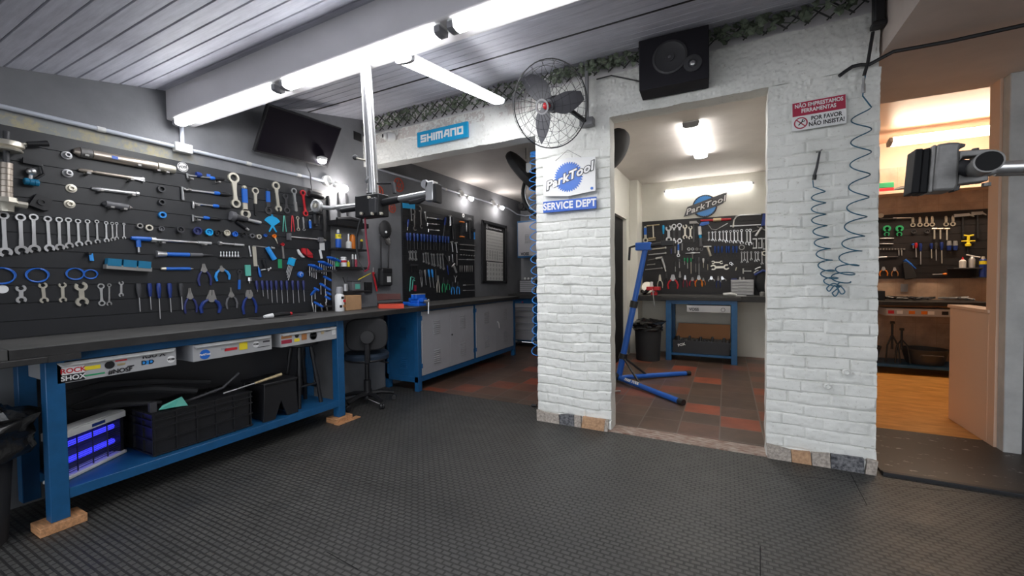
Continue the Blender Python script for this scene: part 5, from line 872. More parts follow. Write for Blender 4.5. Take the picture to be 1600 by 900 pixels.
for i, (a, c, m_) in enumerate((((350, 100), (615, 70), 'nickel'), ((335, 182), (615, 155), 'steel'), ((310, 340), (440, 330), 'dullsteel'), ((285, 415), (555, 390), 'dullsteel'))): T(3, 'bars', C3(*a), C3(*c), .030, 'pry_bar', ('uppermost bright', 'second', 'third, short dull', 'lowest dull')[i] + ' horizontal bar behind the blue repair stand', 'bar', segs=[('bar', m_, 0, .92, .3, .4), ('tip', 'chrome' if i == 0 else m_, .92, 1, .6, .5)])
F, L = bframe(3, C3(325, 265), C3(555, 225)); put([('nozzle', MB().tube([(0, 0, .025), (L * .6, 0, .025)], .004, 6), 'dullsteel'), ('barrel', MB().tube([(L * .55, 0, .025), (L, 0, .025)], [.018, .024], 10), 'chrome'), ('grip', MB().tube([(L * .95, -.01, .025), (L * 1.05, -.17, .025)], .018, 10), 'steel'), ('inlet', MB().tube([(L * 1.05, -.17, .025), (L * 1.06, -.23, .025)], .010, 8), 'chrome')], F, 'blow_gun', 'silver air blow gun with long thin nozzle ' + GM, 'blow gun')
for i, (x, y0, y1, m_, lb) in enumerate(((690, 85, 165, 'purple', 'short blue capsule left of the blue-shafted ring wrench'), (750, 50, 160, 'dullsteel', 'small grey drill left of the blue-shafted ring wrench'), (860, 0, 115, 'dullsteel', 'small grey rod right of the blue-shafted ring wrench'))): T(3, 'bars', C3(x, y0), C3(x, y1), .026, 'small_tool', lb, 'tool', segs=[('body', m_, 0, 1, .45, .4)])
T(3, 'rh', C3(800, 0), C3(800, 215), .050, 'blue_wrench', 'blue shafted ring wrench with chrome foot in the middle of the panel', 'wrench', m='chrome')
for i, (x, r_, m_) in enumerate(((963, .024, 'white'), (1022, .022, 'steel'), (1090, .020, 'dullsteel'), (1160, .026, 'midgrey'))): T(3, 'ring', C3(x, 92), C3(x + 10, 92), r_, 'nut_ring', ('white', 'pale steel', 'dull steel', 'dark')[i] + ' ring in the short row above the tap handle', 'ring', m=m_)
F, L = bframe(3, C3(912, 160), C3(1138, 150)); put([('bar', MB().lathe([(0, .006), (L * .3, .008), (L * .45, .016), (L * .55, .016), (L * .7, .008), (L, .006)], (0, 0, .02), (1, 0, 0), 10), 'chrome'), ('stem', MB().tube([(L * .5, 0, .02), (L * .5, -.09, .02)], .009, 8), 'dullsteel')], F, 'tap_handle', 'chrome tap wrench with straight handles ' + GM, 'tap wrench')
for i, (x, y0, y1, hm, m_, hf, lb) in enumerate(((752, 290, 445, 'darkgrey', 'steel', .5, 'short dark driver with steel foot'), (815, 250, 388, 'midgrey', 'steel', .3, 'slim grey upright driver'), (897, 230, 340, 'green', 'steel', .5, 'green driver, shortest'), (943, 230, 400, 'green', 'steel', .45, 'green driver with medium shaft'), (998, 230, 480, 'green', 'nickel', .25, 'green driver with the longest pale shaft'), (1070, 225, 455, 'darkgrey', 'dullsteel', .4, 'dark driver with dull shaft'), (1122, 220, 495, 'midgrey', 'steel', .35, 'long steel shafted driver'), (1190, 235, 385, 'white', 'nickel', .5, 'white handled driver'), (1257, 235, 420, 'darkgrey', 'nickel', .5, 'dark handled driver with thick pale blade'))): T(3, 'drv', C3(x, y0), C3(x + 2, y1), .030, 'middle_driver', lb + ' on the middle room panel', 'driver', m=m_, hm=hm, hf=hf, br=.2)
T(3, 'oo', D3(240, 225), D3(450, 225), .050, 'level_spanner', 'smaller horizontal double open spanner ' + GM, 'spanner', m='nickel'); T(3, 'oo', D3(222, 315), D3(562, 305), .085, 'level_spanner', 'larger horizontal double open spanner ' + GM, 'spanner', m='nickel')
T(3, 'ro', D3(565, 225), D3(622, 275), .040, 'stubby_wrench', 'stubby silver wrench right of the horizontal spanners', 'wrench', m='chrome'); T(3, 'bars', D3(685, 310), D3(665, 372), .026, 'pale_tip', 'short pale slanted tip above the drawer box', 'tip', segs=[('tip', 'nickel', 0, 1, .4, .4)])
T(3, 'T', D3(800, 378), D3(945, 378), .08, 'small_tee', 'small pale T-shaped key lying level above the drawer box', 'T key', r=.008)
T(3, 'pl', C3(512, 490), C3(515, 700), .085, 'locking_pliers', 'pinkish locking pliers above the red vise', 'pliers', m='nickel', hm='nickel', jl=.4)
for x, y0, y1, sp, m_, hm, lb in ((610, 465, 690, .05, 'darkgrey', 'black', 'black crimping pliers right of the locking pliers'), (715, 490, 715, .16, 'steel', 'red', 'wide open silver pliers with dark red grips'), (825, 440, 710, .07, 'dullsteel', 'black', 'tall dark pliers with black grips'), (905, 500, 690, .065, 'chrome', 'rose', 'pliers with bright narrow jaws and deep red grips'), (1020, 530, 670, .09, 'dullsteel', 'red', 'small pliers with red grips set wide'), (1120, 500, 680, .11, 'steel', 'orange', 'long nosed pliers with orange red grips'), (1190, 540, 660, .06, 'dullsteel', 'orange', 'smallest orange red gripped pliers')): T(3, 'pl', C3(x, y0), C3(x, y1), sp, 'pliers', lb + ' ' + GM, 'pliers', m=m_, hm=hm)
T(3, 'pl', D3(240, 468), D3(245, 560), .09, 'pliers', 'small silver X-shaped pliers ' + GM, 'pliers', m='chrome', hm='steel', jl=.5); T(3, 'pl', D3(362, 465), D3(365, 670), .06, 'pliers', 'pliers with long navy grips left of the drawer box', 'pliers', m='dullsteel', hm='navy', jl=.35); T(3, 'pl', D3(425, 470), D3(460, 565), .08, 'pliers', 'tilted silver pliers beside the navy gripped ones', 'pliers', m='chrome', hm='steel', jl=.5)
for i, (pp, lb) in enumerate((([(1010, 350), (1050, 325), (1110, 305)], 'upper'), ([(990, 415), (1020, 385), (1070, 362)], 'lower'))):
    b_ = MB().tube([on(*D3(*q), 1, 7.08) for q in pp], .010, 8); tag(b_.build('curved_rod', 'steel'), lb + ' of two bright curved rods right of the drawer box', 'rod')
r = empty('strap_bag', tuple(on(1191, 440, 1, 7.05)), label='dark blue-black bag hanging at the right end of the middle room panel', cat='bag'); MB().ball((0, 0, .0), .09, 16, (1.0, .6, 2.0)).build('bag_body', 'blackmat', r); MB().tube([(-.10, -.05, .10), (0, -.07, .16), (.09, -.05, .14)], .015).build('strap', 'navy', r)
T(3, 'ring', D3(1175, 65), D3(1190, 65), .035, 'open_ring', 'pale half ring beside the last thin wrench', 'ring', m='nickel', hole=.6)

# things on the middle worktop
r = empty('drawer_box', (.35, 7.0, .941), label='grey plastic five-tier drawer box on the middle room worktop', cat='drawer box')
p0 = on(1142, 456, 1, 6.9); p1 = on(1178, 434, 1, 6.9); x0, x1 = p0[0], p1[0]
sub(B(x0, x1, 6.9, 7.10, .942, 1.17), 'case', 'cabgrey', r, bevel=.004)
for i in range(5): d = sub(B(x0 + .01, x1 - .01, 6.888, 6.902, .952 + i * .044, .988 + i * .044), 'drawer', 'drawer', r, bevel=.003); B(x0 + .09, x1 - .09, 6.882, 6.889, .966 + i * .044, .974 + i * .044).build('handle', 'cabgrey', d)
for x, m_, lb in ((x0 + .05, 'purple', 'violet blue box lying on the grey drawer box'), (x0 + .12, 'steel', 'first small jar on the grey drawer box'), (x0 + .165, 'dullsteel', 'second small jar on the grey drawer box')):
    (tag(B(x - .045, x + .03, 6.95, 7.02, 1.171, 1.19).build('flat_box', m_), lb, 'box') if m_ == 'purple' else tag(MB().lathe([(0, .016), (.025, .016), (.03, .010), (.04, .012)], (x, 6.98, 1.171), (0, 0, 1), 12).build('small_jar', m_), lb, 'jar'))
p = on(1150, 460, 2, .945); tag(MB().tube([(p[0] - .17, 6.72, .965), (p[0] - .08, 6.70, .972), (p[0], 6.73, .958)], [.018, .022, .012], 8).build('cloth_roll', 'paper'), 'crumpled pale cloth lying in front of the grey drawer box', 'cloth'); tag(B(p[0] - .01, p[0] + .12, 6.68, 6.73, .941, .950).build('paper_strip', 'paper'), 'flat pale strip beside the crumpled cloth', 'strip')
p = on(1187, 459, 2, .95); tag(MB().lathe([(0, .03), (.05, .035), (.055, .02), (.06, .02)], (p[0], 6.85, .941), (0, 0, 1), 16).build('steel_cup', 'dullsteel'), 'small steel pot at the right end of the middle worktop', 'pot')
r = empty('bench_vise', (-.98, 6.75, .941), label='red bench vise on the middle room worktop', cat='vise')
sub(B(-1.04, -.95, 6.68, 6.78, .942, .99).box(-1.02, -.96, 6.66, 6.76, .98, 1.04), 'vise_body', 'red', r, bevel=.006); sub(B(-1.10, -1.0, 6.64, 6.74, 1.02, 1.075).box(-.99, -.90, 6.64, 6.74, 1.02, 1.075), 'jaw', 'red', r, bevel=.006)
sub(MB().tube([(-.99, 6.66, 1.0), (-.99, 6.58, 1.0)], .014), 'screw', 'dullsteel', r); sub(MB().tube([(-1.0, 6.585, 1.04), (-.97, 6.585, .78)], .006), 'handle', 'steel', r)
tag(MB().lathe([(0, .022), (.07, .022), (.075, .01)], (-1.03, 6.69, 1.077), (0, 0, 1), 12).build('white_tube', 'white'), 'small white tube standing on the red vise', 'tube')
tag(MB().lathe([(0, .10), (.01, .10), (.02, .09)], (-1.13, 6.92, 1.05), (.3, -1, .25), 20).build('grinding_disc', 'nickel'), 'pale round disc leaning behind the red vise', 'disc')
tag(MB().tube([(-1.18, 6.9, .96), (-1.10, 6.80, 1.02), (-1.16, 6.8, .97), (-1.2, 6.85, 1.0)], .028, 8).build('dark_cloth', 'blackmat'), 'dark crumpled cloth at the left end of the middle worktop', 'cloth')

# ------------------------------------------------------------------ tools of the right room panel
C4 = lambda x, y: (1360 + x / 5.625, 310 + y / 5.625)
GR = 'on the right room panel'
T(4, 'ring', C4(90, 152), C4(100, 152), .030, 'pale_disc', 'pale disc at the upper left ' + GR, 'disc', m='nickel', hole=.05); T(4, 'bars', C4(75, 185), C4(225, 182), .030, 'grease_barrel', 'black horizontal pump body at the upper left ' + GR, 'pump', segs=[('body', 'black', 0, 1, .4, .4)])
T(4, 'bars', C4(195, 175), C4(355, 172), .024, 'steel_sleeve', 'bright horizontal steel bar at the top ' + GR, 'bar', segs=[('bar', 'chrome', 0, 1, .4, .4)])
for i, (x, lb) in enumerate(((140, 'left'), (250, 'right'))):
    F, L = bframe(4, C4(x, 240), C4(x, 328)); put([('clip', MB().arc(L * .3, 0, .02, .042, .4, 5.9, .002, .03, 14), 'green'), ('spring', MB().arc(L * .85, 0, .018, .030, .6, 5.7, .002, .02, 12), 'green')], F, 'green_clamp', lb + ' one of two green spring clamps ' + GR, 'clamp')
for i, x in enumerate((370, 432, 490, 540, 662, 722)): T(4, 'rh', C4(x, 165 - i * 2.5), C4(x + 2, 252 - i * 1.5), .052, 'ring_spanner', ORD[i] + ' of six pale ring spanners with large lower rings ' + GR, 'spanner', 'pale ring spanners in the right room', m='nickel', hm='nickel')
for i, (x, y) in enumerate(((378, 292), (495, 290))): T(4, 'cup', C4(x, y), C4(x + 9, y), .026, 'thumb_screw', ('left' if i == 0 else 'right') + ' small black knob below the ring spanners', 'knob', m='darkgrey')
for i, (x, y1) in enumerate(((558, 358), (610, 358), (668, 368))): T(4, 'T', C4(x, 268), C4(x, y1), .05, 'tee_key', ('left', 'middle', 'right')[i] + ' of three pale T-handled keys ' + GR, 'T key', r=.009, m='nickel')
T(4, 'ham', C4(805, 135), C4(810, 355), .16, 'hammer', 'dark hammer with wide head, left of the two ' + GR, 'hammer', m='dullsteel'); T(4, 'ham', C4(935, 118), C4(938, 350), .12, 'hammer', 'dark hammer near the peach jamb, right of the two ' + GR, 'hammer', m='dullsteel')
F, L = bframe(4, C4(855, 325), C4(848, 480)); put([('head', MB().tube([(0, -.045, .02), (.01, 0, .02), (0, .045, .02)], .010, 8), 'yellow'), ('crossbar', MB().tube([(L * .33, -.06, .02), (L * .33, .06, .02)], .008, 8), 'yellow'), ('body', MB().lathe([(0, .012), (L * .45, .014), (L * .5, .028), (L * .62, .026)], (0, 0, .02), (1, 0, 0), 12), 'yellow'), ('bit', MB().tube([(L * .6, 0, .02), (L, 0, .02)], .006, 6), 'black')], F, 'yellow_drill', 'yellow hand tool with cross handle ' + GR, 'tool')
for i, (y, x1) in enumerate(((352, 205), (400, 200))): T(4, 'bars', C4(80, y), C4(x1, y), .018, 'short_bar', ('upper' if i == 0 else 'lower') + ' short horizontal bar at the left ' + GR, 'bar', segs=[('bar', 'steel' if i else 'chrome', 0, 1, .4, .4)])
for i in range(10): T(4, 'bar', C4(60 + i * 26, 440), C4(60 + i * 26, 452), .020, 'small_socket', ORD[i] + ' tiny socket in the short row at the left ' + GR, 'socket', 'tiny sockets in the right room', m='dullsteel', prof=[(0, .5), (1, .5)])
for i, (x, y0, y1, hm, m_, lb) in enumerate(((395, 392, 518, 'red', 'steel', 'red handled screwdriver'), (370, 398, 440, 'blue', 'steel', 'short blue handled screwdriver beside the red one'), (435, 395, 582, 'navy', 'steel', 'navy handled screwdriver with the longest shaft'), (530, 395, 528, 'navy', 'nickel', 'navy handled screwdriver with pale thick shaft'), (570, 388, 548, 'darkgrey', 'steel', 'dark handled screwdriver'), (620, 385, 572, 'navy', 'nickel', 'navy handled screwdriver with long pale shaft'))): T(4, 'drv', C4(x, y0), C4(x + 3, y1), .034, 'screwdriver', lb + ' ' + GR, 'screwdriver', m=m_, hm=hm, hf=.38, br=.16)
for i, x in enumerate((683, 738)): T(4, 'bars', C4(x, 375), C4(x, 458), .046, 'grey_blue_driver', ('left' if i == 0 else 'right') + ' one of two grey-blue grips ' + GR, 'grip', segs=[('grip', 'grey', 0, .5, .4, .5), ('end', 'navy', .5, 1, .5, .4)])
for i, x in enumerate((247, 272)): T(4, 'bars', C4(x, 455), C4(x + 2, 503), .014, 'thin_rod', ('left' if i == 0 else 'right') + ' one of two thin short rods below the tiny sockets', 'rod', segs=[('rod', 'steel', 0, 1, .4, .4)])
T(4, 'bars', C4(50, 520), C4(240, 512), .022, 'steel_bar', 'long bright horizontal bar at the lower left ' + GR, 'bar', segs=[('bar', 'chrome', 0, .5, .5, .4), ('tail', 'darkgrey', .5, 1, .35, .3)])
T(4, 'pl', C4(112, 600), C4(115, 682), .085, 'pliers', 'pliers with orange grips ' + GR, 'pliers', hm='orange', m='steel'); T(4, 'pl', C4(210, 605), C4(213, 684), .07, 'pliers', 'pliers with dull brown grips ' + GR, 'pliers', hm='tanwood', m='steel')
F, L = bframe(4, C4(300, 540), C4(400, 620), .03); put([('grip', MB().tube([(0, 0, 0), (L * .5, 0, .01), (L, 0, 0)], [.020, .016, .006], 8), 'blue')], F, 'blue_lever', 'bright blue slanted lever on the black tool bag', 'lever')
tag(MB().add([tuple(on(*C4(*q), 1, 7.117 - d)) for d in (0, .05) for q in ((285, 560), (350, 560), (415, 700), (300, 715))], [(0, 1, 2, 3), (7, 6, 5, 4), (0, 4, 5, 1), (1, 5, 6, 2), (2, 6, 7, 3), (3, 7, 4, 0)]).build('tool_bag', 'blackmat', bevel=.008), 'black pouch hanging low ' + GR, 'pouch')
T(4, 'drv', C4(668, 665), C4(540, 668), .030, 'screwdriver', 'horizontal screwdriver with orange handle low ' + GR, 'screwdriver', hm='orange', m='steel', hf=.3, br=.15)
# shelf with bottles
p0 = on(*C4(715, 612), 1, 7.0); p1 = on(*C4(985, 612), 1, 7.0); zz = p0[2]
tag(B(p0[0], p1[0], 6.96, 7.117, zz - .014, zz).build('small_shelf', 'darkgrey', bevel=.002), 'small dark shelf with bottles on the right room panel', 'shelf')
p = on(*C4(810, 600), 1, 7.02); r = empty('glue_bottle', (p[0], 7.02, zz), label='white glue bottle with red nozzle on the small dark shelf', cat='bottle'); MB().lathe([(0, .03), (.08, .032), (.095, .02), (.10, .012)], (0, 0, .001), (0, 0, 1), 16).build('bottle_body', 'paper', r); MB().lathe([(.10, .013), (.13, .004), (.135, .003)], (0, 0, 0), (0, 0, 1), 12).build('nozzle', 'red', r)
p = on(*C4(892, 600), 1, 7.02); r = empty('oil_can', (p[0], 7.02, zz), label='silver oil can with tilted lever on the small dark shelf', cat='can'); MB().lathe([(0, .028), (.10, .028), (.12, .018), (.135, .01)], (0, 0, .001), (0, 0, 1), 16).build('can_body', 'steel', r); MB().tube([(-.05, 0, .16), (.02, 0, .135), (.07, 0, .125)], .008).build('lever', 'white', r)
p = on(*C4(988, 690), 1, 6.99); r = empty('spray_can', (p[0], 6.99, p[2]), label='yellow and black spray can at the right end of the right room panel', cat='spray can'); MB().lathe([(0, .032), (.20, .032), (.215, .02)], (0, 0, 0), (0, 0, 1), 18).build('can_body', 'navy', r); MB().lathe([(.15, .0325), (.19, .0325)], (0, 0, 0), (0, 0, 1), 18).build('band', 'yellow', r); MB().lathe([(.215, .018), (.245, .012)], (0, 0, 0), (0, 0, 1), 12).build('nozzle', 'nickel', r)
tag(B(p[0] - .06, p[0] + .10, 6.93, 7.117, p[2] - .014, p[2] - .001).build('small_shelf', 'darkgrey'), 'short dark ledge under the yellow and black spray can', 'shelf')
# on the right bench, the ledge
p = on(1367, 452, 1, 6.8); tag(B(1.5, 1.78, 6.80, 7.0, .901, 1.02).build('black_tray', 'black', bevel=.004), 'black box at the left end of the right bench', 'box')
for i, (x, y, m_, lb) in enumerate(((1.90, 6.85, 'black', 'black tangled lead on the right bench'), (2.12, 6.80, 'darkgrey', 'dark cloth heap on the right bench, in the middle'), (2.45, 6.86, 'grey', 'grey cloth heap on the right bench beside the jamb'))):
    b_ = MB(); random.seed(20 + i)
    for k in range(5): b_.tube([(x + random.uniform(-.14, .14), y + random.uniform(-.08, .08), .915 + random.uniform(0, .03)) for _ in range(4)], .013, 6)
    tag(b_.build('cloth_heap' if i else 'lead', m_), lb, 'cloth' if i else 'lead', kind='stuff')
tag(B(2.02, 2.09, 7.125, 7.137, 1.0, 1.10).build('socket_plate', 'cabgrey', bevel=.002), 'grey socket plate on the tiles above the right bench', 'socket')
q = on(1378, 293, 1, 7.0); tag(B(q[0] - .12, q[0] + .10, 6.92, 7.10, 2.286, 2.33).build('tool_case', 'red', bevel=.005), 'flat red case on the ledge under the green one', 'case'); tag(B(q[0] - .12, q[0] + .10, 6.92, 7.10, 2.331, 2.40).build('tool_case', 'green', bevel=.008), 'green case stacked on the red one on the ledge', 'case')
q = on(1412, 292, 1, 7.0); tag(MB().tube([(q[0] - .11, 6.98, 2.30), (q[0] - .04, 6.98, 2.315), (q[0] + .25, 6.98, 2.325)], [.014, .028, .03], 8).build('dark_bag', 'black'), 'long dark pouch on the ledge behind the clamp head', 'pouch')
# ------------------------------------------------------------------ wall conduit, television, chart
XC = XW + 0.018
c = empty('conduit', (XC, 0.3, 2.203), label='pale pvc conduit running along the grey wall above the big tool panel', cat='conduit')
sub(MB().tube([(XC, .15, 2.203), (XC, 2.84, 2.203)], .0135, 12), 'pipe', 'pvc', c)
for y in (1.15, 2.05, 2.50): sub(MB().lathe([(-.02, .0165), (.02, .0165)], (XC, y, 2.203), (0, 1, 0), 14), 'coupling', 'plasticwhite', c)
yb = on(285, 230, 0, XC)[1]
sub(B(XW, XC + .03, yb - .055, yb + .055, 2.17, 2.235), 'junction_box', 'plasticwhite', c, bevel=.006); sub(MB().tube([(XC, yb, 2.23), (XC, yb, 2.39)], .0135, 12), 'riser', 'pvc', c)
c = empty('conduit', (XC, 3.5, 2.483), label='pale conduit high on the alcove wall carrying the glowing bulbs', cat='conduit')
sub(MB().tube([(XC, 3.46, 2.483), (XC, 6.6, 2.483), (XC + .01, 6.95, 2.42), (XC + .1, 7.12, 2.40), (-2.7, 7.12, 2.42)], .0135, 12), 'pipe', 'pvc', c)
for y in (4.75, 5.2, 6.1): sub(MB().lathe([(-.02, .0165), (.02, .0165)], (XC, y, 2.483), (0, 1, 0), 14), 'coupling', 'plasticwhite', c)
bl, br = on(392, 232, 0, -3.40), on(508, 258, 0, -3.40); tl, tr = on(430, 168, 0, -3.20), on(534, 206, 0, -3.20)
ux = (br - bl).normalized(); uz = ((tl - bl) + (tr - br)).normalized(); uz = (uz - ux * uz.dot(ux)).normalized(); un = uz.cross(ux) * -1; un = ux.cross(uz) * 1
if un[0] < 0: un = -un
cc = (bl + br + tl + tr) / 4; W_, H_ = .70, .40
F = Matrix(((ux[0], uz[0], un[0], cc[0]), (ux[1], uz[1], un[1], cc[1]), (ux[2], uz[2], un[2], cc[2]), (0, 0, 0, 1)))
tv = empty('television', M4=F, label='flat black television tilted down from the grey wall under the beam', cat='television')
MB().box(-W_ / 2, W_ / 2, -H_ / 2, H_ / 2, -.035, 0).build('bezel', 'black', tv, bevel=.004); MB().box(-W_ / 2 + .012, W_ / 2 - .012, -H_ / 2 + .016, H_ / 2 - .012, 0, .0015).build('screen', mat('screen', (.006, .004, .009), .5, spec=.15).name, tv)
MB().tube([(0, .05, -.03), (0, .02, -.12), (0, -.10, -.2)], .018).build('mount_arm', 'darkgrey', tv)
p = on(478, 255, 0, -3.45); q = on(486, 285, 0, -3.47); tag(MB().tube([p, (p + q) / 2 + Vector((0, .02, 0)), q, q + Vector((0, .02, -.15)), q + Vector((0, .08, -.32))], .006).build('power_cable', 'midgrey'), 'grey cable drooping from under the television', 'cable')
ch = empty('framed_chart', M4=Matrix.Translation((-3.478, 5.66, 1.15)) @ Matrix.Rotation(math.radians(-1.2), 4, 'X'), label='black framed identification chart with printed circles on the alcove wall', cat='chart')
f = MB(); fw, fh, ft = .82, 1.02, .045; f.box(0, .025, 0, fw, 0, ft).box(0, .025, 0, fw, fh - ft, fh).box(0, .025, 0, ft, 0, fh).box(0, .025, fw - ft, fw, 0, fh); f.build('frame', 'black', ch, bevel=.003)
MB().box(.002, .008, ft, fw - ft, ft, fh - ft).build('backing', 'blackmat', ch)
MB().box(.008, .0095, .13, .70, .375, .88).build('sheet', 'paper', ch); MB().box(.008, .0095, .15, .70, .05, .36).build('sheet', 'paper', ch)
g = MB(); random.seed(3)
for k, (z0, n) in enumerate([(.84 - .052 * i, 12 if i < 6 else 7) for i in range(9)] + [(.31 - .075 * i, 6) for i in range(4)]):
    for i in range(n):
        y = .17 + i * (.50 / (n - 1)); rr = (.010 if n == 12 else .020) * (.8 + .3 * random.random()); g.M = Matrix.Translation((.0097, y, z0)) @ Matrix.Rotation(PI / 2, 4, 'Y'); g.arc(0, 0, rr * .7, rr, 0, 2 * PI, 0, .0004, 12)
g.M = Matrix(); g.build('printed_rings', 'darkgrey', ch)['kind'] = 'stuff'
text('chart_title', 'Sizing Identification Poster', .042, ch, 'white', (.010, .43, .925), (PI / 2, 0, PI / 2), ext=.0003, bold=.0008); MB().box(.008, .0095, .13, .19, .90, .98).build('chart_logo', 'drawer', ch)

# ------------------------------------------------------------------ little shelves between the panels
def shelf(z, y0, y1, lb, th=.018, x1=-3.35, lip=0): 
    s_ = B(XW, x1, y0, y1, z - th, z)
    if lip: s_.box(x1 - .006, x1, y0, y1, z, z + lip).box(XW, x1, y0, y0 + .006, z, z + lip).box(XW, x1, y1 - .006, y1, z, z + lip)
    return tag(s_.build('wall_shelf', 'black', bevel=.002), lb, 'shelf')
shelf(1.795, 2.80, 3.20, 'top black tray shelf between the two tool panels', lip=.03); shelf(1.555, 2.80, 3.20, 'black wall shelf carrying the blue and yellow spray can'); shelf(1.37, 2.84, 3.20, 'black wall shelf carrying little bottles', th=.03); shelf(1.125, 2.90, 3.21, 'lowest black wall shelf above the cardboard box')
tag(MB().tube([(-3.42, 2.86, 1.84), (-3.40, 3.0, 1.855), (-3.40, 3.15, 1.845)], [.02, .03, .024]).build('dark_bundle', 'black'), 'dark bundle lying in the top black tray shelf', 'bundle')
def bottle(name, px, py, z, h, r_, m, lb, cat, cap='white', ch_=.2, band=None, x=-3.40, cr=.45, txt=None):
    q = on(px, py, 0, x); r = empty(name, (x, q[1], z), label=lb, cat=cat); H = h * (1 - ch_)
    MB().lathe([(0, r_ * .95), (.004, r_), (H * .85, r_), (H, r_ * .55)], (0, 0, .001), (0, 0, 1), 18).build('body', m, r); MB().lathe([(H, r_ * cr * 1.1), (h * .96, r_ * cr), (h, r_ * cr * .7)], (0, 0, 0), (0, 0, 1), 12).build('cap', cap, r)
    if band: MB().lathe([(H * band[1], r_ * 1.02), (H * band[2], r_ * 1.02)], (0, 0, 0), (0, 0, 1), 18).build('label_band', band[0], r)
    return r
wd = bottle('spray_can', 529, 390, 1.556, .18, .027, 'signblue', 'blue spray can with yellow band reading WD-40 on the wall shelf', 'spray can', band=('yellow', .62, .95), cap='paper')
text('can_text', 'WD-40', .018, wd, 'black', (.0285, 0, .115), (PI / 2, 0, PI / 2), ext=.0004)
bottle('pump_bottle', 545, 390, 1.556, .15, .028, 'paper', 'white pump bottle on the shelf beside the orange can', 'bottle', ch_=.5, cr=.3); bottle('spray_can', 551, 388, 1.556, .165, .028, 'orange', 'orange spray can behind the white pump bottle', 'spray can', x=-3.45, cap='midgrey', ch_=.08, cr=.8)
bottle('small_bottle', 527, 417, 1.371, .085, .022, 'green', 'green bottle at the near end of the little bottle shelf', 'bottle', cap='green'); bottle('small_bottle', 537, 418, 1.371, .10, .030, 'white', 'white pot with red mark on the little bottle shelf', 'bottle', ch_=.15, cr=.9, band=('red', .5, .75), cap='white')
bottle('small_bottle', 544.5, 418, 1.371, .065, .014, 'yellow', 'tiny yellowish vial on the little bottle shelf', 'bottle', cap='nickel'); bottle('dropper_bottle', 551.5, 418, 1.371, .13, .018, 'darkgrey', 'dark dropper bottle with white tip, nearer the camera', 'bottle', ch_=.4, cr=.5); bottle('dropper_bottle', 556, 417, 1.371, .13, .015, 'rose', 'dark red dropper bottle with white tip at the shelf end', 'bottle', ch_=.4, cr=.5)
q = on(552, 455, 0, -3.38); r = empty('square_jar', (-3.40, q[1] + .03, 1.126), label='dark square jar with pale emblem on the lowest wall shelf', cat='jar'); MB().box(-.05, .05, -.06, .06, .001, .09).build('body', 'midgrey', r, bevel=.006); MB().box(-.045, .045, -.055, .055, .09, .105).build('lid', 'darkgrey', r, bevel=.004); MB().box(.05, .0512, -.03, .03, .02, .07).build('emblem', 'tealgreen', r)
q = on(541, 448, 0, -3.40); r = empty('chrome_jar', (-3.41, q[1], 1.126), label='small clear jar with two thin stalks on the lowest wall shelf', cat='jar'); MB().lathe([(0, .025), (.07, .025), (.075, .018)], (0, 0, .001), (0, 0, 1), 16).build('body', 'steel', r)
for s_ in (-1, 1): MB().tube([(0, 0, .07), (0, s_ * .03, .14)], .004, 6).build('stalk', 'black', r)
r = bottle('drink_bottle', 531, 484, .9405, .235, .042, 'white', 'white sticker-covered bottle with clear lid on the worktop', 'bottle', x=-3.28, cap='cabgrey', ch_=.26, cr=.75)
for z, y, m_ in ((.13, .0, 'black'), (.10, .02, 'red'), (.05, -.02, 'black'), (.05, .02, 'tanwood')): MB().box(.040, .0432, y - .014, y + .014, z - .012, z + .012).build('sticker', m_, r)
p0 = on(541, 482, 0, -3.27); tag(B(-3.42, -3.27, p0[1], p0[1] + .19, .9405, 1.085).build('cardboard_box', 'cardboard', bevel=.003), 'plain brown cardboard box on the worktop below the little shelves', 'box')
for i, (x, y0, y1) in enumerate(((513, 306, 350), (529.5, 300, 346), (541.5, 303, 345))): a, b_ = on(x, y0, 0, -3.47), on(x + 2, y1, 0, -3.47); tag(MB().tube([a, b_], .010).build('hanging_rod', 'black'), ('left', 'middle', 'right')[i] + ' of three thin black rods hanging above the top tray shelf', 'rod')
# hanging things on the grey wall
def wallp(px, py, x=-3.46): return on(px, py, 0, x)
o = wallp(602, 360, -3.44); r = empty('baseball_cap', o, label='black cap hanging by its strap above the small shoulder bag', cat='cap')
MB().ball((0, 0, .01), .10, 18, (.5, .85, 1.05)).build('crown', 'blackmat', r); MB().lathe([(0, .06), (.006, .06), (.007, .055)], (.01, .015, -.115), (1, .2, .3), 18).build('visor', 'black', r); MB().lathe([(0, .013), (.004, .012)], (.045, -.035, -.025), (1, -.3, 0), 12).build('badge', 'white', r)
o = wallp(602, 432, -3.44); r = empty('shoulder_bag', o, label='small black shoulder bag with white print hanging on the grey wall', cat='bag')
MB().box(-.03, .035, -.085, .085, -.11, .09).build('bag_body', 'blackmat', r, bevel=.022); MB().box(-.032, .038, -.08, .08, .035, .095).build('flap', 'black', r, bevel=.012)
MB().box(.036, .0375, -.01, .05, -.065, .0).build('print', 'paper', r); a = wallp(595, 375) - o; b_ = wallp(608, 375) - o; MB().tube([(0, -.06, .09), a + Vector((0, .0, .05))], .008).build('strap', 'black', r); MB().tube([(0, .05, .09), b_ + Vector((0, 0, .05))], .008).build('strap', 'black', r)
a, b_ = wallp(583, 425), wallp(589, 455); r = empty('box_cutter', a, label='red cutter hanging on a clip beside the black plate', cat='cutter'); sub(MB().tube([a, b_], [.014, .010]), 'handle', 'red', r); sub(MB().tube([a + Vector((.01, .01, -.02)), b_ + Vector((.01, .01, .04))], .012), 'grip', 'black', r); sub(MB().tube([a, a + Vector((0, .005, .05))], .006), 'clip', 'steel', r)
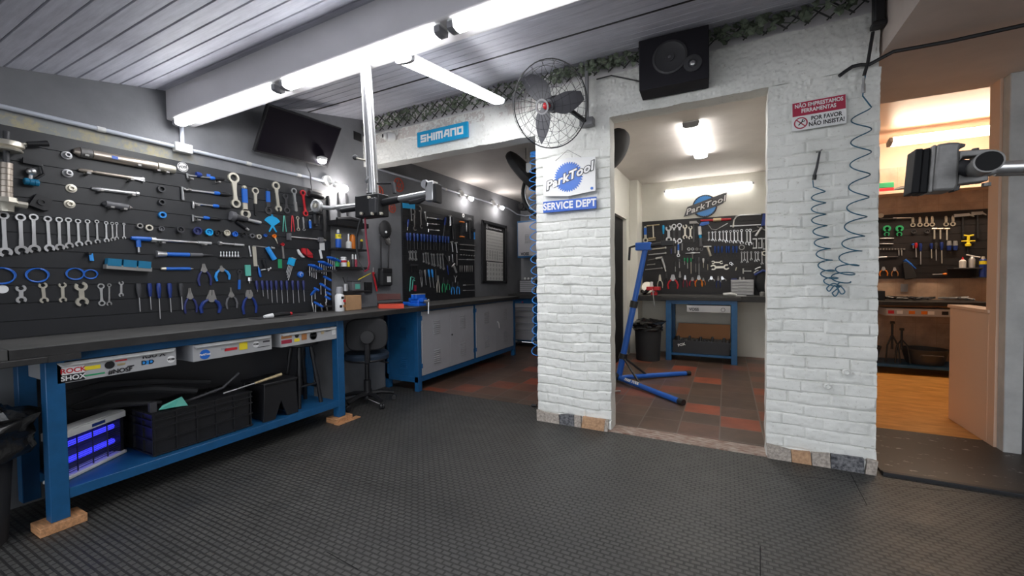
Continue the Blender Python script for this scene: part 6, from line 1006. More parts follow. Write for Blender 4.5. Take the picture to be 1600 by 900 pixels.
a = wallp(572.5, 441); b_ = wallp(583, 458); tag(B(XW, -3.47, a[1], b_[1], b_[2], a[2]).build('black_plate', 'black', bevel=.003), 'small black plate fixed on the grey wall', 'plate')
a, b_ = wallp(560, 437, -3.36), wallp(579, 427, -3.42); tag(MB().tube([a, b_], .005).build('yellow_pencil', 'yellow'), 'yellow pencil sticking out of the square jar', 'pencil')
a = wallp(565, 376, -3.44); r = empty('key_fob', a, label='small black and yellow fob hanging right of the orange can', cat='fob'); MB().ball((0, 0, 0), .016, 10).build('yellow_end', 'yellow', r); MB().tube([(0, 0, -.01), (0, .0, -.05), (0, -.01, -.10)], [.012, .014, .008]).build('body', 'black', r)
mat('redorange', (.62, .06, .025), .5); mat('rotorred', (.42, .07, .04), .5)
for i, (px, py, r_) in enumerate(((592.5, 299, .062), (623, 289, .085), (612.5, 325, .058))):
    F = Matrix.Translation(wallp(px, py, -3.485)) @ Matrix.Rotation(PI / 2, 4, 'Y'); b2 = MB().arc(0, 0, r_ * .8, r_, 0, 2 * PI, 0, .006, 30).arc(0, 0, r_ * .22, r_ * .36, 0, 2 * PI, 0, .006, 20)
    for k in range(6): b2.M = Matrix.Rotation(k * PI / 3, 4, 'Z'); b2.box(r_ * .33, r_ * .82, -r_ * .05, r_ * .05, 0, .005)
    o = b2.build('brake_rotor', 'rotorred'); o.matrix_world = F; tag(o, ('small reddish spoked disc on the wall left of the clamp lever', 'largest reddish spoked disc, high behind the clamp lever', 'lowest reddish spoked disc under the silver clamp arm')[i], 'disc')
# on the worktop: red case, vise, tray
o = Vector((-3.20, 3.42, .9405)); r = empty('red_case', o, label='open red box with black contents on the worktop beside the blue vise', cat='box')
sub(B(-3.32, -3.00, 3.24, 3.50, .9415, .985), 'tray', 'red', r, bevel=.002) if False else None
a = fl = None
def wt(px, py, z=.942): return on(px, py, 2, z)
p0, p1, p2 = wt(592, 482), wt(631, 482), wt(598, 475)
sub(MB().add([tuple(q) for q in (p0, p1, p1 + Vector((-.14, .12, 0)), p0 + Vector((-.14, .12, 0)))] + [tuple(q + Vector((0, 0, .045))) for q in (p0, p1, p1 + Vector((-.14, .12, 0)), p0 + Vector((-.14, .12, 0)))], [(0, 1, 2, 3), (0, 1, 5, 4), (1, 2, 6, 5), (2, 3, 7, 6), (3, 0, 4, 7), (4, 5, 6, 7)]), 'tray', 'redorange', r)
ps = [q + Vector((-.14, .12, .045)) for q in (p0, p1)]; lid = [ps[0] + Vector((.0, 0, 0)), ps[1], ps[1] + Vector((-.02, .01, .10)), ps[0] + Vector((-.02, .01, .10))]
sub(MB().add([tuple(q) for q in lid] + [tuple(q + Vector((-.006, .006, 0))) for q in lid], [(0, 1, 2, 3), (7, 6, 5, 4), (0, 4, 5, 1), (1, 5, 6, 2), (2, 6, 7, 3), (3, 7, 4, 0)]), 'lid', mat('maroon', (.07, .018, .015), .6).name, r)
mid = (p0 + p1) / 2 + Vector((-.07, .06, .055)); sub(MB().tube([mid + Vector((-.10, -.08, 0)), mid, mid + Vector((.09, .09, .01))], [.025, .035, .02]), 'contents', 'black', r)
v = wt(655, 486); o = Vector((-3.02, v[1], .942)); r = empty('bench_vise', o, label='bright blue bench vise mounted on the worktop corner', cat='vise'); yv = on(655, 484, 0, -2.98)[1]
mat('viseblue', (.01, .12, .62), .3)
def vb(x0, x1, y0, y1, z0, z1, n, m='viseblue', bv=.006): return sub(B(x0, x1, yv + y0, yv + y1, z0, z1), n, m, r, bevel=bv)
vb(-3.12, -2.96, -.03, .10, .942, .975, 'base'); vb(-3.10, -2.98, -.01, .08, .97, 1.02, 'vise_body', bv=.012); vb(-3.13, -2.93, -.0, .075, .99, 1.03, 'vise_body'); vb(-3.06, -3.025, -.04, .11, 1.02, 1.07, 'jaw'); vb(-3.015, -2.98, -.04, .11, 1.02, 1.07, 'jaw')
vb(-3.06, -2.98, -.04, .11, 1.068, 1.075, 'jaw_plate', 'steel', .002); sub(MB().tube([(-2.93, yv + .035, 1.0), (-2.87, yv + .035, 1.0)], .014), 'screw', 'dullsteel', r); sub(MB().tube([(-2.875, yv + .035, 1.02), (-2.87, yv + .02, .86)], .0055), 'handle', 'chrome', r)
sub(MB().box(-3.30, -3.10, yv - .02, yv + .06, .95, .985), 'slide', 'viseblue', r, bevel=.006)
p = wt(437, 495); r = empty('rubber_tray', (p[0], p[1], .9405), label='flat black tray with white and red tool lying on the long worktop', cat='tray')
F = Matrix.Translation((p[0], p[1], .9405)); MB().box(-.09, .07, -.20, .20, .0005, .004).build('sheet', 'blackmat', r)
t = empty('rivet_tool', (p[0], p[1], .945), label='small black tool with white nozzle and red tip on the black tray', cat='tool'); MB().tube([(.0, -.13, .010), (.0, -.06, .012)], [.012, .02]).build('nozzle', 'white', t); MB().tube([(0, -.06, .014), (-.01, .02, .014), (-.02, .10, .014)], [.015, .02, .014]).build('body', 'black', t); MB().ball((-.02, .115, .014), .014, 10).build('tip', 'red', t)

# ------------------------------------------------------------------ office chair under the worktop
o = Vector((-3.18, 2.98, 0)); r = empty('office_chair', o, rot=(0, 0, math.radians(48)), label='black wheeled office chair tucked under the worktop beside the louvred cabinet', cat='chair')
def rot2(a, d): return (math.cos(a) * d, math.sin(a) * d)
for k in range(5):
    a = math.radians(-62 + 72 * k); x, y = rot2(a, .26); x2, y2 = rot2(a, .13)
    l_ = MB().tube([(0, 0, .10), (x2, y2, .105), (x, y, .075)], [.030, .022, .016], 8).build('base_leg', 'black', r)
    MB().lathe([(-.022, .022), (-.018, .026), (-.004, .026), (-.003, .015), (.003, .015), (.004, .026), (.018, .026), (.022, .022)], (x, y, .0275), (math.cos(a + 1.2), math.sin(a + 1.2), 0), 14).build('caster', 'black', l_)
MB().lathe([(.06, .045), (.12, .045), (.13, .035), (.24, .035), (.25, .022), (.43, .022)], (0, 0, 0), (0, 0, 1), 18).build('gas_column', 'black', r)
se = MB().lathe([(.44, .18), (.445, .205), (.455, .215), (.465, .21)], (0, .02, 0), (0, 0, 1), 30); se.build('seat_shell', 'black', r); MB().lathe([(.465, .212), (.495, .218), (.52, .20), (.53, .15)], (0, .02, 0), (0, 0, 1), 30).build('seat', mat('seatblue', (.015, .028, .05), .8).name, r)
bk = MB(); n = 24; w2, h2 = .19, .155
pr = [(w2 * (abs(math.cos(a)) ** .55) * (1 if math.cos(a) >= 0 else -1), h2 * (abs(math.sin(a)) ** .55) * (1 if math.sin(a) >= 0 else -1)) for a in [2 * PI * i / 32 for i in range(32)]]
bk.M = Matrix.Translation((0, -.20, .72)) @ Matrix.Rotation(PI / 2, 4, 'X') @ Matrix.Rotation(.05, 4, 'X'); bk.prism(pr, -.025, .02); bk.build('backrest', 'blackmat', r, bevel=.012)
MB().tube([(0, -.12, .44), (0, -.235, .47), (0, -.25, .60), (0, -.24, .70)], [.024, .026, .026, .02], 8).build('back_support', 'black', r); MB().lathe([(-.01, .055), (.0, .065), (.012, .06), (.02, .03)], (0, -.26, .70), (0, -1, .3), 18).build('adjuster_knob', 'blackmat', r)
MB().tube([(.08, 0, .43), (.20, -.08, .41)], .008).build('lever', 'black', r)

# ------------------------------------------------------------------ front wall: signs, camera, fan, speaker
def plate_on_front(name, pts, label, cat, y=3.268):
    return [on(x, yy, 1, y) for x, yy in pts]
YS = 3.250
a, b_ = on(652, 207, 1, YS), on(731, 213, 1, YS); x0, x1 = a[0], b_[0]; zt = on(652, 207, 1, YS)[2]; zb = on(652, 230, 1, YS)[2]; print('shimano', x0, x1, zb, zt, on(731, 190, 1, YS)[2], on(731, 213, 1, YS)[2])
s_ = empty('shop_sign', ((x0 + x1) / 2, YS, (zt + zb) / 2), rot=(0, math.radians(-.6), 0), label='sky blue sign with white SHIMANO lettering on the rough lintel', cat='sign')
hw, hh = (x1 - x0) / 2, (zt - zb) / 2; MB().box(-hw, hw, -.004, .02, -hh, hh).build('board', 'shimano', s_, bevel=.002); 
LT = {'S': [[(1, 1), (0, 1), (0, .5), (1, .5), (1, 0), (0, 0)]], 'H': [[(0, 0), (0, 1)], [(0, .5), (1, .5)], [(1, 0), (1, 1)]], 'I': [[(0, 0), (0, 1)]], 'M': [[(0, 0), (0, 1), (1.3, 1), (1.3, 0)], [(.65, 1), (.65, 0)]], 'A': [[(0, 0), (.35, 1), (1, 1), (1, 0)], [(.2, .38), (1, .38)]], 'N': [[(0, 0), (0, 1), (1, 1), (1, 0)]], 'O': [[(0, 0), (0, 1), (1, 1), (1, 0), (0, 0)]]}
g = MB(); lw = hh * .78; lh = hh * .78; tk = hh * .24; adv = [lw * {'I': 0, 'M': 1.3}.get(c, 1) + tk * 1.75 for c in 'SHIMANO']; tot = sum(adv) - tk * .75; kx = (2 * hw * .84) / tot; g.ox = 0; X = -hw * .84
for c, a_ in zip('SHIMANO', adv): g.ox = X + tk * .5 * kx; [strokes(g, [ln], lw * kx, lh, tk, -.0075 - .0004 * q_, -.0035 - .0003 * q_) for q_, ln in enumerate(sg for l_ in LT[c] for sg in zip(l_, l_[1:]))]; X += a_ * kx
g.v = [(x, y, z - lh / 2) for x, y, z in g.v]; g.build('lettering', 'white', s_)
# service sign board
a, b_ = on(850, 248, 1, YS), on(929, 305, 1, YS); x0, x1, zt, zb = on(849, 270, 1, YS)[0], on(931, 270, 1, YS)[0], on(888, 247, 1, YS)[2], on(888, 307, 1, YS)[2]; cx = (x0 + x1) / 2; cz_ = (zt + zb) / 2; hw = (x1 - x0) / 2; hh = (zt - zb) / 2
s_ = empty('shop_sign', (cx, YS - .01, cz_), label='white ParkTool sign with blue toothed wheel hanging on the left pier', cat='sign')
MB().add([(x, y, z) for y in (0, .008) for x, z in ((-hw, -hh * .86), (0, -hh), (hw, -hh * .86), (hw, hh * .86), (0, hh), (-hw, hh * .86))], [(0, 1, 2, 3, 4, 5), (11, 10, 9, 8, 7, 6)] + [(i, (i + 1) % 6, 6 + (i + 1) % 6, 6 + i) for i in range(6)]).build('board', 'white', s_, bevel=.002)
def gear(mb, r0, r1, n, y0, y1, kx=1):
    pts = []
    for i in range(n):
        a = 2 * PI * i / n; d = 2 * PI / n; pts += [(r0 * math.cos(a), r0 * math.sin(a)), (r1 * math.cos(a + d * .3), r1 * math.sin(a + d * .3)), (r1 * math.cos(a + d * .55), r1 * math.sin(a + d * .55))]
    mb.M = Matrix.Rotation(PI / 2, 4, 'X'); mb.prism([(x * kx, z) for x, z in pts], -y1, -y0); mb.M = Matrix(); return mb
gear(MB(), .105, .122, 36, -.0025, 0).build('toothed_wheel', 'blue', s_)
def slant_text(r, body, sz, y, outer, inner, ang, kx=1.0):
    text('lettering_outline', body, sz, r, outer, (0, y, 0), (PI / 2, -ang, 0), ext=.0006, bold=.0085 * sz / .09, shear=.35, spacing=1.08, sx=kx); text('lettering', body, sz, r, inner, (0, y - .0012, 0), (PI / 2, -ang, 0), ext=.0006, bold=.0032, shear=.35, spacing=1.08, sx=kx)
slant_text(s_, 'ParkTool', .092, -.0040, 'black', 'white', .30, 1.14)
MB().tube([(-.11, -.003, hh * .93), (0, -.01, hh + .06), (.11, -.003, hh * .93)], .0022, 6).build('hanging_wire', 'dullsteel', s_); MB().lathe([(0, .012), (.001, .012)], (hw - .03, -.001, -hh * .72), (0, -1, 0), 14).build('seal', 'blue', s_)
x0, x1 = on(849, 325, 1, YS)[0], on(932, 320, 1, YS)[0]; zt, zb = on(849, 317, 1, YS)[2], on(849, 333, 1, YS)[2]
s_ = empty('shop_sign', ((x0 + x1) / 2, YS, (zt + zb) / 2 + .004), label='blue strip sign reading SERVICE DEPT under the ParkTool sign', cat='sign'); hw, hh = (x1 - x0) / 2, (zt - zb) / 2 + .004
MB().box(-hw, hw, -.005, .01, -hh, hh).build('board', 'signblue', s_, bevel=.002); text('lettering', 'SERVICE DEPT', hh * 1.7, s_, 'white', (0, -.0055, 0), (PI / 2, 0, 0), ext=.0008, bold=.0028, sx=.86, spacing=1.06)
# lending notice
x0, x1 = on(1237, 180, 1, 3.262)[0], on(1323, 170, 1, 3.262)[0]; zt, zb = on(1237, 161, 1, 3.262)[2], on(1237, 206, 1, 3.262)[2]; zt2, zb2 = on(1323, 146, 1, 3.262)[2], on(1323, 192, 1, 3.262)[2]
s_ = empty('notice_sign', ((x0 + x1) / 2, 3.262, (zt + zb + zt2 + zb2) / 4), rot=(0, math.radians(-1.0), 0), label='red and white lending notice on the right pier', cat='sign'); hw, hh = (x1 - x0) / 2, (zt - zb + zt2 - zb2) / 4
mat('signred', (.40, .02, .06), .4)
MB().box(-hw, hw, 0, .006, -hh, hh).build('board', 'white', s_, bevel=.002); MB().box(-hw + .005, hw - .005, -.001, 0, .0, hh - .005).build('red_field', 'signred', s_)
text('lettering', 'NÃO EMPRESTAMOS\nFERRAMENTAS', .034, s_, 'white', (0, -.0015, hh * .50), (PI / 2, 0, 0), ext=.0004, bold=.0009, sx=.80); text('lettering', 'POR FAVOR\nNÃO INSISTA!', .036, s_, 'black', (hw * .28, -.0010, -hh * .50), (PI / 2, 0, 0), ext=.0004, bold=.0009, sx=.82)
g = MB(); g.M = Matrix.Translation((-hw * .66, -.0005, -hh * .5)) @ Matrix.Rotation(PI / 2, 4, 'X'); g.arc(0, 0, .030, .037, 0, 2 * PI, 0, .001, 28); g.M = g.M @ Matrix.Rotation(-PI / 4, 4, 'Z'); g.box(-.032, .032, -.003, .003, 0, .001); g.build('forbidden_ring', 'signred', s_)
g = MB(); g.M = Matrix.Translation((-hw * .66, -.0009, -hh * .5)) @ Matrix.Rotation(PI / 2, 4, 'X') @ Matrix.Rotation(PI / 4, 4, 'Z'); g.box(-.018, .016, -.003, .003, 0, .001).arc(.020, 0, .004, .009, .6, 5.7, 0, .001, 12); g.build('spanner_symbol', 'black', s_)
# emblem in the middle room
cx, cz_ = on(1101, 322, 1, 7.12)[0], on(1101, 322, 1, 7.12)[2]
s_ = empty('wall_emblem', (cx, 7.12, cz_), label='round blue ParkTool emblem with slanted grey banner on the white back wall', cat='sign')
g = MB(); g.M = Matrix.Rotation(PI / 2, 4, 'X'); g.arc(0, 0, 0.001, .175, 0, 2 * PI, -.028, .0, 40); g.M = Matrix(); g.build('back_disc', 'darkgrey', s_); gear(MB(), .145, .160, 40, -.006, 0, 1.02).build('toothed_wheel', 'ltblue', s_)
ban = [(-.30, -.145), (-.245, .005), (.25, .165), (.31, .175), (.26, .02), (.20, -.01), (-.2, -.125)]
MB().add([(x, y, z) for y in (-.020, -.008) for x, z in ban], [tuple(range(7)), tuple(range(13, 6, -1))] + [(i, (i + 1) % 7, 7 + (i + 1) % 7, 7 + i) for i in range(7)]).build('banner', 'midgrey', s_)
slant_text(s_, 'ParkTool', .118, -.0215, 'black', 'white', .30, 1.22)
# security camera
o = on(603, 212, 1, 3.20); r = empty('security_camera', o, label='white dome security camera on the rough lintel', cat='camera')
MB().lathe([(0, .045), (.05, .05), (.075, .042)], (.035, .075, 0), (-.45, -1, -.1), 20).build('housing', 'plasticwhite', r); MB().lathe([(0, .034), (.02, .034), (.03, .026)], (.0, -.0, -.004), (-.6, -1, -.1), 18).build('eye_ring', 'plasticwhite', r); MB().lathe([(0, .020), (.034, .018)], (.0, -.002, -.004), (-.6, -1, -.1), 16).build('lens', 'black', r)
o = on(552, 213, 1, 3.2); tag(MB().box(o[0] - .04, o[0] + .05, 3.16, 3.27, o[2] - .05, o[2] + .04).build('cable_box', 'black', bevel=.005), 'small black box at the left end of the rough lintel', 'box')
pts = [on(x, y, 1, 3.24) for x, y in ((550, 220), (545, 235), (549, 255), (556, 262), (549, 275), (546, 290), (548, 303))]; tag(MB().tube(pts, .005, 6).build('loose_wire', 'black'), 'thin black wire dangling from the left end of the lintel', 'wire')
# wall fan
fc = Vector((-1.155, 2.85, 2.50)); ax_ = Vector((-.13, -.93, -.40)).normalized(); F, _ = frame_from(fc, fc + ax_.cross(Vector((0, 0, 1))), ax_)
r = empty('wall_fan', M4=F, label='large round black wall fan with caged grey blades and red hub', cat='fan')
R_ = .30; cg = MB()
for rr, z in ((R_, 0), (R_ * .97, .035), (R_ * .86, .062), (R_ * .70, .080), (R_ * .52, .092), (R_ * .34, .10), (R_ * .9, -.055), (R_ * .65, -.085), (R_ * .4, -.10)): cg.tube([(rr * math.cos(2 * PI * i / 40), rr * math.sin(2 * PI * i / 40), z) for i in range(40)], .0045 if rr == R_ else .0014, 5, closed=True)
for i in range(20):
    a = 2 * PI * i / 20
    cg.tube([(q * R_ * math.cos(a + t), q * R_ * math.sin(a + t), z) for q, z, t in ((.17, .105, 0), (.45, .096, .10), (.75, .075, .16), (.95, .04, .18), (1, 0, .18))], .0014, 5)
    cg.tube([(q * R_ * math.cos(a), q * R_ * math.sin(a), z) for q, z in ((.18, -.11), (.6, -.095), (.95, -.03), (1, 0))], .0014, 5)
cg.build('cage', 'black', r); MB().arc(0, 0, .040, .053, 0, 2 * PI, .098, .108, 30).build('cage_ring', 'grey', r)
mat('bladegrey', (.075, .075, .085), .4)
for k in range(3):
    a = math.radians(50 + 120 * k); bl_ = MB(); bl_.M = Matrix.Rotation(a, 4, 'Z'); vs = []; n = 8
    for i in range(n + 1):
        t = i / n; x = .04 + .225 * t; wd = .035 + .085 * math.sin(PI * (.15 + .80 * t)); sk = .05 * t * t
        vs += [(x, -wd * .6 + sk, -.03 + .025 * (1 - t)), (x, wd * .6 + sk, .03 - .010 * (1 - t))]
    vs2 = [(x, y, z - .003) for x, y, z in vs]; m_ = len(vs); bl_.add(vs + vs2, [(2 * i, 2 * i + 2, 2 * i + 3, 2 * i + 1) for i in range(n)] + [(m_ + 2 * i + 1, m_ + 2 * i + 3, m_ + 2 * i + 2, m_ + 2 * i) for i in range(n)] + [(2 * i + 2, 2 * i, m_ + 2 * i, m_ + 2 * i + 2) for i in range(n)] + [(2 * i + 1, 2 * i + 3, m_ + 2 * i + 3, m_ + 2 * i + 1) for i in range(n)] + [(0, 1, m_ + 1, m_), (2 * n + 1, 2 * n, m_ + 2 * n, m_ + 2 * n + 1)]); bl_.build('blade', 'bladegrey', r)
MB().lathe([(-.03, .05), (.0, .052), (.02, .045)], (0, 0, 0), (0, 0, 1), 20).build('hub', 'bladegrey', r); MB().ball((0, 0, .035), .028, 14, (1, 1, 1.1)).build('hub_cap', 'red', r); MB().lathe([(0, .03), (.02, .06), (.09, .06), (.12, .035)], (0, 0, -.05), (0, 0, -1), 20).build('motor', 'black', r)
F2 = F.inverted(); br_ = MB(); br_.M = F2; e0 = fc - ax_ * .15; br_.tube([e0, e0 + Vector((.05, .06, -.02)), Vector((-.99, 3.22, 2.47))], .018, 8); br_.build('swivel', 'black', r)
br_ = MB(); br_.M = F2; br_.box(-1.04, -.93, 3.20, 3.27, 2.44, 2.50); br_.build('wall_bracket', 'grey', r, bevel=.005); br_ = MB(); br_.M = F2; br_.box(-1.0, -.975, 3.225, 3.25, 2.46, 3.02); br_.build('mount_post', 'grey', r)
# speaker
o = Vector((-.335, 3.17, 2.738)); r = empty('loudspeaker', o, rot=(.02, math.radians(-.5), math.radians(3)), label='black box loudspeaker mounted above the middle opening', cat='speaker')
MB().box(-.225, .225, -.09, .10, -.174, .174).build('cabinet', mat('speakerfelt', (.010, .009, .014), .9).name, r, bevel=.006)
def disc(prof, x, z, n, m): MB().lathe(prof, (x, -.09, z), (0, -1, 0), 28).build(n, m, r)
disc([(0, .115), (.006, .113), (.008, .10), (.002, .09), (-.0, .03), (.006, .028)], -.02, .015, 'woofer', 'darkgrey'); disc([(0, .012), (.012, .01), (.015, 0)], -.02, .015, 'dust_cap', 'midgrey'); disc([(0, .058), (.008, .056), (.009, .03), (.002, .026)], .125, -.06, 'tweeter', 'darkgrey'); disc([(0, .020), (.012, .016), (.018, .004)], .125, -.06, 'tweeter_dome', 'chrome')
pts = [on(x, y, 1, 3.24) for x, y in ((932, 124), (955, 118), (975, 122), (1003, 128))]; tag(MB().tube(pts, .005, 6).build('speaker_cable', 'black'), 'black cable running along the wall into the loudspeaker', 'cable')
# trellis and ivy
def trellis(x0, x1, z0, z1, lb):
    b_ = MB(); st = .115; h = z1 - z0; x = x0 - h; y = 3.262
    while x < x1:
        for s_ in (1, -1):
            xa, xb = (x, x + h * 1.15) if s_ == 1 else (x + h * 1.15, x); za, zb_ = z0, z1
            if xa < x0: t = (x0 - xa) / (xb - xa); xa, za = x0, z0 + (z1 - z0) * t
            if xb < x0: t = (x0 - xb) / (xa - xb); xb, zb_ = x0, z1 - (z1 - z0) * t
            if xa > x1: t = (x1 - xa) / (xb - xa); xa, za = x1, z0 + (z1 - z0) * t
            if xb > x1: t = (x1 - xb) / (xa - xb); xb, zb_ = x1, z1 - (z1 - z0) * t
            b_.tube([(xa, y + .006 * s_, za), (xb, y + .006 * s_, zb_)], .0055, 4)
        x += st
    return tag(b_.build('trellis', 'twig', smooth=False), lb, 'trellis')
trellis(-3.42, -1.30, 2.795, 2.955, 'dark crisscross trellis along the top of the left lintel'); trellis(-1.28, .76, 2.84, 2.958, 'dark crisscross trellis along the top of the middle lintel')
def ivy(x0, x1, z0, z1, n, size, lb, seed, dens=None):
    random.seed(seed); b_ = MB(); shp = [(0, -.45), (.28, -.38), (.5, -.05), (.26, .12), (.0, .55), (-.26, .12), (-.5, -.05), (-.28, -.38)]
    for i in range(n):
        x = random.uniform(x0, x1)
        if dens and random.random() > dens(x): continue
        z = z0 + (z1 - z0) * random.betavariate(1.6, 1.6); s_ = size * random.uniform(.6, 1.25)
        b_.M = Matrix.Translation((x, 3.235 + random.uniform(-.03, .02), z)) @ Matrix.Rotation(random.uniform(-.7, .7), 4, 'Z') @ Matrix.Rotation(PI / 2 + random.uniform(-.8, .6), 4, 'X') @ Matrix.Rotation(random.uniform(0, 6.28), 4, 'Z')
        b_.add([(a * s_, c_ * s_, 0) for a, c_ in shp] + [(0, -.05 * s_, .12 * s_)], [(j, (j + 1) % 8, 8) for j in range(8)])
    b_.M = Matrix()
    for k in range(int((x1 - x0) / .35)):
        x = x0 + k * .35; b_.tube([(x + .06 * j, 3.245 + .01 * math.sin(j), z0 + (z1 - z0) * (.5 + .4 * math.sin(j * 1.3 + k))) for j in range(8)], .003, 4)
    return tag(b_.build('ivy', 'leaf', smooth=False), lb, 'ivy', kind='stuff')
ivy(-3.45, -1.35, 2.80, 2.945, 330, .034, 'small leaved ivy woven through the left trellis', 5); ivy(-1.3, -.55, 2.85, 2.945, 120, .046, 'ivy on the trellis between the fan and the loudspeaker', 6); ivy(-.14, .70, 2.85, 2.945, 110, .062, 'larger leaved ivy right of the loudspeaker', 7, lambda x: 1 - .7 * (x + .14))
# black pipe and cables at the right pier
r = empty('drain_pipe', (.79, 3.2, 2.83), label='short black pipe at the top of the right pier', cat='pipe'); sub(B(.772, .825, 3.20, 3.262, 2.725, 2.93), 'pipe', 'black', r, bevel=.01); sub(B(.765, .83, 3.195, 3.265, 2.705, 2.735), 'collar', 'black', r, bevel=.006)
pts = [on(x, y, 1, 3.235) for x, y in ((1311, 119), (1320, 112), (1332, 104), (1345, 101), (1358, 101), (1400, 97))]; e1 = on(1600, 68, 1, 3.0); b_ = MB().tube(pts[:5] + [Vector((.86, 3.2, 2.535)), Vector((1.1, 3.2, 2.53)), Vector((1.6, 3.2, 2.545)), Vector((2.4, 3.2, 2.56))], .011, 8); tag(b_.build('thick_cable', 'black'), 'thick black cable crossing the right pier towards the slab', 'cable')
def catmull(P, k=5):
    out = []
    for i in range(len(P) - 1):
        a, b_, c, d = P[max(i - 1, 0)], P[i], P[i + 1], P[min(i + 2, len(P) - 1)]
        for j in range(k):
            t = j / k; out.append(tuple(.5 * (2 * b_[m] + (c[m] - a[m]) * t + (2 * a[m] - 5 * b_[m] + 4 * c[m] - d[m]) * t * t + (3 * b_[m] - a[m] - 3 * c[m] + d[m]) * t ** 3) for m in (0, 1)))
    return out + [P[-1]]
# coiled air hoses on the right pier
mat('hoseblue', (.015, .10, .17), .35); mat('hosebright', (.04, .25, .72), .35)
def coil(pairs, r_d, y, turns, tubr, m, name, lb, sub_parts=None, pre=None, post=None, cat='hose', ry=None):
    L_ = [on(x, yy, 1, y) for x, yy in pairs]; pts = list(pre or []); N_ = turns * 18
    for i in range(N_ + 1):
        t = i / N_ * (len(L_) - 1); k = min(int(t), len(L_) - 2); f_ = t - k; c_ = L_[k].lerp(L_[k + 1], f_); a = 2 * PI * i / 18; rr = r_d(i / N_)
        pts.append(c_ + Vector((rr * math.cos(a), (ry or rr) * math.sin(a), .35 * rr * math.sin(a))))
    pts += list(post or []); r = empty(name, pts[0], label=lb, cat=cat); sub(MB().tube(pts, tubr, 7), 'hose', m, r); return r
h = coil([(1346, 170), (1345, 240), (1341, 310), (1334, 370), (1325, 415), (1312, 440)], lambda t: .047 + .006 * t, 3.215, 10, .0036, 'hoseblue', 'air_hose', 'long coiled dark blue air hose hanging from the black pipe on the right pier', pre=[on(1364, 50, 1, 3.23), on(1357, 90, 1, 3.23), on(1350, 130, 1, 3.24), on(1348, 150, 1, 3.24)])
sub(MB().lathe([(0, .010), (.05, .010), (.055, .007), (.09, .007)], on(1349, 145, 1, 3.235), (0, 0, 1), 10), 'fitting', 'steel', h); sub(MB().tube([on(1364, 50, 1, 3.23), on(1356, 98, 1, 3.23), on(1350, 118, 1, 3.235)], .009), 'feed_pipe', 'black', h)
gp = [on(1281, 237, 1, 3.25), on(1276, 262, 1, 3.24), on(1272, 276, 1, 3.24)]
h = coil([(1279, 300), (1279, 340), (1284, 380), (1291, 420), (1302, 446)], lambda t: .036 + .004 * t, 3.225, 9, .0036, 'hoseblue', 'air_hose', 'shorter coiled air hose ending in a blow gun on the right pier', pre=[on(1270, 282, 1, 3.24), on(1271, 292, 1, 3.24)], post=[on(*q, 1, 3.22) for q in catmull(((1300, 458), (1305, 463), (1310, 455), (1304, 446), (1296, 455), (1292, 450), (1302, 443), (1314, 448), (1320, 456), (1314, 459), (1308, 447), (1312, 441)))])
sub(MB().tube(gp, [.006, .007, .009]), 'gun_body', 'darkgrey', h); sub(MB().lathe([(0, .012), (.03, .012)], gp[2] + Vector((0, 0, -.02)), (.1, 0, 1), 10), 'gun_knob', 'black', h); sub(MB().tube([gp[0] + Vector((-.02, 0, .0)), gp[0], gp[0] + Vector((.012, -.005, .012))], .005), 'gun_tip', 'dullsteel', h)
coil([(836, 236), (835, 245), (833, 300), (834, 360), (836, 430), (838, 490), (836, 555)], lambda t: .040 - .008 * t, 3.50, 24, .0040, 'hosebright', 'air_hose', 'bright blue coiled air hose hanging behind the left edge of the left pier', pre=[Vector((-1.50, 3.50, 2.68)), on(838, 222, 1, 3.5)])
for i, (x, y) in enumerate(((1293, 603), (1322, 581))): o = on(x, y, 1, 3.275); tag(MB().lathe([(0, .022), (.014, .022), (.018, .014), (.012, .010)], o, (0, -1, 0), 16).build('wall_plug', 'whitepaint'), ('painted pipe stub low on the right pier' if i == 0 else 'second, fainter pipe stub higher on the right pier'), 'pipe stub')

# ------------------------------------------------------------------ hanging repair arms
PY = 1.63
def pp(x, y, yy=PY): return on(x, y, 1, yy)
r = empty('hanging_repair_stand', (-1.6, PY, 2.38), label='steel pole hanging from the beam with two bicycle clamp arms', cat='repair stand')
top, bot = pp(571, 90), pp(584, 318); top[2] = 2.38
sub(MB().tube([top, bot], .029, 20), 'pole', 'chrome', r); off = Vector((.018, -.022, 0)); sub(MB().tube([top + off, bot + off], .006, 8), 'seam_bar', 'steel', r); sub(MB().tube([pp(579, 280), pp(581, 283)], .032, 18), 'collar', 'steel', r)
sub(MB().tube([pp(583, 303), pp(584, 320)], .034, 18), 'sleeve', 'black', r); a, b_ = pp(563, 308), pp(600, 338); sub(B(a[0], b_[0], PY - .04, PY + .04, b_[2], a[2]), 'clamp_block', 'black', r, bevel=.006)
sub(MB().box(pp(588, 310)[0], pp(599, 336)[0], PY - .055, PY + .03, pp(588, 336)[2], pp(588, 312)[2]), 'clamp_block', 'darkgrey', r, bevel=.005)
for q in ((566, 334), (583, 334), (597, 334), (578, 309)): p = pp(*q, PY - .05); sub(MB().lathe([(0, .008), (.012, .008), (.014, .004)], p, (0, -1, 0), 8), 'bolt', 'nickel', r)
sub(MB().tube([pp(556, 247), pp(572, 251)], .006), 'lock_handle', 'nickel', r); sub(MB().ball(pp(555, 246), .015, 14), 'knob', 'darkgrey', r)
sub(MB().tube([pp(566, 321), pp(528, 325)], .0165, 14), 'arm', 'chrome', r); sub(MB().tube([pp(560, 325, PY - .008), pp(534, 329, PY - .008)], .015, 12), 'arm_sleeve', 'black', r); sub(MB().tube([pp(536, 322), pp(520, 325), pp(503, 324)], [.014, .011, .012]), 'link', 'steel', r)
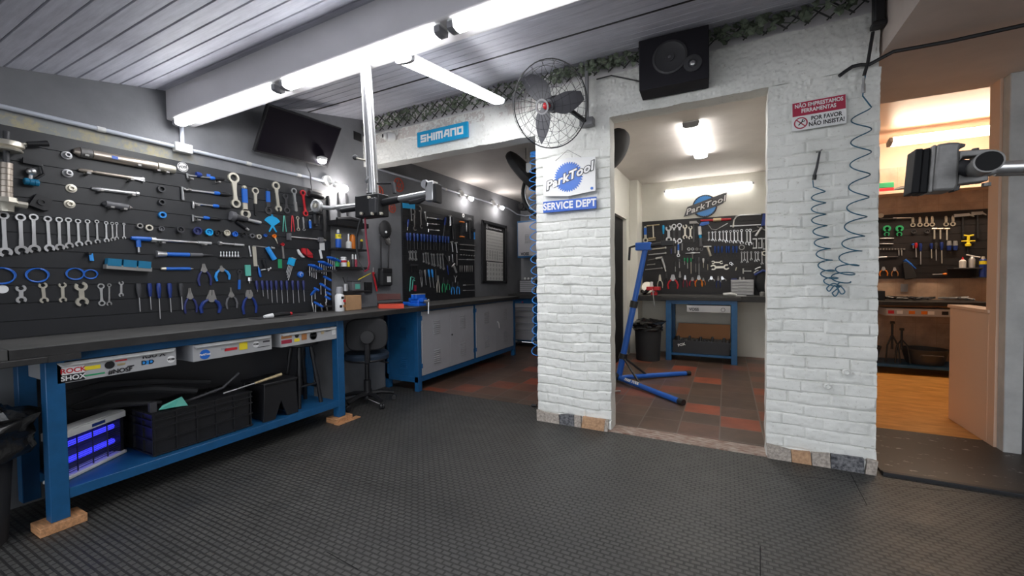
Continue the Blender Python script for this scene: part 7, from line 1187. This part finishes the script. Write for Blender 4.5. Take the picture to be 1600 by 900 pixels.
c_ = pp(495, 322, PY - .02); sub(MB().lathe([(-.015, .034), (-.01, .037), (.01, .037), (.015, .032), (.012, .022), (.006, .020)], c_, (0.1, -1, 0), 30), 'knurled_ring', 'steel', r); sub(MB().lathe([(0, .014), (.02, .013), (.022, .006)], c_, (.1, -1, 0), 14), 'ring_hub', 'nickel', r)
sub(MB().tube([pp(493, 331), pp(494, 350)], .019, 10), 'jaw', 'black', r); sub(MB().box(pp(486, 332)[0], pp(500, 332)[0], PY - .02, PY + .02, pp(490, 336)[2], pp(490, 330)[2]), 'jaw_grip', 'black', r, bevel=.004)
sub(MB().tube([pp(588, 319), pp(624, 311)], .019, 14), 'arm', 'black', r); sub(MB().tube([pp(622, 311), pp(668, 302)], .0155, 12), 'arm_sleeve', 'chrome', r); sub(MB().tube([pp(640, 317), pp(655, 315), pp(668, 309)], [.008, .012, .006]), 'cam_lever', 'black', r)
a, b_ = pp(668, 285), pp(681, 314); sub(B(a[0], b_[0], PY - .022, PY + .022, b_[2], a[2]), 'jaw', 'chrome', r, bevel=.005); a, b_ = pp(681, 288), pp(686, 317); sub(B(a[0], b_[0], PY - .026, PY + .026, b_[2], a[2]), 'jaw_pad', 'black', r, bevel=.004); sub(MB().lathe([(0, .022), (.012, .020)], pp(665, 288, PY - .01), (0, -1, 0), 16), 'cam_wheel', 'cabgrey', r)
sub(MB().tube([pp(590, 287), pp(614, 286)], .006), 'crank', 'black', r); sub(MB().tube([pp(614, 285), pp(617, 302)], .010), 'crank_handle', 'darkgrey', r)
tag(MB().tube([pp(570, 338), pp(571, 352), pp(572, 372), pp(575, 393), pp(577, 412), pp(575, 421), pp(570, 424)], .0052, 8).build('red_hose', 'rose'), 'dark red cable loop hanging from the clamp block', 'cable'); tag(MB().tube([pp(566, 338), pp(561, 352), pp(557, 372), pp(558, 395), pp(563, 413), pp(570, 424)], [.008, .007, .006, .005, .004, .004], 8).build('black_hose', 'black'), 'black cable loop hanging from the clamp block', 'cable')
# arm at the right picture edge
QY = 1.50
def qq(x, y, yy=QY): return on(x, y, 1, yy)
r = empty('repair_clamp', qq(1470, 265), label='grey clamp head with thick black jaw pads reaching in from the right edge', cat='repair stand')
def qp(pts, y0, y1, n, m, bv=.003):
    a = [qq(*p) for p in pts]; k = len(a); b_ = MB().add([(p[0], y, p[2]) for y in (y0, y1) for p in a], [tuple(range(k)), tuple(range(2 * k - 1, k - 1, -1))] + [(i, (i + 1) % k, k + (i + 1) % k, k + i) for i in range(k)]); return sub(b_, n, m, r, bevel=bv)
qp([(1424, 237), (1436, 236), (1430, 304), (1417, 305)], QY - .03, QY + .03, 'jaw_pad', 'pitch'); qp([(1436, 237), (1448, 234), (1443, 304), (1430, 304)], QY - .026, QY + .03, 'jaw_pad', 'pitch')
qp([(1449, 232), (1455, 231), (1449, 303), (1442, 304)], QY - .034, QY + .03, 'jaw_plate', 'cast'); qp([(1455, 231), (1475, 228), (1492, 228), (1489, 240), (1487, 292), (1482, 301), (1448, 302)], QY - .038, QY + .03, 'clamp_body', 'cast', .006)
qp([(1489, 240), (1538, 237), (1538, 246), (1496, 249), (1491, 256)], QY - .03, QY + .01, 'prong', 'cast'); qp([(1490, 276), (1500, 280), (1535, 277), (1535, 286), (1498, 290), (1487, 292)], QY - .03, QY + .01, 'prong', 'cast')
qp([(1490, 228), (1500, 230), (1499, 234), (1490, 236)], QY - .03, QY, 'catch', 'black', .001); qp([(1484, 292), (1492, 293), (1490, 300), (1481, 302)], QY - .03, QY, 'catch', 'black', .001)
sub(MB().tube([qq(1491, 262), qq(1512, 264)], .022, 16), 'plunger', 'darkgrey', r); qp([(1511, 249), (1545, 246), (1550, 274), (1540, 278), (1509, 278)], QY - .034, QY + .02, 'knuckle', 'cast', .006)
c0, c1 = qq(1527, 264, QY - .02), qq(1545, 252, QY - .11); sub(MB().tube([c0, c1], [.022, .026], 24, caps=True), 'clamp_barrel', 'cast', r); d_ = (c1 - c0).normalized(); sub(MB().lathe([(0, .0225), (.0015, .0225)], c1, d_, 24), 'bore_shade', 'pitch', r); sub(MB().lathe([(-.002, .0262), (.003, .0262), (.003, .0228), (.0, .0228)], c1, d_, 24), 'barrel_rim', 'cast', r)  # black disc on the solid barrel end paints the shade of its hollow
sub(MB().tube([qq(1555, 262), qq(1640, 259)], .016, 16), 'arm', 'chrome', r); sub(MB().tube([qq(1555, 268, QY + .01), qq(1640, 266, QY + .01)], .012, 12), 'arm', 'dullsteel', r); sub(MB().tube([qq(1541, 291), qq(1541, 286)], .009), 'screw', 'cast', r); sub(MB().tube([qq(1524, 236), qq(1524, 232)], .007), 'screw', 'darkgrey', r)
px_ = Vector((.80, 1.56, 1.52)); sub(MB().tube([qq(1640, 259), px_], .016, 14), 'arm', 'chrome', r); sub(B(.76, .84, 1.52, 1.60, 1.45, 1.59), 'clamp_block', 'black', r, bevel=.005); sub(MB().tube([(.80, 1.56, 1.45), (.80, 1.56, 2.378)], .029, 18), 'pole', 'chrome', r)
# blue portable stand in the middle room
r = empty('repair_stand', (-1.135, 4.9, 0), label='tall blue folding repair stand leaning in the middle room', cat='repair stand')
m0, m1 = Vector((-1.13, 4.9, .05)), Vector((-.83, 4.98, 1.58)); mid = m0.lerp(m1, .56)
mat('standblue', (.012, .11, .50), .3)
sub(MB().tube([m0, mid + (m1 - m0) * .02], .036, 16), 'lower_mast', 'standblue', r); sub(MB().tube([mid, m1], .031, 16), 'upper_mast', 'standblue', r); sub(MB().tube([mid - (m1 - m0) * .02, mid + (m1 - m0) * .03], .045, 16), 'quick_release', 'black', r)
for e_, lb in ((Vector((-.44, 5.53, .03)), 1), (Vector((-.40, 4.27, .03)), 0)):
    l_ = sub(MB().tube([Vector((-1.13, 4.88, .05)), e_], .028, 14), 'leg', 'standblue', r); d_ = (e_ - Vector((-1.13, 4.88, .05))).normalized(); o2 = MB().tube([e_ - d_ * .01, e_ + d_ * .05], .031, 14).build('foot_cap', 'black', l_)
    sub(MB().tube([m0.lerp(m1, .16), Vector((-1.13, 4.88, .05)).lerp(e_, .42)], .013, 10), 'strut', 'black', r)
    if not lb: text('leg_lettering', 'PARK TOOL', .045, l_, 'white', Vector((-1.13, 4.88, .05)).lerp(e_, .26) + Vector((.0, -.024, .022)), (PI / 4, 0, math.atan2(d_[1], d_[0])), ext=.0005, bold=.002)
sub(MB().tube([m0.lerp(m1, .145), m0.lerp(m1, .185)], .050, 16), 'strut_collar', 'black', r); sub(MB().ball((-1.16, 4.87, .06), .05, 14), 'base_hub', 'black', r)
hd = m1; sub(B(hd[0] - .11, hd[0] + .06, 4.93, 5.03, hd[2] - .04, hd[2] + .05), 'head', 'standblue', r, bevel=.008); sub(MB().tube([hd + Vector((-.10, 0, .02)), hd + Vector((-.18, 0, .0)), hd + Vector((-.19, -.0, -.15))], .015), 'crank_handle', 'black', r)
sub(MB().tube([hd + Vector((.05, 0, .01)), hd + Vector((.20, 0, .03))], .025, 14), 'clamp_arm', 'black', r); sub(B(hd[0] + .17, hd[0] + .30, 4.95, 5.03, hd[2] + .0, hd[2] + .06), 'jaw', 'black', r, bevel=.006)
# round bags and wheel hung from the inner ceilings
def saucer(px, py, y, nrm, R_, lb):
    o = on(px, py, 1, y); cr = Vector((_x[0], _x[1], _x[2])); cu = -_y; toc = (Vector((0, 0, CH)) - o).normalized(); n_ = (toc * nrm[0] + cr * nrm[1] + cu * nrm[2]).normalized()
    r = empty('wheel_bag', o, label=lb, cat='bag'); MB().lathe([(-.045, R_ * .86), (-.03, R_ * .97), (0, R_), (.03, R_ * .97), (.045, R_ * .86), (.06, R_ * .4), (.062, .01)], (0, 0, 0), n_, 40).build('padded_shell', 'blackmat', r)
    MB().lathe([(-.062, .01), (-.06, R_ * .4), (-.046, R_ * .86)], (0, 0, 0), n_, 40).build('back_shell', 'blackmat', r)
    t = n_.cross(Vector((0, 0, 1))).normalized(); MB().tube([Vector((0, 0, R_ * .5)), Vector((0, 0, (2.68 if px < 900 else 2.76) - o[2]))], .004, 6).build('hanging_cord', 'black', r)
saucer(822, 270, 4.2, (.33, .62, .62), .30, 'round black padded wheel bag hung inside the alcove beside the blue hose'); saucer(956, 236, 3.85, (.55, .75, -.45), .21, 'round black padded wheel bag hung inside the middle room behind the jamb')
o = on(856, 300, 1, 4.6); r = empty('bicycle_wheel', o, rot=(0, 0, math.radians(18)), label='bicycle wheel hanging behind the left pier, only its left rim showing', cat='wheel')
g = MB(); g.M = Matrix.Rotation(PI / 2, 4, 'X'); g.tube([(.30 * math.cos(2 * PI * i / 48), .30 * math.sin(2 * PI * i / 48), 0) for i in range(48)], .022, 8, closed=True); g.build('tyre', 'rubber', r)
g = MB(); g.M = Matrix.Rotation(PI / 2, 4, 'X'); g.tube([(.272 * math.cos(2 * PI * i / 48), .272 * math.sin(2 * PI * i / 48), 0) for i in range(48)], .010, 6, closed=True); g.build('rim', 'steel', r)
g = MB()
for i in range(24): a = 2 * PI * i / 24; g.tube([(.02 * math.cos(a + 1), .03 * (-1) ** i, .02 * math.sin(a + 1)), (.27 * math.cos(a), 0, .27 * math.sin(a))], .0015, 4)
g.build('spokes', 'steel', r); MB().lathe([(-.05, .02), (.05, .02)], (0, 0, 0), (0, 1, 0), 12).build('hub', 'darkgrey', r)
o = on(826, 262, 1, 4.0); tag(MB().box(-.03, .03, -.002, .002, -.05, .05).tube([(0, 0, .05), (0, 0, 2.68 - o[2])], .0015, 5).build('price_tag', 'paper'), 'small pale tag hanging beside the bright blue hose', 'tag').location = o
# floor oddments
a = on(958, 640, 2, .005); tag(B(-1.30, -.98, 3.90, 3.98, .004, .05).build('black_bar', 'black', bevel=.003), 'black metal bar on the tiles behind the left pier', 'bar'); tag(MB().tube([(-1.3, 4.25, .02), (-1.0, 4.42, .02)], .010).build('thin_bar', 'dullsteel'), 'thin steel bar on the tiles near the stand foot', 'bar')
tag(MB().tube([on(831, 633, 2, .012), on(838, 634, 2, .012)], .014).build('floor_hook', 'black'), 'tiny black hook on the tiles at the left pier corner', 'hook')
a, b_ = on(561, 617, 2, .002), on(600, 634, 2, .002); tag(MB().tube([a, b_], .0035, 6).build('white_scrap', 'white'), 'short white scrap on the rubber mat before the workbench', 'scrap')
for x, y, lb in ((*on(361, 579, 2, 0)[:2], 'upper'), (*on(325, 590, 2, 0)[:2], 'lower')): tag(MB().ball((x, y, .004), .005, 6).build('white_crumb', 'white'), lb + ' of two white crumbs on the rubber mat', 'crumb')
# dark joint across the ceiling boards beyond the beam
struct('trim_4', MB().box(XW, .83, 2.62, 2.632, cz(2.62) - .004, cz(2.62) + .01), 'black')
# cut lines between the rubber mats
g = MB()
for a, b_ in (((0, 858), (255, 748)), ((255, 748), (500, 655)), ((1515, 770), (1185, 738)), ((1330, 742), (1355, 790)), ((1188, 853), (1188, 900)), ((510, 862), (560, 890))):
    p, q = on(*a, 2, .0006), on(*b_, 2, .0006); n_ = (q - p).cross(Vector((0, 0, 1))).normalized() * .002; g.add([tuple(p - n_), tuple(p + n_), tuple(q + n_), tuple(q - n_)], [(0, 1, 2, 3)])
struct('floor_seams', g, 'pitch')
